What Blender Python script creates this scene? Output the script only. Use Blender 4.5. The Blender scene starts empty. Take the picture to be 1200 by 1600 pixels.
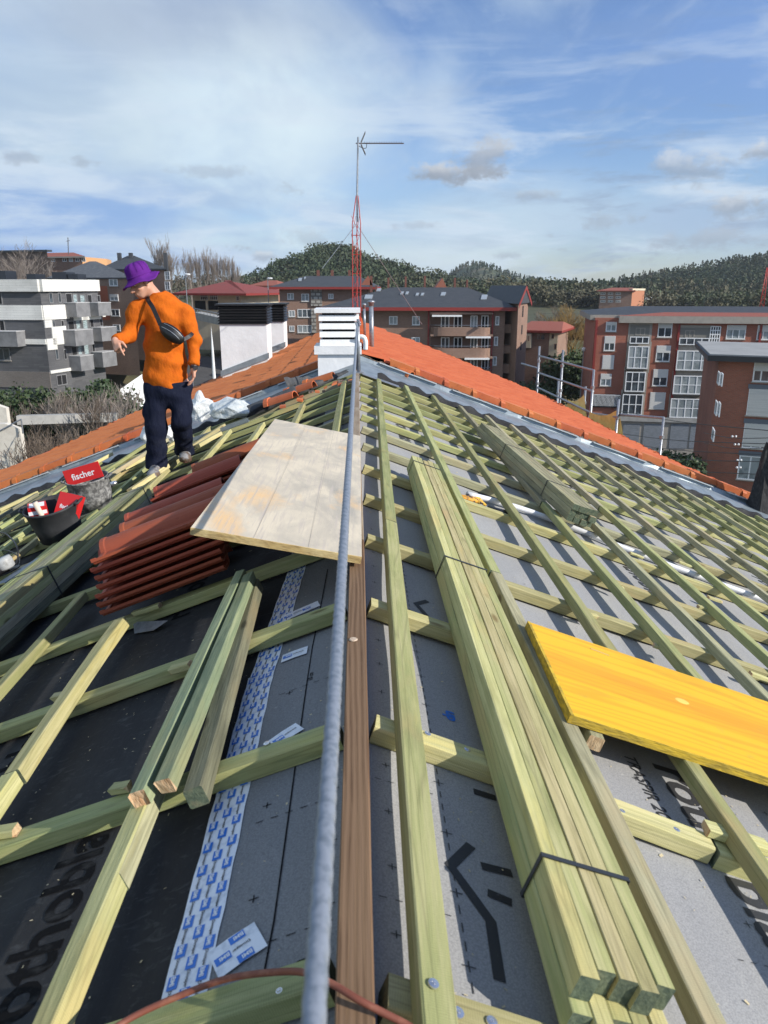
import bpy, math, random
import numpy as np
from mathutils import Vector, Matrix
R = math.radians
rnd = random.Random(7)
S = bpy.context.scene
COL = S.collection

# ------------------------------------------------------------------ camera
FPX = 1202.0
PITCH = math.atan(354 / FPX)
YAW = math.atan(43 / FPX * math.cos(PITCH))
CAMZ = 1.0
cam_d = bpy.data.cameras.new('camera')
cam = bpy.data.objects.new('camera', cam_d)
COL.objects.link(cam)
cam.location = (0, 0, CAMZ)
cam.rotation_euler = (R(90) - PITCH, 0, -YAW)
cam_d.sensor_fit = 'HORIZONTAL'
cam_d.lens = 26.0
cam_d.sensor_width = 26.0 * 1200 / FPX
cam_d.clip_start = 0.05
cam_d.clip_end = 6000
cam_d.dof.use_dof = True
cam_d.dof.focus_distance = 5.0
cam_d.dof.aperture_fstop = 7.5
S.camera = cam

# ------------------------------------------------------------------ world, sun, exposure
SUN_EL, SUN_AZ = 28.0, -27.0          # azimuth measured from +X towards +Y
sx = math.cos(R(SUN_EL)) * math.cos(R(SUN_AZ))
sy = math.cos(R(SUN_EL)) * math.sin(R(SUN_AZ))
sz = math.sin(R(SUN_EL))
SUNV = Vector((sx, sy, sz))
sun_d = bpy.data.lights.new('sun', 'SUN')
sun_d.energy = 5.0
sun_d.angle = R(0.5)
sun_d.color = (1.0, 0.94, 0.84)
sun = bpy.data.objects.new('sun', sun_d)
COL.objects.link(sun)
sun.rotation_euler = SUNV.to_track_quat('Z', 'Y').to_euler()
S.view_settings.view_transform = 'Standard'
S.view_settings.look = 'None'
S.view_settings.exposure = 0.16
S.view_settings.gamma = 1.0

def ray(x, y):
    """direction in the world of a point of the 1200 x 1600 photograph"""
    f = Vector((math.sin(YAW) * math.cos(PITCH), math.cos(YAW) * math.cos(PITCH), -math.sin(PITCH)))
    r = Vector((math.cos(YAW), -math.sin(YAW), 0))
    u = r.cross(f)
    return f + r * ((x - 600) / FPX) - u * ((y - 800) / FPX)

def make_world():
    w = bpy.data.worlds.new("World")
    S.world = w
    w.use_nodes = True
    nt = w.node_tree
    N, L = nt.nodes, nt.links
    N.clear()
    def math_(op, a, b=None, c=None, clamp=False):
        n = N.new('ShaderNodeMath'); n.operation = op; n.use_clamp = clamp
        for i, v in enumerate((a, b, c)):
            if v is None: continue
            if isinstance(v, (int, float)): n.inputs[i].default_value = v
            else: L.new(v, n.inputs[i])
        return n.outputs[0]
    def ramp(v, lo, hi):
        n = N.new('ShaderNodeMapRange'); n.interpolation_type = 'SMOOTHSTEP'
        L.new(v, n.inputs[0]); n.inputs[1].default_value = lo; n.inputs[2].default_value = hi
        return n.outputs[0]
    def mixc(f, a, b):
        n = N.new('ShaderNodeMix'); n.data_type = 'RGBA'
        L.new(f, n.inputs[0])
        for i, v in ((6, a), (7, b)):
            if isinstance(v, tuple): n.inputs[i].default_value = (*v, 1)
            else: L.new(v, n.inputs[i])
        return n.outputs[2]
    tc = N.new('ShaderNodeTexCoord')
    nrm = N.new('ShaderNodeVectorMath'); nrm.operation = 'NORMALIZE'
    L.new(tc.outputs['Generated'], nrm.inputs[0])
    D = nrm.outputs[0]
    sep = N.new('ShaderNodeSeparateXYZ'); L.new(D, sep.inputs[0])
    X, Y, Z = sep.outputs
    sky = N.new('ShaderNodeTexSky'); sky.sky_type = 'NISHITA'; sky.sun_disc = False
    sky.sun_elevation = R(SUN_EL)
    sky.sun_rotation = math.atan2(sx, sy)
    sky.air_density = 1.0; sky.dust_density = 0.4; sky.ozone_density = 3.0; sky.altitude = 50
    # clouds lie on a high flat layer: intersect the view direction with it
    zz = math_('ADD', math_('MAXIMUM', Z, 0.0), 0.10)
    cx, cy = math_('DIVIDE', X, zz), math_('DIVIDE', Y, zz)
    comb = N.new('ShaderNodeCombineXYZ'); L.new(cx, comb.inputs[0]); L.new(cy, comb.inputs[1])
    def noise(scale, detail, rough, sc=(1, 1, 1), rot=0.0, loc=(0, 0, 0), dist=0.0, src=None):
        mp = N.new('ShaderNodeMapping'); L.new(src or comb.outputs[0], mp.inputs[0])
        mp.inputs['Scale'].default_value = sc; mp.inputs['Rotation'].default_value = (0, 0, rot)
        mp.inputs['Location'].default_value = loc
        n = N.new('ShaderNodeTexNoise'); L.new(mp.outputs[0], n.inputs[0])
        n.inputs['Scale'].default_value = scale; n.inputs['Detail'].default_value = detail
        n.inputs['Roughness'].default_value = rough; n.inputs['Distortion'].default_value = dist
        return n.outputs[0]
    # large veil: more of it to the left and low, clear blue patch upper right
    az = math_('ARCTAN2', X, Y)
    el = math_('ARCSINE', Z)
    veil_n = noise(0.9, 7, 0.58, (1, 0.55, 1), R(25), (3.1, 1.7, 0), 0.6)
    side = math_('MULTIPLY', math_('SUBTRACT', 0.10, az), 0.55)
    veil = ramp(math_('ADD', veil_n, side), 0.36, 0.72)
    wisps = ramp(noise(1.7, 9, 0.68, (1, 0.25, 1), R(-35), (0.4, 5.2, 0), 1.2), 0.50, 0.74)
    veil = math_('MAXIMUM', veil, math_('MULTIPLY', wisps, 0.55))
    low = ramp(noise(2.6, 8, 0.6, (1, 0.42, 1), 0, (9.3, 2.0, 0), 0.3), 0.50, 0.66)
    # bands near the horizon
    bandv = N.new('ShaderNodeCombineXYZ'); L.new(math_('MULTIPLY', az, 3.0), bandv.inputs[0]); L.new(math_('MULTIPLY', el, 15.0), bandv.inputs[1])
    band = noise(1.35, 8, 0.6, src=bandv.outputs[0], loc=(2.2, 0.6, 0), dist=0.4)
    bmask = ramp(el, 0.34, 0.10)
    bands = math_('MULTIPLY', ramp(band, 0.47, 0.66), bmask)
    bsh = noise(2.3, 8, 0.6, src=bandv.outputs[0], loc=(7.2, 3.6, 0), dist=0.4)
    base = sky.outputs[0]
    tint = N.new('ShaderNodeMix'); tint.data_type = 'RGBA'; tint.blend_type = 'MULTIPLY'
    tint.inputs[0].default_value = 1.0
    L.new(base, tint.inputs[6]); tint.inputs[7].default_value = (1.0, 1.10, 1.36, 1)
    c = tint.outputs[2]
    vcol = mixc(ramp(noise(1.1, 6, 0.6, (1, 0.5, 1), R(10), (6.1, 3.3, 0), 0.5), 0.40, 0.66), (4.0, 5.3, 7.1), (6.5, 7.8, 8.6))
    c = mixc(math_('MULTIPLY', veil, 0.82), c, vcol)
    soft = noise(2.6, 7, 0.6, src=D, dist=.5)
    for (px, py, rx, ry, den, colr) in ((60, 325, 320, 48, .95, (2.2, 3.9, 7.2)), (0, 385, 200, 22, .85, (1.8, 3.4, 6.9)), (330, 405, 150, 26, .8, (1.8, 3.3, 6.7)), (1150, 60, 320, 90, .6, (2.1, 3.6, 7.0)), (480, 330, 160, 30, .45, (3.3, 5.0, 7.6)), (320, 40, 330, 60, .75, (3.7, 4.5, 5.9)), (90, 190, 190, 90, .5, (4.5, 5.6, 6.7)),
                                  (470, 190, 190, 120, .85, (7.4, 8.7, 9.2)), (690, 150, 60, 110, .55, (5.9, 7.2, 8.4)), (850, 330, 260, 60, .55, (6.0, 7.2, 8.2)), (700, 400, 200, 28, .6, (6.3, 7.3, 7.9)), (1080, 350, 220, 50, .6, (3.3, 4.5, 6.6)), (150, 378, 230, 8, .7, (5.4, 6.6, 8.0))):
        d = ray(px, py).normalized(); a0, e0 = math.atan2(d.x, d.y), math.asin(d.z)
        dx = math_('DIVIDE', math_('SUBTRACT', az, a0), rx / FPX); dy = math_('DIVIDE', math_('SUBTRACT', el, e0), ry / FPX)
        rr = math_('SQRT', math_('ADD', math_('MULTIPLY', dx, dx), math_('MULTIPLY', dy, dy)))
        v = math_('ADD', math_('SUBTRACT', 1.0, rr), math_('MULTIPLY', math_('SUBTRACT', soft, 0.5), 2.6))
        c = mixc(math_('MULTIPLY', ramp(v, -0.25, 1.0), den), c, colr)
    c = mixc(math_('MULTIPLY', math_('MULTIPLY', low, 0.40), ramp(el, 0.10, 0.25)), c, (4.6, 5.6, 7.2))
    c = mixc(math_('MULTIPLY', bands, 0.75), c, (6.4, 7.4, 8.5))
    c = mixc(math_('MULTIPLY', math_('MULTIPLY', ramp(bsh, 0.5, 0.66), bmask), math_('MULTIPLY', ramp(az, 0.0, 0.4), 0.75)), c, (2.5, 3.4, 5.0))
    # small cumulus with a lit top and a grey base, each at its own place in the sky
    pert = noise(11, 7, 0.62, src=D)
    pert2 = noise(34, 6, 0.65, (1, 1, 1.8), src=D)
    for (px, py, rx, ry, lit, den) in ((690, 272, 60, 17, .7, .95), (752, 245, 44, 26, .45, .8), (1075, 262, 75, 26, .9, .6),
                             (1150, 322, 62, 24, .9, .7), (456, 295, 24, 13, .1, .55), (876, 390, 22, 8, .0, .6), (862, 367, 22, 9, .0, .5),
                             (845, 306, 52, 10, .4, .5), (345, 386, 42, 14, 1.0, .95), (1190, 236, 30, 16, 1.0, .7), (320, 268, 60, 9, .1, .35),
                             (138, 253, 32, 8, .0, .45), (30, 246, 22, 8, .1, .45), (650, 352, 50, 9, .2, .4), (940, 346, 70, 18, .3, .5),
                             (475, 372, 40, 20, .4, .4), (790, 400, 22, 6, .1, .5), (412, 400, 22, 7, .9, .6), (1110, 375, 95, 18, .3, .6), (945, 408, 60, 8, .1, .55)):
        d = ray(px, py).normalized()
        a0, e0 = math.atan2(d.x, d.y), math.asin(d.z)
        dx = math_('DIVIDE', math_('SUBTRACT', az, a0), rx / FPX)
        dy = math_('DIVIDE', math_('SUBTRACT', el, e0), ry / FPX)
        r2 = math_('ADD', math_('MULTIPLY', dx, dx), math_('MULTIPLY', dy, dy))
        val = math_('ADD', math_('SUBTRACT', 1.0, math_('SQRT', r2)), math_('MULTIPLY', math_('SUBTRACT', pert, 0.5), 3.6))
        val = math_('ADD', val, math_('MULTIPLY', math_('SUBTRACT', pert2, 0.5), 3.0))
        m = math_('MULTIPLY', ramp(val, 0.0, 0.95), den)
        top = ramp(math_('ADD', dy, math_('MULTIPLY', math_('SUBTRACT', pert, 0.5), 3.0)), -0.2, 0.9)
        cc = mixc(math_('MULTIPLY', top, lit), (2.9, 3.35, 4.1), (7.4, 7.5, 7.6))
        c = mixc(m, c, cc)
    bg = N.new('ShaderNodeBackground'); bg.inputs[1].default_value = 0.097
    L.new(c, bg.inputs[0])
    out = N.new('ShaderNodeOutputWorld'); L.new(bg.outputs[0], out.inputs[0])
make_world()

# ------------------------------------------------------------------ pixel -> place
T = 0.37                                     # fall of both roof slopes
CP = Vector((0, 0, CAMZ))
def onR(x, y, z0=0.0, s=1):
    d = ray(x, y); k = (z0 - CAMZ) / (d.z + T * s * d.x); return CP + d * k
def onL(x, y, z0=0.0): return onR(x, y, z0, -1)
def atY(x, y, Y): d = ray(x, y); return CP + d * (Y / d.y)
def atZ(x, y, Z): d = ray(x, y); return CP + d * ((Z - CAMZ) / d.z)
def roofz(x): return -T * abs(x)

# ------------------------------------------------------------------ object helpers
WM = {}
def empty(name, loc, label, cat, group=None, kind=None, rotz=0):
    o = bpy.data.objects.new(name, None); COL.objects.link(o)
    o.empty_display_size = 0.2
    M = Matrix.Translation(Vector(loc)) @ Matrix.Rotation(rotz, 4, 'Z')
    o.matrix_basis = M; WM[o.name] = M
    tag(o, label, cat, group, kind)
    return o
def tag(o, label=None, cat=None, group=None, kind=None):
    if label: o['label'] = label
    if cat: o['category'] = cat
    if group: o['group'] = group
    if kind: o['kind'] = kind
    return o
def add(name, verts, faces, mat, parent=None, M=None, smooth=False, mats=None, fm=None):
    """one mesh object; verts are in the frame M (world when M is None)"""
    me = bpy.data.meshes.new(name)
    me.from_pydata([tuple(v) for v in verts], [], faces)
    for m in (mats or [mat]): me.materials.append(m)
    if fm is not None: me.polygons.foreach_set('material_index', fm)
    if smooth: me.polygons.foreach_set('use_smooth', [True] * len(me.polygons))
    me.validate(); me.update()
    o = bpy.data.objects.new(name, me); COL.objects.link(o)
    M = M or Matrix.Identity(4)
    if parent is not None:
        o.parent = parent
        o.matrix_basis = WM[parent.name].inverted() @ M
    else:
        if M == Matrix.Identity(4) and len(me.vertices):
            # put the origin at the base of the thing
            co = np.empty(len(me.vertices) * 3, 'f'); me.vertices.foreach_get('co', co); co = co.reshape(-1, 3)
            c = Vector((float((co[:, 0].min() + co[:, 0].max()) / 2), float((co[:, 1].min() + co[:, 1].max()) / 2), float(co[:, 2].min())))
            me.transform(Matrix.Translation(-c)); M = Matrix.Translation(c)
        o.matrix_basis = M
    WM[o.name] = M
    return o

class MB:
    def __init__(s): s.v, s.f, s.m = [], [], []
    def raw(s, vs, fs, mi=0):
        n = len(s.v); s.v += [Vector(v) for v in vs]; s.f += [[n + i for i in f] for f in fs]; s.m += [mi] * len(fs)
    def box(s, lo, hi, mi=0):
        x0, y0, z0 = lo; x1, y1, z1 = hi
        s.raw([(x0, y0, z0), (x1, y0, z0), (x1, y1, z0), (x0, y1, z0), (x0, y0, z1), (x1, y0, z1), (x1, y1, z1), (x0, y1, z1)],
              [(3, 2, 1, 0), (4, 5, 6, 7), (0, 1, 5, 4), (1, 2, 6, 5), (2, 3, 7, 6), (3, 0, 4, 7)], mi)
    def obox(s, O, a, b, c, mi=0):
        """box from corner O along the edge vectors a, b, c"""
        O, a, b, c = map(Vector, (O, a, b, c))
        if a.cross(b).dot(c) < 0: a, b = b, a
        s.raw([O, O + a, O + a + b, O + b, O + c, O + a + c, O + a + b + c, O + b + c],
              [(3, 2, 1, 0), (4, 5, 6, 7), (0, 1, 5, 4), (1, 2, 6, 5), (2, 3, 7, 6), (3, 0, 4, 7)], mi)
    def prism(s, poly, d, mi=0):
        poly = [Vector(p) for p in poly]; d = Vector(d); n = len(poly)
        s.raw(poly + [p + d for p in poly], [list(range(n))[::-1], list(range(n, 2 * n))] + [(i, (i + 1) % n, n + (i + 1) % n, n + i) for i in range(n)], mi)
    def tube(s, pts, r, seg=8, mi=0, cap=True):
        pts = [Vector(p) for p in pts]; n = len(pts)
        rs = r if isinstance(r, (list, tuple)) else [r] * n
        base = len(s.v); up = None
        for i, p in enumerate(pts):
            t = (pts[min(i + 1, n - 1)] - pts[max(i - 1, 0)]).normalized()
            if up is None:
                up = Vector((0, 0, 1)) if abs(t.z) < .9 else Vector((1, 0, 0))
            a = t.cross(up).normalized(); b = a.cross(t).normalized(); up = b
            for k in range(seg):
                an = 2 * math.pi * k / seg
                s.v.append(p + (a * math.cos(an) + b * math.sin(an)) * rs[i])
        for i in range(n - 1):
            for k in range(seg):
                k2 = (k + 1) % seg
                s.f.append([base + i * seg + k, base + i * seg + k2, base + (i + 1) * seg + k2, base + (i + 1) * seg + k]); s.m.append(mi)
        if cap:
            s.f.append([base + k for k in range(seg)][::-1]); s.m.append(mi)
            s.f.append([base + (n - 1) * seg + k for k in range(seg)]); s.m.append(mi)
    def lathe(s, prof, O=(0, 0, 0), seg=24, mi=0, ex=1.0):
        base = len(s.v); O = Vector(O)
        for (r, z) in prof:
            for k in range(seg):
                a = 2 * math.pi * k / seg
                s.v.append(O + Vector((r * math.cos(a) * ex, r * math.sin(a), z)))
        for i in range(len(prof) - 1):
            for k in range(seg):
                k2 = (k + 1) % seg
                s.f.append([base + i * seg + k, base + i * seg + k2, base + (i + 1) * seg + k2, base + (i + 1) * seg + k]); s.m.append(mi)
    def build(s, name, mat, parent=None, M=None, smooth=False):
        mats = mat if isinstance(mat, list) else [mat]
        return add(name, s.v, s.f, None, parent, M, smooth, mats, s.m)

# ------------------------------------------------------------------ materials
MATS = {}
def mat(name, col=(.5, .5, .5), rough=.7, noise=None, bump=None, metal=0.0, rand=0.0, spec=.5, detail=None, extra=None):
    """col base; noise=[(scale, stretch, colour2, lo, hi, detail)] mixed on; bump=(scale, stretch, strength, distance)"""
    if name in MATS: return MATS[name]
    m = bpy.data.materials.new(name); m.use_nodes = True
    nt = m.node_tree; N, L = nt.nodes, nt.links
    b = N['Principled BSDF']
    b.inputs['Roughness'].default_value = rough; b.inputs['Metallic'].default_value = metal
    b.inputs['Specular IOR Level'].default_value = spec
    tc = N.new('ShaderNodeTexCoord'); oi = N.new('ShaderNodeObjectInfo')
    off = N.new('ShaderNodeVectorMath'); off.operation = 'MULTIPLY_ADD'
    off.inputs[1].default_value = (37, 53, 71)
    rv = N.new('ShaderNodeCombineXYZ')
    for i in range(3): L.new(oi.outputs['Random'], rv.inputs[i])
    L.new(rv.outputs[0], off.inputs[0]); L.new(tc.outputs['Object'], off.inputs[2])
    def tex(scale, st, det=4, ro=.6, dist=0.0):
        mp = N.new('ShaderNodeMapping'); L.new(off.outputs[0], mp.inputs[0]); mp.inputs['Scale'].default_value = st
        n = N.new('ShaderNodeTexNoise'); n.inputs['Scale'].default_value = scale; n.inputs['Detail'].default_value = det
        n.inputs['Roughness'].default_value = ro; n.inputs['Distortion'].default_value = dist
        L.new(mp.outputs[0], n.inputs[0]); return n.outputs[0]
    rgb = N.new('ShaderNodeRGB'); rgb.outputs[0].default_value = (*col, 1); c = rgb.outputs[0]
    for nz in (noise or []):
        sc, st, c2, lo, hi = nz[:5]; det = nz[5] if len(nz) > 5 else 5
        mr = N.new('ShaderNodeMapRange'); L.new(tex(sc, st, det, dist=(nz[6] if len(nz) > 6 else 0)), mr.inputs[0]); mr.inputs[1].default_value = lo; mr.inputs[2].default_value = hi
        mx = N.new('ShaderNodeMix'); mx.data_type = 'RGBA'; L.new(mr.outputs[0], mx.inputs[0]); L.new(c, mx.inputs[6]); mx.inputs[7].default_value = (*c2, 1)
        c = mx.outputs[2]
    if rand:
        hs = N.new('ShaderNodeHueSaturation'); mr = N.new('ShaderNodeMapRange'); L.new(oi.outputs['Random'], mr.inputs[0])
        mr.inputs[3].default_value = 1 - rand; mr.inputs[4].default_value = 1 + rand
        L.new(mr.outputs[0], hs.inputs['Value']); L.new(c, hs.inputs['Color'])
        mul = N.new('ShaderNodeMath'); mul.operation = 'MULTIPLY'; L.new(oi.outputs['Random'], mul.inputs[0]); mul.inputs[1].default_value = 7.31
        fr = N.new('ShaderNodeMath'); fr.operation = 'FRACT'; L.new(mul.outputs[0], fr.inputs[0])
        mr2 = N.new('ShaderNodeMapRange'); L.new(fr.outputs[0], mr2.inputs[0]); mr2.inputs[3].default_value = .5 - rand * .07; mr2.inputs[4].default_value = .5 + rand * .07
        L.new(mr2.outputs[0], hs.inputs['Hue'])
        c = hs.outputs[0]
    if extra: c = extra(nt, c, off.outputs[0], b)
    L.new(c, b.inputs['Base Color'])
    if bump:
        bl = bump if isinstance(bump, list) else [bump]
        prev = None
        for (sc, st, strg, dist) in bl:
            bn = N.new('ShaderNodeBump'); L.new(tex(sc, st, 5), bn.inputs['Height'])
            bn.inputs['Strength'].default_value = strg; bn.inputs['Distance'].default_value = dist
            if prev: L.new(prev, bn.inputs['Normal'])
            prev = bn.outputs[0]
        L.new(prev, b.inputs['Normal'])
    MATS[name] = m
    return m

def bricks(c1, c2, mortar, sc=1.0, w=.25, h=.075, ms=.012, vec='xz'):
    def ex(nt, c, vecin, b):
        N, L = nt.nodes, nt.links
        geo = N.new('ShaderNodeNewGeometry'); sp = N.new('ShaderNodeSeparateXYZ'); L.new(geo.outputs['Position'], sp.inputs[0])
        sn = N.new('ShaderNodeSeparateXYZ'); L.new(geo.outputs['Normal'], sn.inputs[0])
        # run along the wall, whichever way it faces
        cmb = N.new('ShaderNodeCombineXYZ')
        a = N.new('ShaderNodeMath'); a.operation = 'MULTIPLY'; L.new(sp.outputs[0], a.inputs[0]); L.new(sn.outputs[1], a.inputs[1])
        a2 = N.new('ShaderNodeMath'); a2.operation = 'MULTIPLY'; L.new(sp.outputs[1], a2.inputs[0]); L.new(sn.outputs[0], a2.inputs[1])
        a3 = N.new('ShaderNodeMath'); a3.operation = 'SUBTRACT'; L.new(a2.outputs[0], a3.inputs[0]); L.new(a.outputs[0], a3.inputs[1])
        L.new(a3.outputs[0], cmb.inputs[0]); L.new(sp.outputs[2], cmb.inputs[1])
        br = N.new('ShaderNodeTexBrick'); L.new(cmb.outputs[0], br.inputs[0])
        br.inputs['Scale'].default_value = 1; br.inputs['Brick Width'].default_value = w; br.inputs['Row Height'].default_value = h
        br.inputs['Mortar Size'].default_value = ms; br.inputs['Mortar Smooth'].default_value = .3
        br.inputs[1].default_value = (*c1, 1); br.inputs[2].default_value = (*c2, 1); br.inputs[3].default_value = (*mortar, 1)
        n = N.new('ShaderNodeTexNoise'); n.inputs['Scale'].default_value = .35; n.inputs['Detail'].default_value = 6; L.new(geo.outputs['Position'], n.inputs[0])
        mr = N.new('ShaderNodeMapRange'); L.new(n.outputs[0], mr.inputs[0]); mr.inputs[1].default_value = .3; mr.inputs[2].default_value = .7; mr.inputs[3].default_value = .82; mr.inputs[4].default_value = 1.12
        mx = N.new('ShaderNodeVectorMath'); mx.operation = 'SCALE'; L.new(br.outputs[0], mx.inputs[0]); L.new(mr.outputs[0], mx.inputs['Scale'])
        return mx.outputs[0]
    return ex

ST = (.05, 1, 1)     # grain stretched along local X (timbers lie along their own X)
def greenwood(name, a, b, dark, rand=.22):
    def knots(nt, c, vec, b):
        N, L = nt.nodes, nt.links
        mp = N.new('ShaderNodeMapping'); L.new(vec, mp.inputs[0]); mp.inputs['Scale'].default_value = (.35, 1, 1)
        v = N.new('ShaderNodeTexVoronoi'); v.inputs['Scale'].default_value = 6.5; L.new(mp.outputs[0], v.inputs[0])
        mr = N.new('ShaderNodeMapRange'); L.new(v.outputs['Distance'], mr.inputs[0]); mr.inputs[1].default_value = .045; mr.inputs[2].default_value = .10; mr.inputs[3].default_value = .85; mr.inputs[4].default_value = 0
        mx = N.new('ShaderNodeMix'); mx.data_type = 'RGBA'; L.new(mr.outputs[0], mx.inputs[0]); L.new(c, mx.inputs[6]); mx.inputs[7].default_value = (dark[0] * .75, dark[1] * .6, dark[2] * .55, 1)
        # saw marks across and thin splits along the grain
        w = N.new('ShaderNodeTexWave'); w.bands_direction = 'X'; w.inputs['Scale'].default_value = 75; w.inputs['Distortion'].default_value = 5; w.inputs['Detail'].default_value = 3; L.new(vec, w.inputs[0])
        m2 = N.new('ShaderNodeMapRange'); L.new(w.outputs[0], m2.inputs[0]); m2.inputs[3].default_value = .91; m2.inputs[4].default_value = 1.07
        sc = N.new('ShaderNodeVectorMath'); sc.operation = 'SCALE'; L.new(mx.outputs[2], sc.inputs[0]); L.new(m2.outputs[0], sc.inputs['Scale'])
        mp2 = N.new('ShaderNodeMapping'); L.new(vec, mp2.inputs[0]); mp2.inputs['Scale'].default_value = (.03, 1, 1)
        v2 = N.new('ShaderNodeTexVoronoi'); v2.feature = 'DISTANCE_TO_EDGE'; v2.inputs['Scale'].default_value = 38; L.new(mp2.outputs[0], v2.inputs[0])
        m3 = N.new('ShaderNodeMapRange'); L.new(v2.outputs['Distance'], m3.inputs[0]); m3.inputs[1].default_value = .0; m3.inputs[2].default_value = .05; m3.inputs[3].default_value = .76; m3.inputs[4].default_value = 1
        s2 = N.new('ShaderNodeVectorMath'); s2.operation = 'SCALE'; L.new(sc.outputs[0], s2.inputs[0]); L.new(m3.outputs[0], s2.inputs['Scale'])
        return s2.outputs[0]
    return mat(name, a, .78, extra=knots, noise=[(60, (.06, 1, 1), b, .40, .62, 6), (7, (.25, 1, 1), dark, .54, .78, 6), (22, (.12, 1, 1), (a[0] * 1.25, a[1] * 1.15, a[2] * .95), .55, .75, 4), (260, (.02, 1, 1), dark, .60, .85, 2), (3.5, (.5, 1, 1), (b[0] * 1.02, b[1] * .88, b[2] * .8), .55, .72, 4)],
               bump=[(160, (.04, 1, 1), .45, .003), (18, (.3, 1, 1), .35, .008)], rand=rand, spec=.2)
M_gw = greenwood('treated_wood_green', (.300, .318, .138), (.39, .385, .185), (.17, .185, .078))
M_gw2 = greenwood('treated_wood_yellow', (.435, .405, .19), (.54, .495, .255), (.27, .245, .11))
M_gw3 = greenwood('weathered_wood_grey', (.30, .285, .18), (.40, .375, .24), (.18, .17, .11))
M_dk = greenwood('charcoal_wood', (.050, .060, .060), (.10, .11, .105), (.03, .035, .035), .1)
M_end = mat('sawn_end_grain', (.12, .15, .095), .85, [(90, (1, 1, 1), (.055, .08, .055), .4, .65, 5), (14, (1, 1, 1), (.24, .22, .13), .55, .75, 4)], [(120, (1, 1, 1), .6, .004)], rand=.15)
M_endp = mat('split_end_grain', (.60, .44, .27), .85, [(60, (1, 1, .3), (.42, .24, .12), .4, .65, 5)], [(70, (1, 1, .3), .9, .01)], rand=.1)
def rings(nt, c, vec, b):
    N, L = nt.nodes, nt.links
    mp = N.new('ShaderNodeMapping'); L.new(vec, mp.inputs[0]); mp.inputs['Scale'].default_value = (.09, 1, 1)
    w = N.new('ShaderNodeTexWave'); w.wave_type = 'BANDS'; w.bands_direction = 'Y'; L.new(mp.outputs[0], w.inputs[0])
    w.inputs['Scale'].default_value = 26; w.inputs['Distortion'].default_value = 13; w.inputs['Detail'].default_value = 3; w.inputs['Detail Scale'].default_value = .35
    mx = N.new('ShaderNodeMix'); mx.data_type = 'RGBA'; L.new(w.outputs[0], mx.inputs[0]); L.new(c, mx.inputs[6])
    mx.inputs[7].default_value = (.225, .140, .082, 1)
    return mx.outputs[2]
M_ridge = mat('brown_ridge_wood', (.150, .088, .048), .75, [(9, (.12, 1, 1), (.20, .125, .070), .45, .7, 5), (60, (.05, 1, 1), (.085, .046, .025), .5, .7, 4), (6, (.3, 1, 1), (.10, .055, .03), .52, .7, 5)], [(140, (.03, 1, 1), .5, .003)], extra=rings, spec=.25)
M_ridge2 = mat('brown_ridge_wood_old', (.24, .17, .11), .85, [(14, (.12, 1, 1), (.36, .30, .22), .4, .66, 5)], [(60, (.1, 1, 1), .5, .004)])
def weave(nt, c, vec, b):
    N, L = nt.nodes, nt.links
    v = N.new('ShaderNodeTexVoronoi'); v.inputs['Scale'].default_value = 260; L.new(vec, v.inputs[0])
    mr = N.new('ShaderNodeMapRange'); L.new(v.outputs['Distance'], mr.inputs[0]); mr.inputs[1].default_value = .1; mr.inputs[2].default_value = .7; mr.inputs[3].default_value = 1.12; mr.inputs[4].default_value = .84
    mx = N.new('ShaderNodeVectorMath'); mx.operation = 'SCALE'; L.new(c, mx.inputs[0]); L.new(mr.outputs[0], mx.inputs['Scale'])
    return mx.outputs[0]
M_memg = mat('grey_membrane', (.335, .335, .335), .8, [(3.0, (1, .5, 1), (.41, .41, .40), .45, .75, 6), (160, (1, 1, 1), (.28, .28, .285), .5, .75, 3), (45, (1, 1, 1), (.50, .49, .47), .68, .80, 3)],
              [(5, (1, .35, 1), .35, .02), (300, (1, 1, 1), .15, .001)], extra=weave, spec=.3)
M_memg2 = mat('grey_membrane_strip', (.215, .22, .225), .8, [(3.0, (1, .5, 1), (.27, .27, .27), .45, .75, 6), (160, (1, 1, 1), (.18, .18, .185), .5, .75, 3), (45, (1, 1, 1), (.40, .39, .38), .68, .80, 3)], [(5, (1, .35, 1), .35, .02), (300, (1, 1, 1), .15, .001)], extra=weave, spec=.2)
M_memb = mat('black_membrane', (.028, .028, .030), .8, [(4, (1, .6, 1), (.045, .046, .048), .48, .72, 7), (34, (.35, 1, 1), (.085, .086, .086), .56, .80, 8, 1.5), (130, (1, 1, 1), (.07, .07, .07), .64, .78, 3)],
              [(5, (1, .4, 1), .5, .02), (200, (1, 1, 1), .25, .001)], spec=.22)
M_ink = mat('black_print', (.030, .031, .034), .6, [(90, (1, 1, 1), (.12, .12, .13), .66, .76, 3)])
M_inkb = mat('dark_print', (.009, .009, .010), .9, [(30, (.35, 1, 1), (.05, .05, .05), .52, .76, 7), (60, (1, 1, 1), (.03, .03, .03), .60, .8, 4)], spec=.08)
M_blue = mat('blue_print', (.02, .17, .62), .4)
M_white = mat('white_print', (.80, .82, .85), .5)
M_tape = mat('white_tape', (.78, .82, .88), .38, [(30, (1, 1, 1), (.50, .55, .62), .5, .7, 4)], [(14, (1, .4, 1), .4, .004)])
M_zinc = mat('zinc_sheet', (.30, .35, .38), .42, [(5, (1, 1, 1), (.20, .24, .27), .4, .65, 6), (60, (1, 1, 1), (.42, .46, .48), .6, .8, 4)], [(3, (1, .3, 1), .3, .02)], metal=.35)
M_galv = mat('galvanised_steel', (.36, .38, .41), .38, [(30, (1, 1, 1), (.24, .26, .29), .4, .65, 4)], [(90, (1, 1, 1), .2, .001)], metal=.6)
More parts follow.
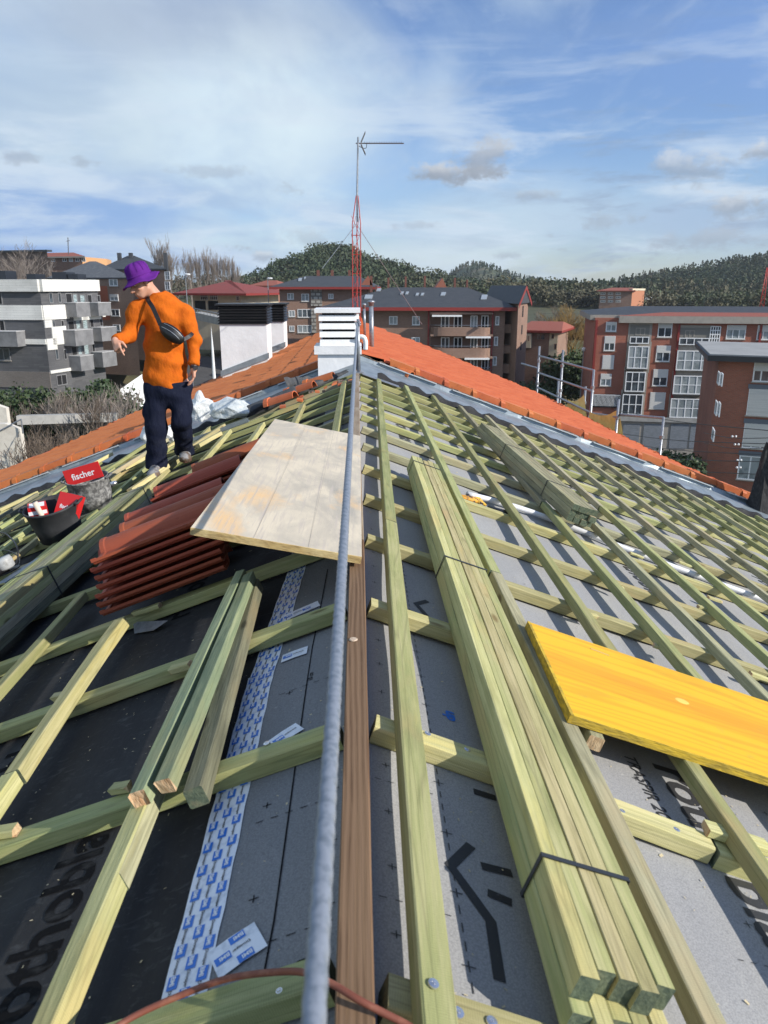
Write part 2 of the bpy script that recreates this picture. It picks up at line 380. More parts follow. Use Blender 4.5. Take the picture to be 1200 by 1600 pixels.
M_steel = mat('bright_screw_steel', (.70, .70, .72), .25, metal=.9)
def tilemat(name, a, b, d, rough=.62, pale=(.62, .28, .15)):
    return mat(name, a, rough, [(3, (1, 1, 1), b, .4, .66, 6), (18, (1, 1, 1), d, .60, .78, 5), (90, (1, 1, 1), pale, .70, .85, 3)], [(60, (1, 1, 1), .2, .002)], rand=.12, spec=.35)
M_tile = tilemat('orange_tile', (.56, .165, .060), (.48, .125, .042), (.34, .085, .035), pale=(.60, .27, .14))
M_tiled = tilemat('red_brown_tile', (.31, .072, .036), (.37, .092, .042), (.20, .045, .026), .62, (.48, .18, .10))
M_rubble = mat('rubble_mortar', (.19, .15, .12), .95, [(14, (1, 1, 1), (.07, .06, .05), .45, .6, 6), (30, (1, 1, 1), (.36, .15, .08), .58, .68, 4), (24, (1, 1, 1), (.42, .38, .33), .64, .74, 4)], [(25, (1, 1, 1), 1.0, .03)])
M_plas = mat('white_plaster', (.78, .79, .80), .85, [(2.5, (1, 1, 1), (.70, .71, .72), .4, .7, 6), (12, (.6, .6, 2), (.62, .60, .57), .66, .86, 6)], [(8, (1, 1, 1), .35, .02), (70, (1, 1, 1), .2, .003)])
M_black = mat('black_plastic', (.012, .012, .014), .45, [(20, (1, 1, 1), (.03, .03, .03), .5, .8, 4)])
M_red = mat('red_paint', (.42, .035, .030), .5, [(20, (1, 1, 1), (.32, .05, .04), .5, .75, 4)])
M_dark = mat('dark_void', (.01, .01, .012), .9)
M_glass = mat('window_glass', (.045, .055, .065), .12, [(.7, (1, 1, 1), (.13, .16, .18), .5, .72, 3)], spec=.8)
M_glass2 = mat('curtained_glass', (.30, .33, .34), .3, [(1.2, (1, 1, 1), (.18, .21, .22), .5, .6, 3)], spec=.6)
M_wframe = mat('white_window_frame', (.78, .79, .80), .5)
M_shut = mat('roller_shutter', (.62, .61, .58), .7, [(4, (.1, .1, 20), (.50, .49, .47), .45, .6, 2)])
M_bred = mat('red_brick', (.25, .075, .045), .85, extra=bricks((.36, .105, .058), (.30, .082, .048), (.30, .17, .13)))
M_bred2 = mat('red_brick_near', (.25, .075, .045), .85, extra=bricks((.35, .100, .056), (.27, .074, .044), (.24, .15, .11), w=.27, h=.09, ms=.018))
M_bbrn = mat('brown_brick', (.19, .11, .08), .85, extra=bricks((.275, .155, .108), (.215, .118, .080), (.28, .21, .17), h=.09, ms=.015))
M_bgry = mat('grey_cladding', (.11, .11, .12), .8, extra=bricks((.115, .115, .12), (.085, .085, .092), (.075, .075, .08), w=1.2, h=.20, ms=.012))
M_bwht = mat('white_cladding', (.74, .73, .69), .7, extra=bricks((.76, .75, .71), (.70, .69, .65), (.50, .50, .48), w=1.6, h=.25, ms=.012))
M_bgry2 = mat('balcony_panel', (.22, .22, .225), .6, [(1, (1, 1, 1), (.14, .14, .145), .4, .7, 4)])
M_slate = mat('slate_roof', (.045, .050, .058), .7, [(1.5, (1, 1, 1), (.065, .070, .078), .4, .7, 6), (9, (1, 1, 4), (.03, .034, .04), .5, .7, 4)], [(10, (1, 1, 3), .4, .03)])
M_slate2 = mat('grey_slate_roof', (.085, .09, .10), .7, [(2.5, (1, 1, 1), (.14, .145, .15), .45, .7, 7)], [(10, (1, 1, 3), .4, .03)])
M_rfred = mat('red_metal_trim', (.24, .030, .024), .5)
M_rfold = mat('old_red_tile_roof', (.27, .085, .055), .8, [(2, (1, 1, 1), (.28, .07, .045), .4, .7, 6), (12, (1, 1, 1), (.46, .20, .13), .6, .8, 4)], [(12, (1, 1, 1), .6, .04)])
M_cream = mat('cream_render', (.66, .58, .42), .85, [(1, (1, 1, 1), (.58, .50, .36), .4, .7, 5)])
M_pink = mat('pink_render', (.66, .33, .30), .85)
M_conc = mat('concrete', (.34, .335, .32), .9, [(1.5, (1, 1, 1), (.25, .25, .24), .4, .7, 6)], [(6, (1, 1, 1), .3, .02)])
M_stone = mat('grey_stone_trim', (.34, .31, .27), .85, [(2, (1, 1, 1), (.28, .26, .23), .4, .7, 5)])
M_asph = mat('asphalt', (.055, .056, .058), .9, [(.6, (1, 1, 1), (.075, .075, .077), .4, .7, 6)])
def boardgrain(nt, c, vec, b):
    N, L = nt.nodes, nt.links
    mp = N.new('ShaderNodeMapping'); L.new(vec, mp.inputs[0]); mp.inputs['Scale'].default_value = (.16, 1, 1)
    w = N.new('ShaderNodeTexWave'); w.bands_direction = 'Y'; w.inputs['Scale'].default_value = 7; w.inputs['Distortion'].default_value = 16; w.inputs['Detail'].default_value = 4; w.inputs['Detail Scale'].default_value = .8; L.new(mp.outputs[0], w.inputs[0])
    mr = N.new('ShaderNodeMapRange'); L.new(w.outputs[0], mr.inputs[0]); mr.inputs[1].default_value = .55; mr.inputs[2].default_value = 1.0; mr.inputs[3].default_value = 0; mr.inputs[4].default_value = .38
    mx = N.new('ShaderNodeMix'); mx.data_type = 'RGBA'; L.new(mr.outputs[0], mx.inputs[0]); L.new(c, mx.inputs[6]); mx.inputs[7].default_value = (.60, .22, .008, 1)
    # a darker heart board down the middle
    sp = N.new('ShaderNodeTexCoord'); sx2 = N.new('ShaderNodeSeparateXYZ'); L.new(sp.outputs['Object'], sx2.inputs[0])
    g = N.new('ShaderNodeMath'); g.operation = 'SUBTRACT'; L.new(sx2.outputs[1], g.inputs[0]); g.inputs[1].default_value = .33
    g2 = N.new('ShaderNodeMath'); g2.operation = 'ABSOLUTE'; L.new(g.outputs[0], g2.inputs[0])
    m2 = N.new('ShaderNodeMapRange'); L.new(g2.outputs[0], m2.inputs[0]); m2.inputs[1].default_value = .085; m2.inputs[2].default_value = .10; m2.inputs[3].default_value = .45; m2.inputs[4].default_value = 0
    m3 = N.new('ShaderNodeMix'); m3.data_type = 'RGBA'; L.new(m2.outputs[0], m3.inputs[0]); L.new(mx.outputs[2], m3.inputs[6]); m3.inputs[7].default_value = (.72, .31, .008, 1)
    return m3.outputs[2]
M_ybd = mat('yellow_board_top', (.78, .47, .008), .42, [(3, (.10, 1, 1), (.70, .24, .008), .53, .68, 6, .8), (10, (1, 1, 1), (.62, .40, .05), .62, .76, 7), (30, (.05, 1, 1), (.82, .48, .02), .5, .75, 5, .6), (70, (.04, 1, 1), (.62, .22, .01), .62, .78, 3), (9, (1, 1, 1), (.82, .55, .12), .72, .82, 4)],
             extra=boardgrain, bump=[(60, (.06, 1, 1), .25, .002)], spec=.45)
M_ybe = mat('yellow_board_edge', (.62, .42, .03), .75, [(30, (.5, 1, 3), (.34, .24, .03), .4, .6, 6), (8, (1, 1, 1), (.24, .17, .05), .62, .74, 4)], [(60, (.5, 1, 3), .8, .006)])
M_ply = mat('weathered_plywood', (.64, .56, .43), .8, [(5, (.55, 1, 1), (.47, .42, .34), .42, .62, 9, .6), (2.6, (.35, 1, 1), (.33, .31, .27), .52, .68, 9, .8), (3, (.6, 1, 1), (.70, .48, .26), .58, .70, 7, .4), (70, (.05, 1, 1), (.48, .42, .36), .52, .72, 5), (24, (.4, 1, 1), (.24, .23, .23), .68, .80, 8, 1.0)],
              [(50, (.1, 1, 1), .3, .003)])
M_plye = mat('plywood_edge', (.48, .34, .14), .8, [(20, (.2, 1, 6), (.30, .20, .08), .45, .62, 5), (6, (1, 1, 1), (.62, .50, .26), .5, .7, 4)], [(40, (.3, 1, 6), .7, .004)])
M_strap = mat('black_strap', (.03, .033, .036), .4)
M_skin = mat('skin', (.58, .31, .21), .5, [(14, (1, 1, 1), (.52, .25, .17), .45, .7, 4)], [(90, (1, 1, 1), .12, .001)])
M_orange = mat('orange_sweater', (.58, .130, .012), .9, [(14, (1, 1, 1), (.46, .095, .010), .45, .7, 5), (34, (1, 1, 1), (.80, .50, .30), .74, .80, 3)], [(13, (1, 1, .6), .55, .03), (300, (1, 1, 1), .25, .001)], spec=.1)
M_navy = mat('navy_trousers', (.009, .012, .028), .85, [(9, (1, 1, .6), (.026, .030, .050), .52, .75, 6), (30, (1, 1, 1), (.09, .10, .12), .70, .85, 4)], [(11, (1, 1, .5), .7, .03), (200, (1, 1, 1), .2, .001)], spec=.15)
M_hat = mat('purple_felt', (.115, .022, .215), .95, [(20, (1, 1, 1), (.10, .018, .19), .45, .7, 5)], [(40, (1, 1, 1), .4, .004)], spec=.1)
M_leather = mat('black_leather', (.010, .010, .011), .32, bump=[(40, (1, 1, 1), .3, .002)])
M_hair = mat('dark_hair', (.025, .017, .012), .7)
M_shoe = mat('grey_shoe', (.26, .26, .27), .7, [(9, (1, 1, 1), (.13, .085, .055), .46, .56, 4), (40, (1, 1, 1), (.10, .10, .10), .55, .7, 4)])
M_shoeo = mat('orange_lace', (.48, .16, .04), .7)
M_shoer = mat('shoe_sole', (.12, .045, .03), .8)
M_tub = mat('rubber_tub', (.028, .030, .034), .7, [(8, (1, 1, 1), (.06, .062, .066), .5, .75, 7), (40, (1, 1, 1), (.12, .12, .12), .68, .85, 4)], [(20, (1, 1, 1), .3, .004)])
M_tub2 = mat('mortar_stained_tub', (.10, .10, .10), .85, [(34, (1, 1, 1), (.38, .38, .37), .42, .66, 9), (6, (1, 1, 1), (.12, .12, .12), .5, .7, 5)], [(25, (1, 1, 1), .7, .008)])
M_rbox = mat('red_cardboard', (.58, .020, .022), .45)
M_pipe = mat('white_pipe', (.70, .71, .73), .45, [(6, (1, 1, 1), (.50, .50, .50), .5, .75, 5)])
M_yel = mat('yellow_cloth', (.80, .68, .26), .85, [(6, (1, 1, 1), (.66, .54, .18), .4, .7, 5)], [(8, (1, 1, .2), .8, .05)])
M_cu = mat('red_brown_cable', (.20, .060, .035), .6, [(40, (1, 1, 1), (.30, .12, .07), .5, .75, 4)])
M_rope = mat('steel_rope', (.26, .29, .34), .5, [(90, (1, 1, 1), (.18, .21, .25), .45, .65, 3)], metal=.25)
M_poly = mat('clear_polythene', (.62, .66, .66), .18, [(6, (1, 1, 1), (.42, .46, .47), .45, .7, 5)], [(6, (1, 1, 1), .6, .05)], spec=.8)
M_bark = mat('grey_bark', (.17, .13, .10), .9, [(8, (1, 1, .3), (.10, .08, .06), .4, .7, 5)])
M_barkp = mat('pale_bark', (.26, .22, .19), .9)
M_leaf = mat('dark_leaf', (.030, .055, .018), .6, [(.5, (1, 1, 1), (.055, .085, .028), .42, .68, 4)], rand=.2)
M_leafp = mat('pine_leaf', (.040, .062, .032), .8, [(.012, (1, 1, 1), (.105, .095, .055), .46, .56, 4), (.05, (1, 1, 1), (.060, .085, .038), .45, .62, 5), (.3, (1, 1, 1), (.025, .042, .020), .5, .7, 3)])
M_leafb = mat('bare_wood_leaf', (.085, .072, .046), .8, [(.08, (1, 1, 1), (.055, .055, .032), .42, .62, 5)], rand=.15)
M_leafy = mat('yellowing_twig', (.26, .17, .05), .8, [(.3, (1, 1, 1), (.18, .12, .05), .42, .62, 5)])
M_grass = mat('grass_leaf', (.11, .12, .045), .9, [(.5, (1, 1, 1), (.20, .16, .08), .42, .62, 5)])

# ------------------------------------------------------------------ timbers
SLR = math.atan(T)
def frame_on(X, Y, z0, dirv, side):
    """orthonormal frame: x along dirv projected to the slope, z = slope normal"""
    n = Vector((math.sin(SLR) * side, 0, math.cos(SLR)))
    d = Vector(dirv); d = (d - n * d.dot(n)).normalized()
    y = n.cross(d)
    M = Matrix((d, y, n)).transposed().to_4x4()
    M.translation = Vector((X, Y, -T * abs(X) + z0))
    return M
def beam_mesh(L, w, h, seed, bev=.003, warp=.0, rough_end=0.0, seg=None):
    """timber along +x from 0..L, y -w/2..w/2, z 0..h"""
    r = random.Random(seed)
    seg = seg or max(2, int(L / .25))
    cs = [(-w / 2 + bev, 0), (w / 2 - bev, 0), (w / 2, bev), (w / 2, h - bev), (w / 2 - bev, h), (-w / 2 + bev, h), (-w / 2, h - bev), (-w / 2, bev)]
    v, f, m = [], [], []
    ph = r.random() * 6
    for i in range(seg + 1):
        x = L * i / seg
        wy = warp * math.sin(x / max(L, .1) * 3.1 + ph) ; wz = warp * .4 * math.sin(x / max(L, .1) * 4 + ph * 2)
        for (y, z) in cs:
            j = r.uniform(-1, 1) * .0008
            ex = (r.uniform(-1, 1) * rough_end if i in (0, seg) else 0)
            v.append((x + ex, y + wy + j, z + wz + (j if z > 0 else 0)))
    for i in range(seg):
        for k in range(8):
            k2 = (k + 1) % 8
            f.append((i * 8 + k, (i + 1) * 8 + k, (i + 1) * 8 + k2, i * 8 + k2)); m.append(0)
    f.append(tuple(range(8))); m.append(1)
    f.append(tuple(seg * 8 + k for k in range(8))[::-1]); m.append(1)
    return v, f, m
bseed = [0]
def timber(name, X, Y, z0, L, w, h, dirv, side, mt, parent=None, end=None, warp=.004, rough_end=0.0, M=None):
    bseed[0] += 1
    v, f, m = beam_mesh(L, w, h, bseed[0], warp=warp, rough_end=rough_end)
    f = [tuple(reversed(q)) for q in f]
    return add(name, v, f, None, parent, M or frame_on(X, Y, z0, dirv, side), mats=[mt, end or M_end], fm=m)

# ================================================================== STRUCTURE: ground, hills
def gz(x, y):
    a = max(0.0, min(1.0, (x + 45) / 90.0))
    z = -11.5 * (1 - a) + -18.5 * a
    near = max(0.0, min(1.0, (60 - y) / 40.0))
    z -= near * (1 - a) * 2.0
    if y > 110: z += min((y - 110) * .055, 14)
    return z
def build_ground():
    xs = list(np.concatenate([np.arange(-1500, -120, 60), np.arange(-120, 120, 4), np.arange(120, 1501, 60)]))
    ys = list(np.concatenate([np.arange(-200, 0, 40), np.arange(0, 160, 4), np.arange(160, 1660, 60)]))
    v = [(x, y, gz(x, y)) for y in ys for x in xs]; n = len(xs)
    f = [(j * n + i, j * n + i + 1, (j + 1) * n + i + 1, (j + 1) * n + i) for j in range(len(ys) - 1) for i in range(n - 1)]
    m = mat('field_ground', (.085, .095, .035), .95, [(.05, (1, 1, 1), (.19, .155, .085), .42, .62, 8), (.4, (1, 1, 1), (.10, .085, .045), .52, .68, 8), (3, (1, 1, 1), (.07, .08, .03), .5, .7, 6)], [(2.0, (1, 1, 1), .8, .2)])
    tag(add('ground', v, f, m, M=Matrix.Translation((0, 0, 0)) @ Matrix.Identity(4)), kind='structure')
build_ground()

def hill(name, prof, dist, depth, material, base=-8, th=0):
    """a ridge whose crest runs through the listed sky-line points at that distance; returns a height function"""
    pts = [atY(px, py, dist) - Vector((0, 0, th)) for px, py in prof]
    xs = [p.x for p in pts]; zs = [p.z for p in pts]
    def H(x, y):
        zc = np.interp(x, xs, zs, left=zs[0] - 5, right=zs[-1])
        t = (y - dist) / depth
        k = math.exp(-t * t * (2.2 if t < 0 else 1.0))
        n = 2.2 * math.sin(x * .03 + y * .017) + 1.4 * math.sin(x * .071 - y * .05)
        return base + (zc - base) * k + n * (1 - k) * k * 3
    x0, x1 = xs[0] - 60, xs[-1] + 60
    NX, NY = 90, 36
    v = []
    for j in range(NY + 1):
        y = dist - depth * 1.5 + j * depth * 2.6 / NY
        for i in range(NX + 1):
            x = x0 + (x1 - x0) * i / NX
            v.append((x, y, H(x, y) - .5))
    f = [(j * (NX + 1) + i, j * (NX + 1) + i + 1, (j + 1) * (NX + 1) + i + 1, (j + 1) * (NX + 1) + i) for j in range(NY) for i in range(NX)]
    tag(add(name, v, f, material, M=Matrix.Translation((0, 0, 0)), smooth=True), kind='structure')
    return H, (x0, x1)
M_hill = mat('hill_ground', (.045, .055, .024), .95, [(.02, (1, 1, 1), (.085, .080, .038), .42, .62, 7), (.15, (1, 1, 1), (.03, .04, .018), .45, .65, 5)])
M_hill2 = mat('meadow_hill', (.085, .10, .045), .95, [(.015, (1, 1, 1), (.13, .11, .065), .42, .6, 8), (.05, (1, 1, 1), (.035, .05, .025), .48, .6, 6)])

def clump(rg, c, rx, rz, n, size, cone=False):
    """n small leaf faces over a crown"""
    u = rg.random((n, 3)); th = u[:, 0] * 2 * np.pi; h = u[:, 1]
    if cone: rr = (1 - h) ** .8 * (.55 + .45 * u[:, 2]); z = h * rz * 2
    else:
        ph = np.arccos(1 - 1.75 * h); rr = np.sin(ph) * (.6 + .4 * u[:, 2]); z = rz + np.cos(ph) * rz * (.7 + .3 * u[:, 2])
    P = np.stack([c[0] + rr * rx * np.cos(th), c[1] + rr * rx * np.sin(th), c[2] + z], 1)
    a = rg.normal(size=(n, 3)); a /= np.linalg.norm(a, axis=1)[:, None]
    b = np.cross(a, rg.normal(size=(n, 3))); b /= np.linalg.norm(b, axis=1)[:, None]
    s = size * (.6 + .8 * rg.random((n, 1)))
    return np.stack([P - a * s, P + b * s * .8, P + a * s, P - b * s * .8], 1).reshape(-1, 3)
def leafmesh(name, arr, mt, parent=None, label=None, cat=None, group=None, kind=None, mats=None, fm=None):
    n = len(arr) // 4
    f = np.arange(n * 4).reshape(n, 4)
    me = bpy.data.meshes.new(name)
    me.vertices.add(n * 4); me.loops.add(n * 4); me.polygons.add(n)
    base = arr.mean(0) * [1, 1, 0] + [0, 0, arr[:, 2].min()]
    M = Matrix.Translation(Vector(base.tolist()))
    me.vertices.foreach_set('co', (arr - base).astype('f').ravel())
    me.loops.foreach_set('vertex_index', f.ravel().astype('i'))
    me.polygons.foreach_set('loop_start', (np.arange(n) * 4).astype('i'))
    me.materials.append(mt); me.update(); me.validate()
    o = bpy.data.objects.new(name, me); COL.objects.link(o)
    if parent is not None: o.parent = parent; o.matrix_basis = WM[parent.name].inverted() @ M
    else: o.matrix_basis = M
    WM[o.name] = M
    return tag(o, label, cat, group, kind)

rg = np.random.default_rng(3)
def wood_on(name, H, xr, yr, n, hr, leafsize, nleaf, mt, label, cone=True, test=None):
    out = []
    for i in range(n):
        x = rg.uniform(*xr); y = rg.uniform(*yr)
        if test and not test(x, y): continue
        h = rg.uniform(*hr)
        out.append(clump(rg, (x, y, H(x, y) - .5), h * (.28 if cone else .5), h * .5, nleaf, leafsize, cone))
    leafmesh(name, np.concatenate(out), mt, label=label, cat='woodland', kind='stuff')


H1, xr1 = hill('hill', [(330, 470), (380, 440), (430, 409), (470, 394), (512, 377), (545, 384), (580, 400), (640, 418), (700, 436), (760, 444), (830, 452), (900, 470)], 430, 150, M_hill, th=8.5)
wood_on('hill_woodland', H1, xr1, (300, 470), 2300, (6, 11), .55, 80, M_leafp, 'dark pine and broadleaf wood covering the rounded hill behind the mast', False)
wood_on('bare_woodland', H1, (xr1[0] + 60, xr1[1] - 40), (300, 410), 900, (4, 7), .42, 60, M_leafb, 'brown leafless wood on the lower slope of the rounded hill', False)
H2, xr2 = hill('hill.001', [(640, 470), (690, 438), (725, 414), (738, 410), (752, 412), (790, 428), (850, 444), (960, 462)], 1200, 330, M_hill2, th=3)
wood_on('far_woodland', H2, xr2, (900, 1300), 1100, (5, 8), .9, 40, M_leafp, 'scattered dark trees on the far peaked hill right of the mast')
H3, xr3 = hill('hill.002', [(780, 462), (860, 450), (925, 448), (960, 440), (1010, 430), (1060, 420), (1100, 413), (1150, 404), (1200, 397), (1300, 380), (1500, 370)], 760, 260, M_hill, th=11)
wood_on('pine_woodland', H3, (xr3[0], xr3[0] + 560), (480, 800), 4300, (9, 15), .85, 54, M_leafp, 'dense pine plantation covering the long hill on the right')
H0, xr0 = hill('hill.003', [(-80, 452), (60, 448), (200, 440), (260, 432), (330, 425), (400, 436), (450, 446), (520, 470)], 300, 80, M_hill, th=4)
wood_on('thicket', H0, (xr0[0] + 40, xr0[1] - 30), (225, 330), 420, (3, 6), .35, 70, M_leafb, 'brown winter thicket on the low rise behind the left houses', False)
wood_on('thicket.001', H3, (atY(820, 450, 330).x, atY(1230, 450, 330).x), (430, 520), 380, (3, 6), .6, 50, M_leafb, 'brown scrub strip at the foot of the right pine hill', False)

# ================================================================== THE ROOF UNDER REPAIR
YE = 9.50                     # where the stripped part of the roof ends
EAVE = 7.3
roof = empty('unfinished_roof', (0, 0, 0), 'stripped pitched roof of our building with grey and black membrane under green wood battens', 'roof')

def WOB(x, y):
    x = abs(x)
    return (.0034 * math.sin(x * 8.3 + 1.1 + math.sin(y * 2.7 + .6) * 1.5) + .0026 * math.sin(y * 6.1 + x * 3.7 + 2.0) + .0014 * math.sin(x * 14 - y * 4 + .5)) * min(1, x / .05)
def sheet(name, x0, x1, y0, y1, side, z0, mt, nx=24, ny=60, wob=.004, parent=roof, edge=None):
    v, f = [], []
    r = random.Random(name + str(side) + str(x0))
    ph = [r.random() * 6 for _ in range(6)]
    for j in range(ny + 1):
        y = y0 + (y1 - y0) * j / ny
        for i in range(nx + 1):
            x = x0 + (x1 - x0) * i / nx
            if edge and i == nx: x += edge(y)
            w = WOB(x, y)
            v.append((side * x, y, -T * x + z0 + w))
    f = [(j * (nx + 1) + i, j * (nx + 1) + i + 1, (j + 1) * (nx + 1) + i + 1, (j + 1) * (nx + 1) + i) for j in range(ny) for i in range(nx)]
    if side < 0: f = [q[::-1] for q in f]
    return add(name, v, f, mt, parent, smooth=True)
# deck boards below (solid, closes the roof), then the membranes
db = MB()
for s in (1, -1):
    db.obox((0, -3, -.16), (s * EAVE, 0, -T * EAVE), (0, 12.55, 0), (0, 0, .06))
db.build('roof_deck', M_gw3, roof)
memR = sheet('membrane', 0.0, EAVE, -3, YE + .12, 1, -.0575, M_memg, 130, 220)
memL = sheet('membrane', 0.0, EAVE, -3, YE + .12, -1, -.0620, M_memb, 130, 220, .005)
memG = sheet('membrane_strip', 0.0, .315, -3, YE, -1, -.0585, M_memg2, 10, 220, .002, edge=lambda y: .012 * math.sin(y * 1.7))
# paler membrane colour for the sunlit strip right of the ridge, not applied
M_band = mat('sunlit_membrane_band', (.40, .41, .415), .8, [(100, (1, 1, 1), (.33, .34, .35), .4, .7, 3)], [(300, (1, 1, 1), .15, .001)], extra=weave)

# ridge beam: brown batten, weathered far piece
def ridge_piece(y0, y1, mt, name='ridge_beam'):
    M = Matrix(((0, 1, 0), (1, 0, 0), (0, 0, -1))).transposed().to_4x4()
    M = Matrix((Vector((0, 1, 0)), Vector((-1, 0, 0)), Vector((0, 0, 1)))).transposed().to_4x4(); M.translation = (-.010, y0, -.085)
    return timber(name, 0, 0, 0, y1 - y0, .056, .118, None, 1, mt, roof, warp=.003, M=M)
ridge_piece(-1.5, 2.9, M_ridge)
ridge_piece(2.905, 6.35, M_ridge2)
ridge_piece(6.355, YE - .25, M_ridge2)

YC = [-.45, .20, .945, 1.655, 2.385, 3.10, 3.77, 4.43, 5.09, 5.72, 6.30, 6.86, 7.42, 7.98, 8.50, 9.02, 9.36]
# battens parallel to the ridge; x positions read where each one ends at the flashing
bx = [onR(x, y, .045) for x, y in ((629, 595), (671, 610), (711, 625), (752, 641), (791, 657), (833, 671), (874, 685), (914, 700), (953, 714), (993, 728), (1033, 743), (1072, 758), (1110, 773), (1149, 786))]
BXR = [p.x for p in bx]
while BXR[-1] < 6.8: BXR.append(BXR[-1] + .325)
BXL = [.97, 1.37, 1.75, 2.13, 2.50, 2.88, 3.25, 3.62, 4.0, 4.38, 4.75, 5.12, 5.5, 5.9, 6.3, 6.7]
cross_spans = []
cm_objs = []
def screw(px, py, fn, z0, parent, side, r=.0085):
    p = fn(px, py, z0); M = frame_on(p.x, p.y, z0 + .0005, (0, 1, 0), side)
    b = MB(); b.lathe([(.0001, .0026), (r * .35, .0022), (r * .42, .0030), (r, .0022), (r * 1.05, .0), (r * .9, -.001)], seg=16)
    b.box((-r * .32, -r * .09, .0028), (r * .32, r * .09, .0034)); b.box((-r * .09, -r * .32, .0029), (r * .09, r * .32, .0035))
    add('screw', b.v, b.f, M_steel, parent, M)
counterR, counterL = {}, {}
for i, y in enumerate(YC):
    for s in (1, -1):
        # each runs down the slope in two or three butted lengths
        cuts = [.022 if s > 0 else .040]
        while cuts[-1] < EAVE - .3:
            cuts.append(min(EAVE - .08, cuts[-1] + rnd.uniform(2.2, 3.1)))
        if cuts[-1] - cuts[-2] < .3: cuts.pop(-2)
        if s > 0 and abs(y - 1.655) < .01: cuts = [.022, .86, 3.2, EAVE - .1]
        for a, b_ in zip(cuts[:-1], cuts[1:]):
            mt = M_gw2 if (s > 0 and (rnd.random() < .8 or i in (2, 3))) else (M_gw if rnd.random() < .7 else M_gw3)
            if y > 5.6 and s > 0 and rnd.random() < .35: mt = M_gw
            L = (b_ - a - .006) / math.cos(SLR)
            sk = -.10 if (s > 0 and i == 3) else -.06 if (s > 0 and i == 2) else rnd.uniform(-.004, .004)
            o = timber('counter_batten', s * a, y + sk * a + (-.045 if (s > 0 and i == 2) else 0) + rnd.uniform(-.012, .012), -.052, L, .062, .048, (s, sk, 0), s, mt, roof, warp=.006)
            (counterR if s > 0 else counterL).setdefault(i, []).append(o)
# battens right
def batten(x0, y0, x1, y1, side, mt, w=.052, h=.043, z0=.0, name='roof_batten', warp=.005, end=None, parent=roof):
    d = Vector((side * (x1 - x0), y1 - y0, -T * (x1 - x0)))
    return timber(name, side * x0, y0, z0, d.length, w, h, d, side, mt, parent, warp=warp, end=end)
b0 = batten(.042, .2 - 2.6, .134, 3.28, 1, M_gw, w=.055, warp=.004)
batten(.136, 3.285, .232, 9.05, 1, M_gw, w=.052, warp=.006)
b1 = batten(BXR[0] - .006, -2.2, BXR[0] - .006, 3.05, 1, M_gw3, w=.05, warp=.003)
batten(BXR[0] - .004, 3.055, BXR[0], YE - .06, 1, M_gw)
for i, x in enumerate(BXR[1:]):
    ye = YE - .08 + rnd.uniform(-.05, .09)
    cut = rnd.uniform(2.4, 6.5)
    mt = (M_gw, M_gw, M_gw3)[rnd.randrange(3)]
    w = .047 if i > 3 else .05
    batten(x, -2.4, x + rnd.uniform(-.01, .01), cut, 1, mt, w=w)
    batten(x + rnd.uniform(-.008, .008), cut + .004, x, ye, 1, (M_gw, M_gw, M_gw3)[rnd.randrange(3)], w=w)
# battens left of the ridge
batten(.150, 4.95, .140, 8.55, -1, M_gw, w=.055)
batten(.545, -1.5, .492, 1.565, -1, M_gw2, w=.044, h=.050)
batten(.488, 1.30, .480, 2.92, -1, M_gw3, w=.038, h=.046, z0=-.002)
batten(.545, 4.5, .56, 7.95, -1, M_gw2)
batten(.94, 4.5, .93, 7.6, -1, M_gw2)
for i, x in enumerate(BXL):
    if i == 0:
        batten(x - .01, -1.5, x, 1.9, -1, M_gw2, w=.048, h=.050); batten(x, 1.905, x, 2.95, -1, M_gw2, w=.048, h=.050)
    elif i == 1:
        batten(x + .01, -1, x, 2.32, -1, M_gw2, w=.048); batten(x, 2.325, x, 3.6, -1, M_gw, w=.048); batten(x - .02, 6.0, x - .02, 8.1, -1, M_gw2)
    else:
        c = rnd.uniform(3.5, 5.5)
        batten(x, -.5, x + rnd.uniform(-.03, .03), c, -1, M_gw, w=.048)
        batten(x + rnd.uniform(-.02, .02), c + .005, x, YE - .3 - rnd.uniform(0, .5), -1, (M_gw2, M_gw)[i % 2], w=.048)
# screws that show
for px, py in ((668, 1147), (730, 1172)): screw(px, py, onR, -.002, counterR[3][0], 1)
screw(417, 1162, onL, -.002, counterL[3][0], -1)
for px, py in ((972, 1268), (1057, 1297)): screw(px, py, onR, -.002, counterR[3][0], 1)
screw(715, 1583, onR, -.002, counterR[2][0], 1, .010); screw(768, 1597, onR, -.002, counterR[2][0], 1, .009)
screw(677, 1538, onR, .046, b0, 1)
screw(437, 1550, onL, -.002, counterL[2][0], -1)
# pale knot plug on the ridge beam
kb = MB(); kb.lathe([(.0001, .003), (.010, .0028), (.0125, 0)], seg=18)
kp = atZ(552, 999, .034)
kb.build('knot_plug', mat('pale_plug', (.55, .43, .32), .8, [(120, (1, 1, 1), (.35, .25, .17), .5, .7, 4)]), bpy.data.objects['ridge_beam'], Matrix.Translation((kp.x, kp.y, .0335)))

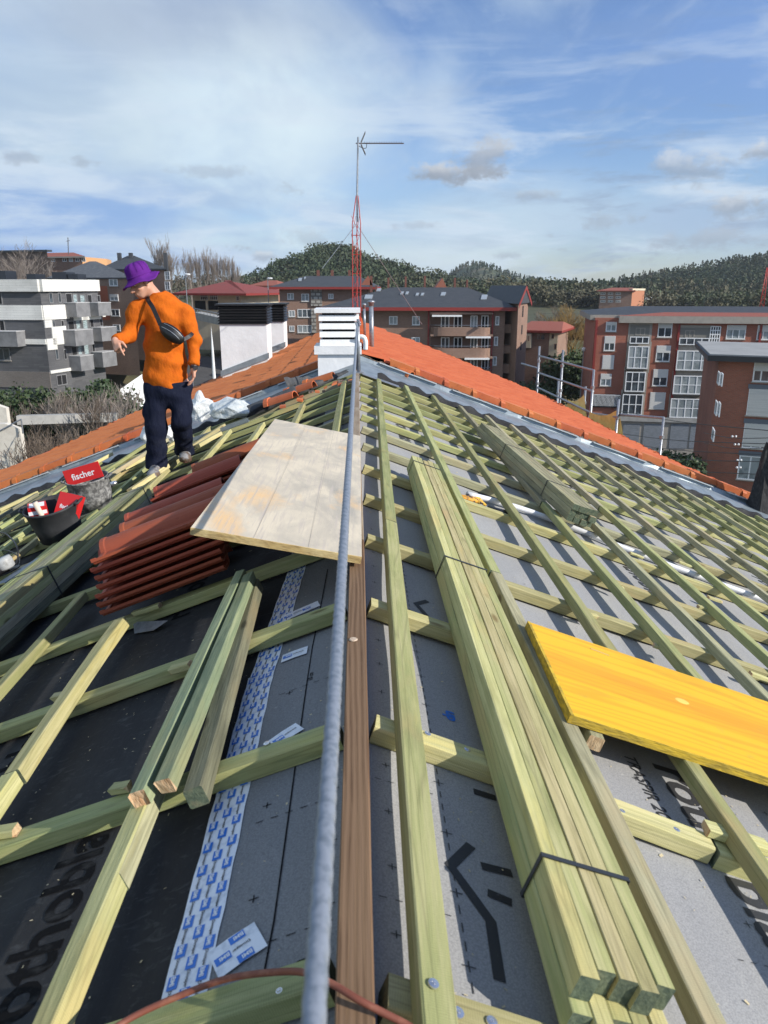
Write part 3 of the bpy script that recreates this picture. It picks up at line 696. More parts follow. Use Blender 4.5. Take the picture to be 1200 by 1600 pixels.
# offcut wedges lying against the counter battens: loose pieces of their own
def offcut(px, py, fn, side, L=.09, w=.035, h=.022, ang=8, z0=.0, mt=M_gw2, label='', end=M_endp):
    p = fn(px, py, z0)
    o = timber('wood_offcut', p.x, p.y, z0 + .001, L, w, h, (math.cos(R(ang)) * side, math.sin(R(ang)), 0), side, mt, None, end=end, rough_end=.006)
    tag(o, label, 'wood offcut', 'small wood offcuts left on the counter battens')
offcut(124, 1085, onL, -1, .10, label='small pale offcut on the left counter batten beside the second batten')
offcut(300, 1043, onL, -1, .07, label='short brown offcut on the counter batten left of the loose timber pair')
offcut(30, 1300, onL, -1, .12, label='chunky brown offcut on the counter batten at the left photo edge')
offcut(205, 1232, onL, -1, .05, .03, .02, label='tiny brown chip beside the sawn end of the near left batten')
offcut(250, 950, onL, -1, .12, .03, .02, label='thin splintered offcut lying just below the front tile stack')
offcut(1100, 1300, onR, 1, .17, .045, .024, -2, label='split yellow offcut on the counter batten below the yellow board')
for k, (px, py) in enumerate(((948, 913), (903, 958), (1090, 950), (983, 866), (1020, 1010), (1170, 1055), (1105, 935), (1060, 880))):
    offcut(px, py, onR, 1, .09, .03, .016, rnd.uniform(-10, 10), z0=.0, label=['thin offcut by the third batten right of the ridge', 'pale splinter of wood left of the fourth right batten', 'small offcut on the far side of the yellow board', 'pale offcut near the long white pipe', 'loose chip wedged against a batten above the yellow board', 'yellow chip at the right photo edge above the board', 'offcut under the fifth right batten', 'short offcut beside the strapped brown bundle'][k])

# silver strip of torn foil beside the left counter batten
fo = MB(); a = onL(208, 972, -.03); b_ = onL(262, 970, -.03); c_ = onL(240, 985, -.05); d_ = onL(210, 990, -.055)
fo.prism([a, b_, c_, d_], (0, 0, .0015))
tag(fo.build('foil_scrap', M_galv), 'torn silver foil scrap on the black membrane below the tile stack', 'foil scrap')

# ---------------------------------------------------------------- printed lettering
def text_mesh(body, size, shear=0.0, bold=0.0):
    cu = bpy.data.curves.new('tmp', 'FONT'); cu.body = body; cu.size = size; cu.align_x = 'LEFT'; cu.offset = bold; cu.shear = shear
    cu.resolution_u = 3
    ob = bpy.data.objects.new('tmp', cu); COL.objects.link(ob)
    bpy.context.view_layer.update()
    me = bpy.data.meshes.new_from_object(ob.evaluated_get(bpy.context.evaluated_depsgraph_get()))
    v = [x.co.copy() for x in me.vertices]; f = [list(p.vertices) for p in me.polygons]
    bpy.data.objects.remove(ob); bpy.data.curves.remove(cu); bpy.data.meshes.remove(me)
    return v, f
def lay(mb, vf, X, Y, ang, side, lift, mi=0):
    """lay flat marks on a slope: origin X,Y (world), reading direction at angle ang in plan, following the sheet"""
    v, f = vf
    ca, sa = math.cos(R(ang)), math.sin(R(ang)); c = math.cos(SLR)
    out = []
    for p in v:
        dx = (p.x * ca - p.y * sa); dy = (p.x * sa + p.y * ca)
        x = X + dx * c; out.append((x, Y + dy, -T * abs(x) + lift + WOB(x, Y + dy)))
    mb.raw(out, f, mi)
def bar(mb, X0, Y0, X1, Y1, w, side, lift, mi=0):
    d = Vector((X1 - X0, Y1 - Y0, 0)); L = d.length; n = max(1, int(L / .05)); ang = math.atan2(d.y, d.x); nx, ny = -math.sin(ang) * w / 2, math.cos(ang) * w / 2
    vs, fs = [], []
    for i in range(n + 1):
        x, y = X0 + d.x * i / n, Y0 + d.y * i / n
        for q in (1, -1): vs.append((x + nx * q, y + ny * q, -T * abs(x + nx * q) + lift + WOB(x + nx * q, y + ny * q)))
    for i in range(n): fs.append((2 * i, 2 * i + 1, 2 * i + 3, 2 * i + 2))
    mb.raw(vs, fs, mi)
LIFT_R, LIFT_L, LIFT_G = -.0558, -.0602, -.0568
pr = MB()
big = text_mesh('rothoblaas', .200, 0, .005); mid = text_mesh('TRASPIR 200', .058, .1, .0008)
# the same words along the sheet, reading towards the near end
for (X, Y) in ((.880, 1.99), (.34, 6.9), (1.62, 4.6), (2.3, 2.9), (1.95, 7.6), (.36, 1.25), (3.1, 5.6), (3.0, 8.6), (4.2, 7.0)):
    lay(pr, big, X, Y, -90, 1, LIFT_R)
for (X, Y) in ((.785, 1.985), (.62, 4.55), (.98, 3.55), (1.45, 5.9), (1.75, 3.4), (2.6, 6.0)):
    lay(pr, mid, X, Y, -90, 1, LIFT_R)
lay(pr, mid, .36, 5.3, -90, 1, LIFT_R); lay(pr, text_mesh('2', .07), 1.0, .98, -90, 1, LIFT_R)
# house shaped line mark and two slanted bars below it
def pxl(mb, pts, w, z, mi=0, fn=onR):
    P0_ = [fn(x, y, z) for x, y in pts]; P = []
    for a_, b2 in zip(P0_[:-1], P0_[1:]):
        k_ = max(1, int((b2 - a_).length / .05)); P += [a_.lerp(b2, j_ / k_) for j_ in range(k_)]
    P.append(P0_[-1]); vs = []
    n = len(P)
    for i in range(n):
        t = (P[min(i + 1, n - 1)] - P[max(i - 1, 0)]); t.z = 0; t.normalize(); q = Vector((-t.y, t.x, 0))
        k = 1.0
        if 0 < i < n - 1:
            a1 = (P[i] - P[i - 1]); a1.z = 0; a1.normalize(); k = 1 / max(.5, abs(a1.dot(t)))
        for s_ in (1, -1):
            c = P[i] + q * (w / 2 * s_ * k); vs.append((c.x, c.y, -T * abs(c.x) + z + WOB(c.x, c.y)))
    mb.raw(vs, [(2 * i, 2 * i + 1, 2 * i + 3, 2 * i + 2) for i in range(n - 1)], mi)
pxl(pr, [(736, 1320), (704, 1352), (767, 1440), (781, 1534)], .022, LIFT_R)
pxl(pr, [(752, 1352), (800, 1364)], .022, LIFT_R); pxl(pr, [(762, 1394), (800, 1410)], .022, LIFT_R)
pxl(pr, [(740, 1237), (775, 1248)], .022, LIFT_R)
pxl(pr, [(668, 938), (650, 942), (677, 972)], .020, LIFT_R)
# dashed cutting guides with crosses
def guide(mb, X, y0, y1, side, lift, crosses=True, step=.085):
    y = y0; k = 0
    while y < y1:
        if k % 4 == 0 and crosses:
            bar(mb, X - .012, y, X + .012, y, .0022, side, lift); bar(mb, X, y - .012, X, y + .012, .0022, side, lift)
        else: bar(mb, X, y - .011, X, y + .011, .0022, side, lift)
        y += step / 2; k += 1
guide(pr, .182, .7, 5, 1, LIFT_R)
for X in (.058,):
    y = .9
    while y < 3.4:
        bar(pr, X - .009, y, X + .009, y, .002, 1, LIFT_R); bar(pr, X, y - .009, X, y + .009, .002, 1, LIFT_R); y += .165
for y in (1.145, 1.50):
    for k in range(5): bar(pr, .03 + k * .03, y, .044 + k * .03, y, .0018, 1, LIFT_R)
for (X, Y) in ((.86, 1.36), (.83, 1.62), (.97, 1.12), (1.0, 1.42), (.78, 1.86), (1.2, 1.9), (1.25, 1.3), (1.5, 2.8), (2.2, 3.3), (.78, 1.02)):
    bar(pr, X - .010, Y, X + .010, Y, .002, 1, LIFT_R); bar(pr, X, Y - .010, X, Y + .010, .002, 1, LIFT_R)
for k in range(7): bar(pr, .78 + k * .028, 1.245, .792 + k * .028, 1.245, .0018, 1, LIFT_R)
pr.build('printed_lettering', M_ink, memR)
pb = MB(); lay(pb, text_mesh('up', .05, 0, .002), .238, 1.90, -90, 1, LIFT_R); pb.build('blue_lettering', M_blue, memR)
# left grey strip: ruled line, crosses and small notes
pg = MB()
def lineL(pts, w=.003): pxl(pg, pts, w, LIFT_G, fn=onL)
lineL([(398, 1600), (428, 1440), (457, 1230), (488, 1010), (512, 890)], .0035)
guide(pg, -.062, .8, 3.2, -1, LIFT_G)
for (X, Y) in ((-.215, 1.50), (-.205, 1.99), (-.2, 1.70), (-.21, 1.22), (-.2, 2.6)):
    bar(pg, X - .010, Y, X + .010, Y, .0022, -1, LIFT_G); bar(pg, X, Y - .010, X, Y + .010, .0022, -1, LIFT_G)
for y in (1.45, 1.10, 2.0):
    for k in range(6): bar(pg, -.235 + k * .033, y, -.218 + k * .033, y, .002, -1, LIFT_G)
lay(pg, text_mesh('10 cm', .020, 0, .0004), -.140, 2.02, 90, -1, LIFT_G); lay(pg, text_mesh('15 cm', .020, 0, .0004), -.075, 2.06, 90, -1, LIFT_G)
lay(pg, text_mesh('T version', .036, 0, .0004), -.098, .90, 90, -1, LIFT_G)
lay(pg, text_mesh('< 30', .040, 0, .0004), -.170, .93, 90, -1, LIFT_G)
lay(pg, text_mesh('10,7', .030, 0, .0004), -.150, .97, 90, -1, LIFT_G)
pg.build('printed_lettering', M_inkb, memG)
# worn dark lettering on the black membrane, reading away from us
pk = MB()
for (X, Y) in ((-.62, 1.05), (-1.06, 1.75), (-1.45, 1.2), (-2.0, 3.4), (-.72, 3.0), (-1.9, 1.2)):
    lay(pk, text_mesh('rothoblaas', .17, 0, .004), X, Y, 90, -1, LIFT_L)
lay(pk, text_mesh('TRASPIR', .08, 0, .001), -1.25, 2.0, 90, -1, LIFT_L)
pk.build('worn_lettering', M_inkb, memL)

# ---------------------------------------------------------------- jointing tape
def tape_piece(name, P0, P1, w, lift, cell=.068):
    """P0,P1 = centre line ends in plan on the left slope"""
    a = Vector((*P0, 0)); b_ = Vector((*P1, 0)); d = (b_ - a); L = d.length; d.normalize(); q = Vector((-d.y, d.x, 0)); ang = math.degrees(math.atan2(d.y, d.x))
    mb = MB(); n = max(2, int(L / .06)); vs = []
    for i in range(n + 1):
        for s_ in (1, 0, -1):
            c = a + d * (L * i / n) + q * (w / 2 * s_ + (.0015 * math.sin(i * 2.1) if s_ else 0)); vs.append((c.x, c.y, -T * abs(c.x) + lift + WOB(c.x, c.y) + .0004 * math.sin(i * 1.3)))
    mb.raw(vs, [(3 * i + k, 3 * i + k + 1, 3 * i + k + 4, 3 * i + k + 3) for i in range(n) for k in (0, 1)])
    o = mb.build(name, M_tape, memL)
    sq, wt, bk = MB(), MB(), MB()
    tb = text_mesh('BMI', .0130, 0, .0004); td = text_mesh('Divotaper', .0088, 0, .00015)
    i = 0; along = .004
    while along < L - .035:
        for r_ in (-1, 0, 1):
            off = r_ * .0265
            if abs(off) > w / 2 - .011: continue
            u = along + (cell * .5 if r_ % 2 else 0)
            if u + .03 > L: continue
            p = a + d * u + q * off
            vs = []
            for (uu, vv) in ((0, -.0095), (.029, -.0095), (.029, .0095), (0, .0095)):
                e = p + d * uu + q * vv; vs.append((e.x, e.y, -T * abs(e.x) + lift + .0012 + WOB(e.x, e.y)))
            sq.raw(vs, [(0, 1, 2, 3)])
            o1 = p + d * .0275 + q * .0050
            lay(wt, tb, o1.x, o1.y, ang + 180, -1, lift + .0018)
            if u + .066 < L: o2 = p + d * .0660 + q * .0035; lay(bk, td, o2.x, o2.y, ang + 180, -1, lift + .0018)
        along += cell; i += 1
    sq.build('blue_block', M_blue, o); wt.build('white_lettering', M_white, o); bk.build('black_lettering', M_inkb, o)
tape_piece('joint_tape', (-.308, .55), (-.312, 2.2), .084, -.0562)
tape_piece('joint_tape', (-.309, 2.15), (-.255, 3.30), .080, -.0556)
q0, q1 = onL(332, 1500, -.04), onL(398, 1452, -.04)
tape_piece('tape_patch', (q0.x, q0.y), (q1.x + .01, q1.y), .075, -.0540)
q0, q1 = onL(425, 1158, -.04), onL(468, 1130, -.04)
tape_piece('tape_patch', (q0.x, q0.y), (q1.x, q1.y), .050, -.0540)
q0, q1 = onL(442, 960, -.04), onL(498, 935, -.04)
tape_piece('tape_patch', (q0.x, q0.y), (q1.x, q1.y), .055, -.0540)
q0, q1 = onL(440, 1022, -.04), onL(480, 1008, -.04)
tape_piece('tape_patch', (q0.x, q0.y), (q1.x, q1.y), .055, -.0540)

# ---------------------------------------------------------------- flashing along the far edge
for s in (1, -1):
    mb = MB(); N_ = 40
    prof = [(YE + .02, -.035), (YE + .16, -.01), (YE + .55, .035), (YE + 1.02, .055), (YE + 1.04, .105), (YE + 1.07, .105), (YE + 1.075, -.02)]
    vs = []
    for i in range(N_ + 1):
        x = .04 + (EAVE - .04) * i / N_
        for k, (y, z) in enumerate(prof):
            vs.append((s * x, y + .006 * math.sin(i * 2.3 + k), -T * x + z + .006 * math.sin(i * 1.7 + k * 2)))
    n = len(prof)
    mb.raw(vs, [(i * n + k, (i + 1) * n + k, (i + 1) * n + k + 1, i * n + k + 1) for i in range(N_) for k in range(n - 1)])
    fl = mb.build('flashing', M_zinc, roof)
    st = MB(); x = .3
    while x < EAVE - 1:
        st.obox((s * x, YE + 1.0, -T * x + .105), (s * .78, 0, -T * .78), (0, .05, 0), (0, 0, .012)); x += 1.0
    st.build('flashing_clip', mat('bright_zinc', (.62, .66, .68), .35, metal=.4), fl)
    # crumpled membrane edge folded up in front of the zinc
    cm = MB(); vs = []; NN = 150
    for i in range(NN + 1):
        x = .25 + (EAVE - .3) * i / NN
        hgt = .035 + .03 * abs(math.sin(i * .42 + s)) + .015 * math.sin(i * 1.3)
        for k, (dy, dz) in enumerate(((-.02, -.05), (.02, hgt * .6), (.06, hgt), (.12, hgt * .7), (.18, -.03))):
            vs.append((s * x, YE + .0 + dy + .02 * math.sin(i * .8), -T * x + dz))
    cm.raw(vs, [(i * 5 + k, (i + 1) * 5 + k, (i + 1) * 5 + k + 1, i * 5 + k + 1) for i in range(NN) for k in range(4)])
    cm.build('membrane_fold', M_memb, roof, smooth=True)
# walls of the building below
M_ourw = mat('our_wall', (.40, .30, .20), .9, extra=bricks((.36, .20, .13), (.30, .16, .10), (.30, .25, .2)))
wb = MB(); wb.prism([(-6.9, -3.2, -19), (6.9, -3.2, -19), (6.9, -3.2, -2.75), (0, -3.2, -.3), (-6.9, -3.2, -2.75)], (0, 13.6, 0)); wb.build('wall', M_ourw, roof)

# ================================================================== TILED PART OF THE ROOF BEYOND
tz = .15
troof = empty('tiled_roof', (0, 11, 0), 'orange clay tiled roof beyond the flashing, falling left and right of the chimney', 'roof')
RP = [onR(x, y, tz) for x, y in ((575, 508), (650, 535), (750, 577), (850, 620), (950, 672), (1050, 722), (1130, 757))]
LP_ = [onL(x, y, tz) for x, y in ((497, 522), (440, 545), (345, 590), (225, 640), (100, 697), (0, 738))]
YT0 = YE + 1.22
def limit(P, side):
    ys = [p.y for p in P][::-1]; xs = [abs(p.x) for p in P][::-1]
    return lambda y: float(np.interp(y, ys, xs))
# make the limits monotonic in y
def mono(P):
    out = [P[-1]]
    for p in P[::-1][1:]:
        if p.y > out[-1].y + .05: out.append(p)
    return out[::-1]
RP, LP2 = mono(RP), mono(LP_)
YTR, YTL = RP[0].y, LP2[0].y
def tile_field(side, P, ymax, pitch=.235, row=.37):
    lim = limit(P, side); extra = 0.0
    vs, fs = [], []
    ny = int((ymax - YT0) / pitch * 8)
    nr = int(8.2 / row)
    cols = []
    for j in range(ny + 1):
        y = YT0 + (ymax - YT0) * j / ny
        ph = ((y - YT0) / pitch) % 1.0
        wv = (.030 * math.sin(ph / .55 * math.pi) if ph < .55 else -.006 * math.sin((ph - .55) / .45 * math.pi))
        xm = lim(y); col = []
        for k in range(nr):
            for e in (0, 1):
                x = min(k * row + e * row * .999, xm)
                col.append((side * x, y, -T * x + tz + wv + (-.03 if e == 0 else .012) + (k % 3) * .002 + .004 * math.sin(k * 3.1 + int((y - YT0) / pitch) * 2.3)))
        cols.append(col)
    n = len(cols[0])
    for c in cols: vs += c
    for j in range(ny):
        for i in range(n - 1):
            a, b_ = j * n + i, j * n + i + 1
            if abs(vs[a][0] - vs[b_][0]) < 1e-6 and abs(vs[a][2] - vs[b_][2]) < 1e-6: continue
            fs.append((a, b_, b_ + n, a + n))
    return add('tile_field', vs, fs, M_tile, troof, smooth=False)
tile_field(1, RP, YTR); tile_field(-1, LP2, YTL)
def half_tile(name, A, B, r, mt, parent, lift=.0, lip=1.12, n=10, axis_n=Vector((0, 0, 1))):
    """a curved cap tile from A to B, wider at B"""
    A, B = Vector(A), Vector(B); d = (B - A).normalized(); s_ = d.cross(axis_n).normalized(); u = s_.cross(d).normalized()
    mb = MB(); vs = []
    prof = [(0.0, 1.0), (.86, lip * .96), (.86, lip * 1.10), (1.0, lip * 1.12)]
    for (t, k) in prof:
        c = A.lerp(B, t)
        for i in range(n + 1):
            a = math.pi * i / n; vs.append(c + s_ * (math.cos(a) * r * k) + u * (math.sin(a) * r * k + lift))
        for i in range(n + 1):
            a = math.pi * (n - i) / n; vs.append(c + s_ * (math.cos(a) * r * k * .86) + u * (math.sin(a) * r * k * .86 + lift))
    w = 2 * n + 2
    for j in range(len(prof) - 1):
        for i in range(w):
            mb.f.append([j * w + i, j * w + (i + 1) % w, (j + 1) * w + (i + 1) % w, (j + 1) * w + i]); mb.m.append(0)
    mb.f.append(list(range(w))); mb.m.append(0); mb.f.append([3 * w + i for i in range(w)][::-1]); mb.m.append(0)
    mb.v = vs
    return mb.build(name, mt, parent, smooth=False)
for s, P in ((1, RP), (-1, LP2)):
    x = .45; k = 0
    xm = limit(P, s)(YT0 + .05)
    while x < xm + .15:
        x2 = x + .40
        # verge tiles: an angle tile with an upstanding rib at its lower end
        mb = MB()
        y0 = YT0 - .06
        A = Vector((s * x, y0, -T * x + tz - .13)); dx = Vector((s * .405, 0, -T * .405))
        mb.obox(A, dx, (0, .028, 0), (0, 0, .165)); mb.obox(A + Vector((0, 0, .165)), dx, (0, .19, 0), (0, 0, .022))
        dd = Vector((s * .06, 0, -T * .06)); B = Vector((s * (x + .35), y0 - .018, -T * (x + .35) + tz - .140))
        q = [B, B + Vector((0, 0, .165)), B + Vector((0, .012, .190)), B + Vector((0, .045, .205)), B + Vector((0, .15, .205)), B + Vector((0, .20, .185)), B + Vector((0, .20, .16)), B + Vector((0, .02, .15)), B + Vector((0, .02, 0))]
        mb.prism(q, dd)
        mb.build('verge_tile', M_tile, troof)
        x = x2; k += 1
    # rubble upstand between the zinc and the tiles
    mb = MB(); vs = []; NN = 120
    for i in range(NN + 1):
        x = .05 + (EAVE - .3) * i / NN
        for k, z in enumerate((-.10, -.03, .02, tz - .03)):
            vs.append((s * x, YE + 1.10 + rnd.uniform(-.02, .02) + k * .012, -T * x + z + rnd.uniform(-.012, .012)))
    mb.raw(vs, [(i * 4 + k, (i + 1) * 4 + k, (i + 1) * 4 + k + 1, i * 4 + k + 1) for i in range(NN) for k in range(3)])
    mb.build('rubble_upstand', M_rubble, troof)
    # cap tiles along the outer (hip) edge
    pts = P; 
    for a, b_ in zip(pts[:-1], pts[1:]):
        d = b_ - a; n = max(1, int(d.length / .42))
        for i in range(n):
            half_tile('hip_tile', a + d * (i / n) + Vector((0, 0, -.06)), a + d * ((i + 1) / n) + Vector((0, 0, -.06)), .075, M_tile, troof)
y = YT0 + .35
while y < YTL - .3:
    half_tile('ridge_tile', (0, y + .42, tz - .03), (0, y, tz - .03), .12, M_tile, troof); y += .42
# what closes the tiled roof below
hb = MB()
ymx = min(YTR, YTL)
for s, P in ((1, RP), (-1, LP2)):
    lim = limit(P, s)
    ys = np.linspace(YT0 - .02, P[0].y, 16)
    vs = []
    for yy in ys:
        xm = lim(yy) - .12
        vs += [(0, yy, -.12), (s * xm, yy, -T * xm - .02), (s * xm, yy, -T * xm - .35), (0, yy, -3.5)]
    hb.raw(vs, [(i * 4 + k, (i + 1) * 4 + k, (i + 1) * 4 + (k + 1) % 4, i * 4 + (k + 1) % 4) for i in range(15) for k in range(4)] + [(0, 1, 2, 3), (60, 63, 62, 61)])
hb.build('roof_soffit', M_ourw, troof)
wb2 = MB(); wb2.prism([(-4.9, 10.6, -19), (4.4, 10.6, -19), (4.4, 10.6, -2.2), (-4.9, 10.6, -2.4)], (0, 6.2, 0)); wb2.build('wall', M_ourw, troof)

# ================================================================== THINGS ON THE ROOF
def strap_ring(mb, M, x, y0, y1, z0, z1, w=.011, t=.0012):
    """a flat band round the rectangle y0..y1, z0..z1 at x, in frame M"""
    o = .0015
    for (a, b_) in (((x, y0 - o - t, z0 - o), (x + w, y0 - o, z1 + o)), ((x, y1 + o, z0 - o), (x + w, y1 + o + t, z1 + o)),
                    ((x, y0 - o - t, z1 + o), (x + w, y1 + o + t, z1 + o + t)), ((x, y0 - o - t, z0 - o - t), (x + w, y1 + o + t, z0 - o))):
        mb.box(a, b_)
def bundle(label, X, Y, z0, dirv, side, L, ny, nz, w, h, mt, straps, stag, grp, endm=None, strapm=None):
    M = frame_on(X, Y, z0, dirv, side)
    e = empty('timber_bundle', M.translation, label, 'timber bundle', grp)
    for j in range(nz):
        for i in range(ny):
            bseed[0] += 1
            a = stag(i, j); L_ = L - a + rnd.uniform(-.02, .03)
            v, f, m = beam_mesh(L_, w - .0016, h - .001, bseed[0], warp=.0008, bev=.0018)
            Mi = M @ Matrix.Translation((a, (i + .5) * w + (rnd.uniform(-.002, .002)), j * h))
            add('timber', v, [tuple(reversed(q)) for q in f], None, e, Mi, mats=[mt[rnd.randrange(len(mt))], endm or M_end], fm=m)
    for x in straps:
        mb = MB(); strap_ring(mb, M, x, 0, ny * w, 0, nz * h); add('strap', mb.v, mb.f, strapm or M_strap, e, M)
    return e
# frame: x runs away from us, y to the left of it -> start at the right hand side
bundle('long strapped bundle of ten green timbers between the first two battens right of the ridge', .470, .935, .004, (0.0, 1, 0), 1, 3.78, 5, 2, .0355, .047,
       [M_gw, M_gw, M_gw2], (.245, 1.90, 3.62), lambda i, j: (-.040 if j == 0 else .0) + [.012, -.008, .014, -.004, .006][(i + 2 * j) % 5], 'strapped timber bundles on the roof')
p0, p1 = onR(885, 812, .045), onR(740, 676, .045)
bundle('shorter strapped bundle of brownish timbers three layers high, up the roof on the right', p0.x + .165, p0.y - .02, .047, (p1.x - p0.x, p1.y - p0.y, 0), 1, (p1 - p0).length, 4, 3, .046, .040,
       [M_gw3], (.55, 1.7), lambda i, j: rnd.uniform(-.02, .03), 'strapped timber bundles on the roof')
p0, p1 = onL(-60, 1075, .0), onL(250, 788, .0)
M_twd = greenwood('shade_dulled_wood', (.15, .15, .10), (.23, .23, .15), (.08, .085, .06))  # darker timber colour, the shade of the left slope is put into it
bundle('strapped bundle of timbers, some coloured dark for shade, on the shaded left slope below the buckets', p0.x, p0.y, .003, (p1.x - p0.x, p1.y - p0.y, 0), -1, (p1 - p0).length, 5, 4, .044, .042,
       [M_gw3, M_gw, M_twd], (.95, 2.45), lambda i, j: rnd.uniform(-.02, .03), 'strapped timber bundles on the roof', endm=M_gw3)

# loose timbers beside the ridge
def loose(label, X, Y, X2, Y2, side, z0, w, h, mt, end=None, rough_end=0, grp='loose timbers lying on the battens', name='loose_timber'):
    d = Vector((X2 - X, Y2 - Y, -T * (abs(X2) - abs(X))))
    o = timber(name, X, Y, z0, d.length, w, h, d, side, mt, None, end=end, rough_end=rough_end)
    return tag(o, label, 'timber', grp)
M_twog = greenwood('teal_wood', (.20, .25, .15), (.30, .34, .20), (.12, .16, .10))
loose('left timber of the pair with split brown ends on the near left slope', -.497, 1.50, -.452, 2.86, -1, .049, .040, .042, M_twog, M_endp, .010)
loose('right timber of the pair with split brown ends on the near left slope', -.440, 1.52, -.412, 2.80, -1, .049, .040, .042, M_twog, M_endp, .012)
loose('single timber in a shade-darkened colour, right of the split pair', -.362, 1.50, -.398, 2.80, -1, .002, .046, .050, M_twd, M_end)  # its dark wood carries the shade of a top the sun only grazes
for k, (x0, y0, x1, y1, z, mt) in enumerate(((0, 770, 120, 722, .05, M_gw2), (0, 800, 60, 772, .05, M_gw2), (90, 760, 225, 712, .05, M_gw2), (150, 760, 262, 690, .09, M_gw3),
                              (0, 838, 42, 815, .05, M_gw2), (0, 870, 32, 845, .05, M_gw), (195, 735, 285, 688, .05, M_gw2), (250, 735, 350, 668, .05, M_gw2),
                              (120, 742, 175, 712, .09, M_gw2), (0, 745, 70, 722, .02, M_gw), (310, 700, 345, 680, .05, M_gw2), (205, 770, 262, 732, .05, M_gw2), (0, 915, 65, 872, .05, M_zinc))):
    lb = ['pale loose timber at the left edge above the tub', 'short pale timber by the left edge beside the tub', 'pale timber running behind the buckets', 'grey timber stacked under the standing worker',
          'stub of pale timber against the dark tub', 'green timber behind the grinder', 'light timber by the worker\'s left boot', 'pale timber running up to the plastic bags', 'thin strip laid across timbers beside the worker',
          'green timber by the left flashing', 'short pale timber right of the worker', 'pale timber between boots and dark bundle', 'flat grey metal strip on the left slope'][k]
    a, b_ = onL(x0, y0, z), onL(x1, y1, z)
    loose(lb, a.x, a.y, b_.x, b_.y, -1, z, .055 if k != 12 else .09, .038 if k != 12 else .01, mt, end=M_gw2)
for k in range(10):
    a = onL(rnd.uniform(0, 230), rnd.uniform(745, 790), .06)
    a = Vector((-rnd.uniform(2.4, 4.4), rnd.uniform(6.2, 8.6), 0)); an = R(90 + rnd.uniform(-14, 14)); L = rnd.uniform(.6, 1.7)
    loose('loose timber among the jumble on the far left slope', a.x, a.y, a.x + math.cos(an) * L, a.y + math.sin(an) * L, -1, .05 + .035 * (k % 2), .05, .035, (M_gw, M_gw3, M_twd)[k % 3], end=M_gw2, grp='jumble of loose timbers on the far left slope')

# yellow formwork board with a block under it
def board(name, C4, thick, top, edge, label, cat, nx=2):
    """C4: near-left, near-right, far-right, far-left of the top face"""
    P = [Vector(c) for c in C4]; n = (P[1] - P[0]).cross(P[3] - P[0]).normalized()
    ex = (P[2] - P[3]) if (P[2] - P[3]).length > (P[3] - P[0]).length else (P[3] - P[0])
    ex = ex.normalized(); M = Matrix((ex, n.cross(ex), n)).transposed().to_4x4(); M.translation = P[0] - n * thick
    Mi = M.inverted(); Q = [Mi @ p for p in P]
    e = .0015
    mb = MB()
    lo = [Vector((q.x, q.y, 0)) for q in Q]; hi = [Vector((q.x, q.y, thick - e)) for q in Q]
    c = sum(hi, Vector()) / 4
    tp = [h + (c - h).normalized() * e * 1.4 + Vector((0, 0, e)) for h in hi]
    # ragged edge: subdivide the sides
    mb.raw(lo + hi + tp, [(3, 2, 1, 0)] + [(i, (i + 1) % 4, 4 + (i + 1) % 4, 4 + i) for i in range(4)] + [(4 + i, 4 + (i + 1) % 4, 8 + (i + 1) % 4, 8 + i) for i in range(4)], 1)
    mb.raw(tp, [(0, 1, 2, 3)], 0)
    return mb, M, P, n, ex
zt = .045 + .026
yb = [onR(894, 1112, zt), None, None, onR(829, 972, zt)]
yb = [Vector((.585, 1.868, 0)), Vector((1.98, 1.868, 0)), Vector((1.98, 2.495, 0)), Vector((.600, 2.495, 0))]
for v_ in yb: v_.z = -T * v_.x + zt + .004
mb, M, P, n, ex = board('b', yb, .026, M_ybd, M_ybe, '', '')
e = empty('formwork_board', P[0], 'glossy yellow formwork board lying across the battens on the right', 'board')
mb.build('panel', [M_ybd, M_ybe], e, M)
mb2 = MB()
fr = (P[3] - P[0]); fr.normalize()
mb2.obox(P[0] - ex * .003 - n * .0262 - fr * .001, ex * .010, fr * .632, n * .0268); mb2.build('edge_band', M_ybe, e)
pk_ = MB(); pc = P[0].lerp(P[2], .38); pc = P[0] + ex * .50 + fr * .36
pk_.lathe([(.0001, .0012), (.016, .0010), (.018, .0)], seg=14, ex=1.5)
pk_.build('repair_plug', mat('repair_plug', (.78, .58, .12), .5), e, frame_on(pc.x, pc.y, pc.z + T * pc.x, (1, .2, 0), 1))
for (u, v_) in ((.26, .56), (.98, .09)):
    c = P[0] + ex * u + fr * v_; q = MB(); q.box((-.035, -.005, 0), (.035, .005, .0012)); q.build('repair_plug', mat('worn_plug', (.60, .40, .12), .7), e, frame_on(c.x, c.y, c.z + T * c.x, (1, -.12, 0), 1))
timb = timber('wood_block', .640, 1.845, .0, .20, .045, .042, (.12, 1, 0), 1, M_gw3, None, end=M_endp)
tag(timb, 'short wooden block with a split brown end under the yellow board', 'wood block')

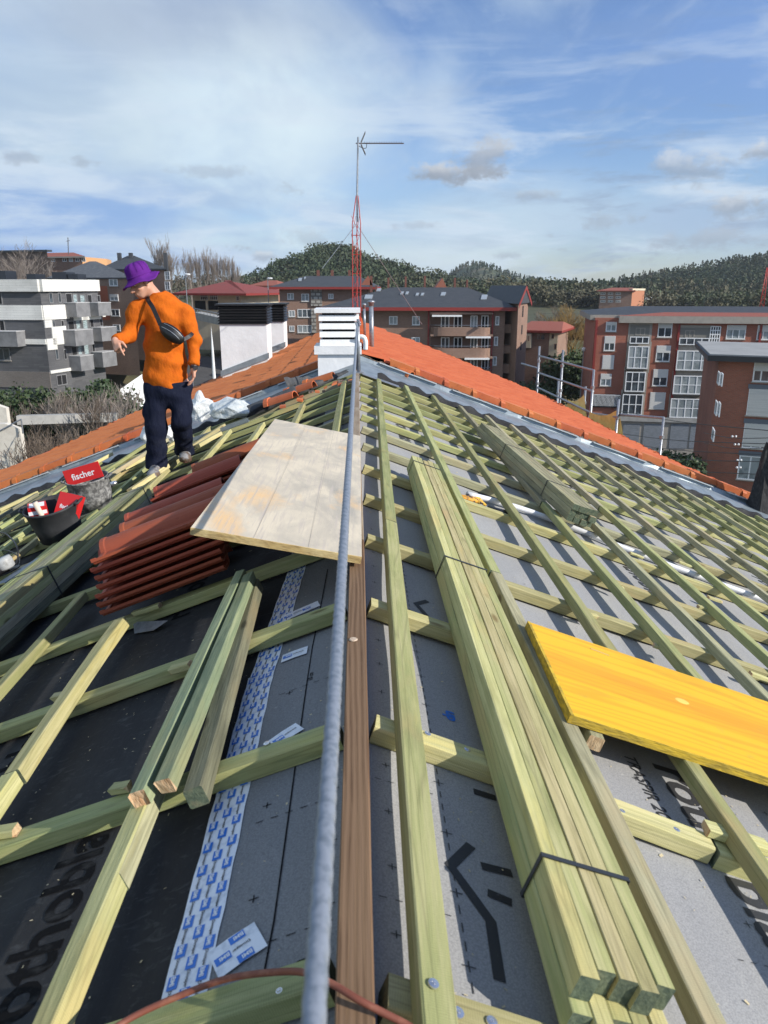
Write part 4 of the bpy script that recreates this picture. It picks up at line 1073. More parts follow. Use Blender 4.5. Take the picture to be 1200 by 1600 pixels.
# weathered plywood sheet resting on the ridge and on the tile stacks
pl = [Vector((-.585, 2.575, .192)), Vector((.010, 2.585, .072)), Vector((.022, 5.03, .072)), Vector((-.545, 5.05, .158))]
mb, M, P, n, ex = board('b', pl, .027, M_ply, M_plye, '', '')
e = empty('plywood_sheet', P[1], 'large pale weathered plywood sheet propped from the ridge over the tile stacks', 'plywood')
mb.build('panel', [M_ply, M_plye], e, M)
ln = MB()
for t_ in (.36, .68):
    a = P[0].lerp(P[1], t_); b_ = P[3].lerp(P[2], t_ + .01); s_ = (P[1] - P[0]).normalized() * .0010
    ln.raw([a + n * .0006, a + s_ + n * .0006, b_ + s_ + n * .0006, b_ + n * .0006], [(0, 1, 2, 3)])
ln.build('pencil_line', mat('pencil_line', (.30, .27, .24), .8), e)
for t_, (u0, u1) in ((.23, (.01, .985)), (.62, (.02, .99))): pass

# ---------------------------------------------------------------- roof tiles in stacks
def roof_tile_mesh():
    """mixed clay tile: length along x .46, width along y .27"""
    prof = [(0, .010), (.006, .024), (.018, .036), (.035, .046), (.055, .051), (.078, .051), (.098, .045), (.114, .034), (.124, .020), (.130, .006), (.150, .003), (.185, .003), (.235, .004), (.248, .010), (.256, .022), (.268, .024)]
    prof = [(.27 - y, z) for (y, z) in prof[::-1]]
    t = .012; n = len(prof); Ls = [0, .015, .02, .40, .44, .46]; scl = [1.0, 1.0, 1.0, 1.0, 1.02, 1.02]
    v, f = [], []
    for i, x in enumerate(Ls):
        rim = .004 if i in (0, 1) else 0
        for (y, z) in prof: v.append((x, y, z + t + rim))
        for (y, z) in prof[::-1]: v.append((x, y, z))
    w = 2 * n
    for i in range(len(Ls) - 1):
        for k in range(w):
            k2 = (k + 1) % w
            f.append((i * w + k, i * w + k2, (i + 1) * w + k2, (i + 1) * w + k))
    f.append(tuple(range(w))[::-1]); f.append(tuple((len(Ls) - 1) * w + k for k in range(w)))
    return v, f
tv, tf = roof_tile_mesh()
tile_me = [None, None]
def place_tile(X, Y, z0, ang, label, grp, mi=0, flip=False, stack=0, kk=1.22):
    M = frame_on(X, Y, z0, (math.cos(R(ang)), math.sin(R(ang)), 0), -1) @ Matrix.Diagonal((kk, 1, 1, 1))
    mt = M_tiled
    if tile_me[mi] is None:
        o = add('roof_tile', tv, tf, mt, None, M); tile_me[mi] = o.data
    else:
        o = bpy.data.objects.new('roof_tile', tile_me[mi]); COL.objects.link(o); o.matrix_basis = M; WM[o.name] = M
    tag(o, label, 'roof tile', grp); return o
# five leaning stacks one behind the other, each on the battens of the left slope
stacks = [(-1.085, 3.02, 7, 3, 'front stack, below the plywood corner'), (-1.10, 3.42, 6, 6, 'second stack behind the front one'),
          (-1.22, 3.86, 5, 4, 'third stack, in the shade'), (-1.20, 4.42, 5, 5, 'fourth stack, beside the plywood edge'), (-1.10, 5.05, 4, 6, 'farthest stack, by the worker\'s boots')]
for si, (X, Y, n_, ang, nm) in enumerate(stacks):
    for k in range(n_):
        lab = 'dark terracotta tile ' + ('on top of the ' if k == n_ - 1 else 'at the bottom of the ' if k == 0 else 'in the middle of the ') + nm
        place_tile(X + rnd.uniform(-.008, .008) - .003 * k, Y + .002 * k + rnd.uniform(-.004, .004), .047 + k * .039, ang + rnd.uniform(-.6, .6), lab, 'stacked terracotta tiles on the left slope', stack=si)

# ---------------------------------------------------------------- tubs with boxes
def tub(C, r, h, mt, label, up, taper=.80, kind='bucket', name='tub'):
    e = empty(name, C, label, kind)
    up = Vector(up).normalized(); xa = Vector((1, 0, 0)); xa = (xa - up * xa.dot(up)).normalized()
    M = Matrix((xa, up.cross(xa), up)).transposed().to_4x4(); M.translation = C
    b_ = MB(); b_.lathe([(.001, .0), (r * taper, 0), (r * (taper + .1), h * .5), (r, h), (r * 1.05, h + .006), (r * 1.05, h + .018), (r * .985, h + .018), (r * .97, h), (r * (taper + .06), h * .5), (r * (taper - .04), .02), (.001, .02)], seg=40)
    add('shell', b_.v, b_.f, mt, e, M, smooth=True)
    for s_ in (1, -1):
        hd = MB(); hd.tube([(r * 1.02 * s_, -.05, h + .01), (r * 1.16 * s_, -.045, h + .015), (r * 1.20 * s_, 0, h + .018), (r * 1.16 * s_, .045, h + .015), (r * 1.02 * s_, .05, h + .01)], .009, 8)
        add('handle', hd.v, hd.f, mt, e, M, smooth=True)
    return e, M
b1p = onL(84, 848, .05); 
e1, Mt1 = tub(b1p + Vector((0, .16, 0)), .185, .235, M_tub, 'round black rubber tub holding red boxes and a brush handle', (-.16, -.16, 1), name='rubber_tub')
b2p = onL(140, 800, .05)
e2, Mt2 = tub(b2p + Vector((-.02, .18, 0)), .165, .235, M_tub2, 'mortar-splashed tub behind the black one, carrying a red carton lid', (-.12, -.10, 1), .9, name='rubber_tub')
def carton(M, dims, label, words, mt=M_rbox, white=True):
    a, b_, c = dims
    e = empty('carton', M.translation, label, 'box'); 
    mb = MB(); mb.box((-a / 2, -b_ / 2, 0), (a / 2, b_ / 2, c)); add('box', mb.v, mb.f, mt, e, M)
    if white:
        mb = MB(); mb.box((-a / 2 - .001, -b_ / 2 - .001, c * .60), (a / 2 + .001, -b_ / 2, c * .80)); mb.box((-a/2 + .01, -b_/2 + .01, c), (a/2 - .01, b_/2 - .01, c + .001)); add('pale_panel', mb.v, mb.f, M_white, e, M)
    if words:
        v, f = text_mesh(words, a * .24, 0, .001); wd = max(p.x for p in v)
        mm = M @ Matrix.Translation((-wd / 2, -b_ / 2 - .0015, c * .28)) @ Matrix.Rotation(R(90), 4, 'X')
        add('lettering', v, f, M_white, e, mm)
    return e
def RT(M, loc, rx=0, ry=0, rz=0): return M @ Matrix.Translation(loc) @ Matrix.Rotation(R(rz), 4, 'Z') @ Matrix.Rotation(R(ry), 4, 'Y') @ Matrix.Rotation(R(rx), 4, 'X')
carton(RT(Mt1, (-.085, -.05, .15), 4, 6, 20), (.12, .09, .14), 'red and white screw box standing in the left of the black tub', 'fischer')
carton(RT(Mt1, (.085, .0, .15), -38, 14, -18), (.17, .06, .16), 'tilted bright red box lying against the rim of the black tub', 'fischer', white=False)
st_ = MB(); st_.tube([Mt1 @ Vector((-.02, -.10, .08)), Mt1 @ Vector((-.045, -.11, .33))], [.016, .019], 10); tag(st_.build('tool_handle', mat('pale_handle', (.72, .60, .48), .6), smooth=True), 'pale round wooden handle sticking out of the black tub', 'handle')
carton(RT(Mt2, (0.01, -.05, .235), -6, -9, 2), (.30, .012, .13), 'flat red carton lid with white lettering leaning on the stained tub', 'fischer', white=False)

# drill driver lying beside the tubs
dp = onL(172, 765, .06)
e = empty('drill', dp, 'black cordless drill lying on the battens right of the stained tub', 'drill')
Md = frame_on(dp.x - .04, dp.y, .10, (1, .25, 0), -1)
mb = MB(); mb.tube([(-.07, 0, 0), (-.06, 0, 0), (0, 0, 0), (.05, 0, 0)], [.018, .031, .033, .028], 14); add('motor_housing', mb.v, mb.f, M_black, e, Md, smooth=True)
mb = MB(); mb.tube([(.05, 0, 0), (.06, 0, 0), (.09, 0, 0), (.11, 0, 0)], [.022, .024, .022, .012], 14); add('chuck', mb.v, mb.f, M_steel, e, Md, smooth=True)
mb = MB(); mb.tube([(-.03, 0, -.02), (-.045, -.05, -.03), (-.05, -.10, -.035)], [.018, .017, .02], 10); add('grip', mb.v, mb.f, M_black, e, Md, smooth=True)
mb = MB(); mb.box((-.08, -.15, -.055), (-.02, -.10, -.01)); add('battery', mb.v, mb.f, M_tub, e, Md)

# cutting tool with a cable at the left edge of the photo
gp = onL(-2, 905, .05)
e = empty('angle_grinder', gp, 'grey and black power tool with a looped black cable at the left edge', 'power tool')
Mg = frame_on(gp.x, gp.y, .10, (1, .9, 0), -1)
mb = MB(); mb.tube([(-.16, 0, .0), (-.12, 0, 0), (.02, 0, .01), (.06, 0, .01)], [.034, .040, .036, .045], 16); add('body', mb.v, mb.f, M_black, e, Mg, smooth=True)
mb = MB(); mb.lathe([(.001, .06), (.05, .058), (.056, .04), (.056, -.01), (.045, -.02), (.001, -.02)], (.06, .0, .01), 22); add('gear_head', mb.v, mb.f, mat('pale_grey_plastic', (.42, .43, .43), .5, [(20, (1, 1, 1), (.25, .25, .24), .5, .7, 4)]), e, Mg, smooth=True)
mb = MB(); mb.lathe([(.001, -.022), (.075, -.022), (.075, -.030), (.001, -.030)], (.06, .0, .0), 26); add('disc_guard', mb.v, mb.f, M_black, e, Mg)
cb = MB(); cpts = [onL(-25, 838, .16), onL(2, 832, .20), onL(18, 842, .2), onL(27, 856, .16), onL(28, 872, .10), onL(22, 884, .07), onL(8, 890, .06), onL(-8, 893, .05)]
def smoothp(P, n=5):
    out = []
    for i in range(len(P) - 1):
        a, b_, c, d = P[max(i - 1, 0)], P[i], P[i + 1], P[min(i + 2, len(P) - 1)]
        for k in range(n):
            t = k / n; out.append(.5 * ((2 * b_) + (c - a) * t + (2 * a - 5 * b_ + 4 * c - d) * t * t + (3 * b_ - a - 3 * c + d) * t ** 3))
    return out + [P[-1]]
cb.tube(smoothp(cpts), .006, 8); cb.build('cable', M_black, e, smooth=True)
cb = MB(); cb.tube(smoothp([onL(-10, 862, .07), onL(10, 860, .09), onL(27, 868, .08), onL(31, 880, .06), onL(22, 890, .05), onL(0, 893, .05)]), .005, 8); cb.build('cable', M_black, e, smooth=True)

# long white pipe under the battens, on the membrane
pp = [onR(730, 772, -.028), onR(830, 800, -.028), onR(1000, 866, -.028), onR(1110, 907, -.028), onR(1200, 940, -.028), onR(1300, 980, -.028)]
pb_ = MB(); pb_.tube(smoothp(pp, 6), .019, 14); tag(pb_.build('plastic_pipe', M_pipe, smooth=True), 'long white plastic pipe lying across the slope under the right battens', 'pipe')
# work gloves with orange patches
for k, (px, py, sc_) in enumerate(((735, 776, 1.0), (783, 797, .95))):
    c = onR(px, py, .0); e = empty('work_glove', c, ['yellow and black work glove lying by the start of the white pipe', 'second work glove lying just below the first, mostly black'][k], 'glove', 'pair of work gloves')
    Mg2 = frame_on(c.x, c.y, -.03 + .0, (1, .35 - .8 * k, 0), 1)
    mb = MB(); mb.tube([(-.09, 0, .012), (-.05, 0, .016), (-.01, 0, .018), (.035, .0, .016)], [.030, .032, .045, .040], 12); add('palm', [(v.x, v.y, .014 + (v.z - .014) * .4) for v in mb.v], mb.f, M_black if k else mat('glove_orange', (.70, .34, .04), .7, [(30, (1, 1, 1), (.05, .04, .04), .5, .6, 3)]), e, Mg2, smooth=True)
    for q in range(4):
        mb = MB(); y = -.033 + q * .022; mb.tube([(.03, y, .012), (.06, y * 1.15, .020), (.09, y * 1.25, .010 + .004 * q)], [.011, .0105, .008], 8); add('finger', mb.v, mb.f, mat('glove_yellow', (.74, .42, .05), .7, [(40, (1, 1, 1), (.06, .05, .05), .52, .6, 3)]), e, Mg2, smooth=True)
    mb = MB(); mb.tube([(-.02, .03, .012), (.01, .065, .018), (.03, .085, .012)], [.014, .012, .009], 8); add('thumb', mb.v, mb.f, M_black, e, Mg2, smooth=True)

# red-brown cable curling over the ridge at the bottom of the picture
cp_ = [onL(150, 1625, .045), onL(215, 1585, .03), onL(300, 1548, .02), onL(360, 1528, .03), onL(430, 1519, .05), atZ(478, 1520, .045), atZ(520, 1538, .050), atZ(560, 1562, .050), atZ(600, 1583, .040), atZ(640, 1604, .03), atZ(690, 1640, .02)]
mb = MB(); mb.tube(smoothp(cp_, 6), .0052, 10); tag(mb.build('cable', M_cu, smooth=True), 'red-brown cable curling over the brown ridge beam nearest the camera', 'cable')

# ---------------------------------------------------------------- life line: twisted steel rope from near the camera to its post
d0 = ray(489, 1600); A0 = CP + d0 * (.545)
B0 = atY(558, 506, 8.95)
dirn = (B0 - A0).normalized(); A1 = A0 - dirn * .32
mb = MB(); L = (B0 - A1).length
s_ = dirn.cross(Vector((0, 0, 1))).normalized(); u_ = s_.cross(dirn)
ts = []; t_ = 0.0
while t_ < L: ts.append(t_); t_ += .0045 if t_ < 2.5 else .012
SEG = 18; vs = []
for t_ in ts:
    c = A1 + dirn * t_ - Vector((0, 0, 1)) * (.020 * math.sin(math.pi * t_ / L))
    for k in range(SEG):
        a = 2 * math.pi * k / SEG; r_ = .0092 * (1 + .05 * math.cos(3 * a - t_ * 230)); vs.append(c + (s_ * math.cos(a) + u_ * math.sin(a)) * r_)
mb.raw(vs, [(i * SEG + k, (i + 1) * SEG + k, (i + 1) * SEG + (k + 1) % SEG, i * SEG + (k + 1) % SEG) for i in range(len(ts) - 1) for k in range(SEG)])
tag(mb.build('safety_rope', M_rope, smooth=True), 'grey twisted steel safety rope stretched along the ridge to its post', 'rope')
# post with eye and foot plate
pz = B0
e = empty('anchor_post', (pz.x + .01, 8.98, -.03), 'galvanised anchor post on the ridge in front of the white chimney, holding the rope', 'post')
mb = MB(); mb.tube([(pz.x + .012, 9.0, -.02), (pz.x + .012, 9.0, pz.z + .05)], .018, 14); mb.build('post', M_galv, e, smooth=True)
mb = MB(); mb.box((pz.x - .05, 8.92, -.03 + .06), (pz.x + .07, 9.08, -.018 + .06)); mb.build('foot_plate', M_galv, e)
mb = MB(); mb.tube([Vector((pz.x + .012 + .028 * math.cos(a), 8.97 + 0, pz.z + .028 * math.sin(a) + .0)) for a in [i * math.pi / 6 for i in range(13)]], .006, 8); mb.build('eye_ring', M_galv, e, smooth=True)
mb = MB(); mb.obox((.06, 9.18, -.01), (.44, .02, -.16), (0, .16, 0), (0, 0, .006)); sp = mb.build('bracket_plate', M_galv, e)

# ---------------------------------------------------------------- white louvred chimney
def px2(px, py, Y): return atY(px, py, Y)
CY = 10.15
chim = empty('chimney', px2(528, 575, CY) + Vector((0, .25, 0)), 'white rendered chimney with five louvre slabs straddling the ridge', 'chimney')
def cbox(x0, x1, y0, y1, Y, dep, nm, mt, grow=0):
    a = px2(x0, y1, Y); b_ = px2(x1, y0, Y); mb = MB(); mb.box((a.x, Y, a.z), (b_.x, Y + dep, b_.z)); return mb.build(nm, mt, chim)
a = px2(497, 575, CY); b_ = px2(556, 546, CY)
mb = MB(); zt_ = px2(500, 553, CY).z
mb.box((a.x, CY, -.35), (b_.x, CY + .55, zt_)); mb.build('base', M_plas, chim)
cbox(491, 565, 541, 554, CY - .04, .66, 'ledge', M_plas)
mb = MB(); q0 = px2(502, 545, CY + .05); q1 = px2(556, 490, CY + .05); mb.box((q0.x + .02, CY + .06, q0.z - .02), (q1.x - .02, CY + .44, q1.z + .02)); mb.build('flue_core', M_dark, chim)
for (y0, y1, x0, x1) in ((530.5, 540.5, 500, 561), (518, 527, 499.5, 561), (505, 514.5, 499, 561), (492.5, 501.5, 498, 561)):
    a = px2(x0, y1, CY); b_ = px2(x1, y0, CY)
    mb = MB(); mb.prism([(a.x, CY - .012, a.z), (b_.x, CY - .012, a.z), (b_.x, CY + .015, b_.z), (a.x, CY + .015, b_.z)], (0, .50, 0)); mb.build('louvre_slab', M_plas, chim)
cbox(491, 563, 482.5, 489.0, CY - .03, .62, 'cap_slab', M_plas)
# dark gap above the slabs is the core showing; white elbow pipe right of it
pp = [px2(560, 526, CY - .02), px2(568, 527, CY - .03), px2(571, 534, CY - .03), px2(571, 546, CY - .02)]
mb = MB(); mb.tube(smoothp(pp, 5), .030, 12); tag(mb.build('elbow_pipe', M_plas, smooth=True), 'short white elbow pipe at the right foot of the white chimney', 'pipe')
# grey vent pipes on the orange tiles
for k, (x, y0, y1, Y, r, lab) in enumerate(((580, 478, 545, 12.2, .036, 'tall grey vent pipe with a small cap on the orange tiles'), (569, 482, 512, 13.2, .022, 'thin grey vent pipe left of the tall capped one'))):
    a, b_ = px2(x + 1, y1 + 12, Y), px2(x, y0, Y)
    e = empty('vent_pipe', a, lab, 'vent pipe')
    mb = MB(); mb.tube([a, b_], r, 14); mb.build('pipe', M_galv, e, smooth=True)
    mb = MB(); mb.lathe([(.001, .09), (r * 1.5, .075), (r * 1.6, .05), (r * 1.1, .045), (r * 1.1, .0), (r * .9, 0)], b_, 14); mb.build('cap', M_galv, e, smooth=True)

# two white chimneys with black louvre boxes on the left slope
def lchim(x0, x1, ytop, ysplit, Y, dep, lab, depthpx=None):
    a = px2(x0, ysplit, Y); b_ = px2(x1, ytop, Y)
    base = min(-T * abs(a.x), -T * abs(b_.x)) - .3
    e = empty('chimney', ((a.x + b_.x) / 2, Y, base + .3), lab, 'chimney', 'white chimneys with black louvres')
    mb = MB(); mb.box((a.x, Y, base), (b_.x, Y + dep, a.z)); mb.build('stack', M_plas, e)
    mb = MB(); n = 7; hh = (b_.z - a.z)
    mb.box((a.x - .00, Y + .02, a.z + .002), (b_.x + .0, Y + dep - .02, b_.z - .02))
    for i in range(n):
        z = a.z + hh * (i + .15) / n; mb.prism([(a.x - .04, Y - .04, z), (b_.x + .04, Y - .04, z), (b_.x + .005, Y, z + hh / n * .6), (a.x - .005, Y, z + hh / n * .6)], (0, dep + .06, 0))
    mb.build('louvre_box', M_black, e)
    mb = MB(); mb.box((a.x - .07, Y - .07, b_.z - .02), (b_.x + .07, Y + dep + .07, b_.z + .015)); mb.build('cap', M_black, e)
    mb = MB(); mb.obox((a.x - .03, Y - .035, -T * abs(a.x) + tz + .05), (b_.x - a.x + .06, 0, T * (b_.x - a.x + .06)), (0, .03, 0), (0, 0, .12)); mb.build('skirt', M_zinc, e)
lchim(343, 415, 476, 507, 16.6, .9, 'nearer white chimney with a black louvred top on the left slope')
lchim(398, 442, 475, 503, 19.2, .9, 'farther white chimney with a black louvred top, partly hidden by the nearer one')

# ---------------------------------------------------------------- lattice mast with aerial
MY = 17.0
m0 = px2(557, 500, MY); mt_ = px2(557, 350, MY); ap = px2(558, 306, MY); tp_ = px2(559.5, 214, MY)
e = empty('lattice_mast', (m0.x, MY, 0), 'tall red lattice mast on the ridge carrying a television aerial', 'mast')
hw = .085
fe = [Vector((-hw, -.05, 0)), Vector((hw, -.05, 0)), Vector((.01, .1, 0))]
for q in fe:
    mb = MB(); mb.tube([Vector((m0.x, MY, -.1)) + q, Vector((mt_.x, MY, mt_.z)) + q, Vector((ap.x, MY, ap.z)) + q * .22], .011, 6); mb.build('leg', M_red, e)
mb = MB(); z = .1; k = 0
while z < mt_.z:
    for i in range(3):
        a, b_ = fe[i], fe[(i + 1) % 3]; mb.tube([Vector((m0.x, MY, z)) + a, Vector((m0.x, MY, z)) + b_], .005, 5)
        if k % 2: a, b_ = b_, a
        mb.tube([Vector((m0.x, MY, z)) + a, Vector((m0.x, MY, z + .38)) + b_], .0045, 5)
    z += .38; k += 1
mb.build('bracing', M_red, e)
mb = MB(); mb.tube([(ap.x, MY, ap.z - .5), (ap.x, MY, ap.z), (tp_.x, MY, tp_.z)], [.020, .020, .017], 8); mb.build('pole', M_galv, e)
M_alu = mat('dark_aluminium', (.14, .14, .15), .5, metal=.4)
an = empty('aerial', px2(559, 224, MY), 'yagi television aerial with a long boom pointing right from the mast top', 'aerial')
p0, p1 = px2(556, 224, MY), px2(631, 224, MY)
mb = MB(); mb.tube([p0, p1], .012, 6); mb.build('boom', M_alu, an)
mb = MB()
for i in range(16):
    c = p0.lerp(p1, .18 + .82 * i / 16); mb.tube([c + Vector((0, -.10, .015)), c + Vector((0, .10, .015))], .0045, 5)
mb.build('element', M_alu, an)
mb = MB()
for s_ in (1, -1):
    for q in (-.12, -.06, 0, .06, .12):
        mb.tube([p0 + Vector((.10, q, .01 * s_)), p0 + Vector((.19, q, .20 * s_))], .005, 5)
    for t_ in (.3, .55, .8, 1.0):
        mb.tube([p0 + Vector((.10 + .09 * t_, -.13, .20 * s_ * t_)), p0 + Vector((.10 + .09 * t_, .13, .20 * s_ * t_))], .005, 5)
mb.build('reflector', M_alu, an)
mb = MB(); mb.tube(smoothp([p0 + Vector((.22, 0, 0)), p0 + Vector((.20, 0, -.09)), p0 + Vector((.10, 0, -.07)), p0 + Vector((.03, 0, -.02))], 4), .006, 5); mb.build('lead', M_black, an)
for k, (x, y) in enumerate(((530, 385), (655, 500))):
    t = px2(x, y, MY + 1.5 if k else MY - 1); a = Vector((mt_.x, MY, mt_.z)); d = (t - a); 
    mb = MB(); mb.tube([a, a + d * (1.9 if k == 0 else 1.05)], .0055, 5); tag(mb.build('guy_wire', M_galv), ['thin guy wire running down left from the red mast', 'thin guy wire running down right from the red mast'][k], 'wire')

# folded black membrane, tile rubble and plastic at the far left of the ridge
def crumple(name, C, sx_, sy_, sz_, mt, label, cat, seed=1, amp=.8, n=44, floor=None, tie=True):
    r = np.random.default_rng(seed); vs = []
    dirs = [Vector(r.normal(size=3)).normalized() for _ in range(38)]; ws = [r.uniform(.62, 1.0) for _ in dirs]
    d2 = [Vector(r.normal(size=3)).normalized() for _ in range(14)]; p2 = [r.uniform(0, 6) for _ in d2]
    for j in range(n + 1):
        ph = math.pi * j / n
        for i in range(2 * n):
            th = math.pi * i / n; d = Vector((math.sin(ph) * math.cos(th), math.sin(ph) * math.sin(th), math.cos(ph)))
            k = min([w / max(.05, d.dot(q)) for q, w in zip(dirs, ws)] + [1.25])
            k *= 1 + .035 * sum(abs(math.sin(4.5 * d.dot(q) + f)) - .6 for q, f in zip(d2, p2)) * amp
            p = Vector((d.x * sx_ * k, d.y * sy_ * k, max(d.z, -.55) * sz_ * k))
            if tie and d.z > .7: p.z += sz_ * (d.z - .7) * 1.6; p.x *= .75; p.y *= .75
            vs.append(Vector(C) + p)
    w = 2 * n
    fs = [(j * w + i, (j + 1) * w + i, (j + 1) * w + (i + 1) % w, j * w + (i + 1) % w) for j in range(n) for i in range(w)]
    return tag(add(name, vs, fs, mt, smooth=False), label, cat)
M_bag = mat('white_rubble_bag', (.74, .76, .76), .45, [(5, (1, 1, 1), (.52, .55, .55), .45, .7, 4)], [(9, (1, 1, 1), .9, .04)], spec=.5)
c = onL(232, 704, .03); crumple('rubble_bag', c + Vector((.06, .2, .16)), .24, .2, .20, M_bag, 'white crumpled plastic bag behind the worker\'s right leg', 'bag', 3)
c = onL(310, 665, .03); crumple('rubble_bag', c + Vector((0, .1, .17)), .17, .15, .22, M_bag, 'white twisted plastic bag just right of the worker\'s left leg', 'bag', 5)
c = onL(362, 655, .03); crumple('polythene_sheet', c + Vector((0, .1, .09)), .29, .22, .17, M_poly, 'shiny translucent plastic sheet bundled by the left flashing', 'plastic sheet', 8, tie=False)
c = onL(345, 672, .02); mb = MB(); g0 = onL(300, 692, .03); g1 = onL(388, 660, .03)
mb.obox(g0, g1 - g0, (0, .11, 0), (0, 0, .008)); mb.obox(g0, g1 - g0, (0, .006, 0), (0, 0, .05)); tag(mb.build('gutter_strip', M_zinc), 'bent grey metal strip lying below the plastic sheet', 'metal strip')
# rolled back membrane
mb = MB(); vs = []; NU, NV = 40, 22
r0, r1 = onL(405, 640, .0), onL(560, 592, .0)
r0, r1 = Vector((-1.25, 9.0, -.46)), Vector((-.12, 9.35, -.02))
for i in range(NU + 1):
    t = i / NU; c = r0.lerp(r1, t); k = 1.1 - .75 * t + .35 * math.exp(-((t - .42) / .16) ** 2)
    for j in range(NV + 1):
        a = -1.2 + 5.2 * j / NV; rr = (.035 + .024 * j / NV * 2) * k
        vs.append(c + Vector((0, -.12, .03)) + Vector((.02 * math.sin(j * .8 + i * .3), math.cos(a) * rr * 1.5, math.sin(a) * rr + .04 * k)))
mb.raw(vs, [(i * (NV + 1) + j, (i + 1) * (NV + 1) + j, (i + 1) * (NV + 1) + j + 1, i * (NV + 1) + j + 1) for i in range(NU) for j in range(NV)])
tag(mb.build('rolled_membrane', mat('old_felt', (.05, .053, .057), .6, [(8, (1, 1, 1), (.10, .10, .10), .5, .7, 5)]), smooth=True), 'rolled back dark roofing felt lying left of the white chimney', 'roofing felt')
# peeled felt flap standing up
mb = MB(); vs = []
f0 = onL(452, 618, .05); f1 = onL(492, 590, .05)
for i in range(9):
    t = i / 8
    for j in range(7):
        u = j / 6; c = f0.lerp(f1 + Vector((.0, -.2, 0)), t)
        vs.append(c + Vector((-.05 * u * u, -.10 * math.sin(u * 2) - .05 * t, u * .22 * (1 - .75 * t) + .01 * math.sin(i * 2))))
mb.raw(vs, [(i * 7 + j, (i + 1) * 7 + j, (i + 1) * 7 + j + 1, i * 7 + j + 1) for i in range(8) for j in range(6)])
tag(mb.build('felt_flap', MATS['old_felt'], smooth=True), 'torn black felt flap curling up in front of the white chimney', 'roofing felt')
# old tiles at the ridge end
for k, (px, py, an_, s) in enumerate(((625, 583, -38, 1), (470, 612, 160, -1), (500, 598, 165, -1), (440, 628, 158, -1))):
    fn = onR if s > 0 else onL; c = fn(px, py, .06); d = Vector((math.cos(R(an_)), math.sin(R(an_)), 0)); d.z = -T * abs(d.x) * (1 if d.x * s > 0 else -1)
    o = half_tile('curved_tile', c - d * .18, c + d * .18, .075, M_tile, None, axis_n=Vector((0, 0, 1)))
    tag(o, ['broken orange curved tile lying at the top of the right slope', 'orange curved tile left of the rope, below the white chimney', 'orange curved tile tucked at the foot of the white chimney', 'orange curved tile by the torn felt flap'][k], 'curved tile')
for k in range(26):
    px = rnd.uniform(425, 545); py = 650 - (px - 400) * .38 + rnd.uniform(-4, 4); c = onL(px, py, .03)
    if k < 14:
        mb = MB(); s = rnd.uniform(.02, .045); mb.obox(c, Vector((s * 1.5, rnd.uniform(-.02, .02), rnd.uniform(-.01, .02))), (rnd.uniform(-.01, .01), s, .01), (0, .005, s * .5))
        tag(mb.build('tile_shard', M_tile if k % 3 else M_rubble), 'small broken tile shard on the felt at the foot of the white chimney', 'tile shard', 'tile shards by the white chimney')

# ================================================================== BACKGROUND: buildings, streets, trees
def plan(px, Y): p = atY(px, 500, Y); return Vector((p.x, p.y, 0))
def zat(py, px, Y): return atY(px, py, Y).z
def hit(px, py, A, B):
    d = ray(px, py); n = Vector(((B - A).y, -(B - A).x, 0)); k = (A - CP).dot(n) / d.dot(n); return CP + d * k
class Facade:
    def __init__(s, parent, A, B):
        s.e, s.A, s.B = parent, Vector((A.x, A.y, 0)), Vector((B.x, B.y, 0)); s.u = (s.B - s.A).normalized(); s.L = (s.B - s.A).length
        s.n = Vector((s.u.y, -s.u.x, 0))                  # towards the camera side
    def uz(s, x0, y0, x1, y1):
        ym, xm = (y0 + y1) / 2, (x0 + x1) / 2
        u0 = (hit(x0, ym, s.A, s.B) - s.A).dot(s.u); u1 = (hit(x1, ym, s.A, s.B) - s.A).dot(s.u)
        return u0, u1, hit(xm, y1, s.A, s.B).z, hit(xm, y0, s.A, s.B).z
    def slab(s, mb, u0, u1, z0, z1, d0, d1, mi=0):
        O = s.A + s.u * u0 + s.n * d0; O.z = z0
        mb.obox(O, s.u * (u1 - u0), s.n * (d1 - d0), (0, 0, z1 - z0), mi)
    def rect(s, nm, px, d0, d1, mt, parent=None):
        u0, u1, z0, z1 = s.uz(*px); mb = MB(); s.slab(mb, u0, u1, z0, z1, d0, d1); return mb.build(nm, mt, parent or s.e)
    def window(s, px, cols=2, shut=0.0, fw=.09, frame=None, glass=None, rows=1, sill=True):
        u0, u1, z0, z1 = s.uz(*px); mb = MB(); fm = frame or M_wframe
        W, H = u1 - u0, z1 - z0
        for (a, b_, c, d) in ((u0, u1, z0, z0 + fw), (u0, u1, z1 - fw, z1), (u0, u0 + fw, z0 + fw, z1 - fw), (u1 - fw, u1, z0 + fw, z1 - fw)): s.slab(mb, a, b_, c, d, .0, .07)
        for i in range(1, cols): c = u0 + W * i / cols; s.slab(mb, c - fw * .5, c + fw * .5, z0 + fw, z1 - fw, .0, .06)
        for i in range(1, rows): c = z0 + H * i / rows; s.slab(mb, u0 + fw, u1 - fw, c - fw * .4, c + fw * .4, .0, .055)
        w = mb.build('window', fm, s.e)
        mb = MB(); s.slab(mb, u0 + fw, u1 - fw, z0 + fw, z1 - fw, .0, .02); mb.build('pane', glass or (M_glass if rnd.random() < .6 else M_glass2), w)
        if shut > 0:
            mb = MB(); s.slab(mb, u0 + fw * .5, u1 - fw * .5, z1 - H * shut, z1 - .02, .02, .085); mb.build('shutter', M_shut, w)
        if sill:
            mb = MB(); s.slab(mb, u0 - .08, u1 + .08, z0 - .09, z0, .0, .12); mb.build('sill', M_stone, w)
        return w
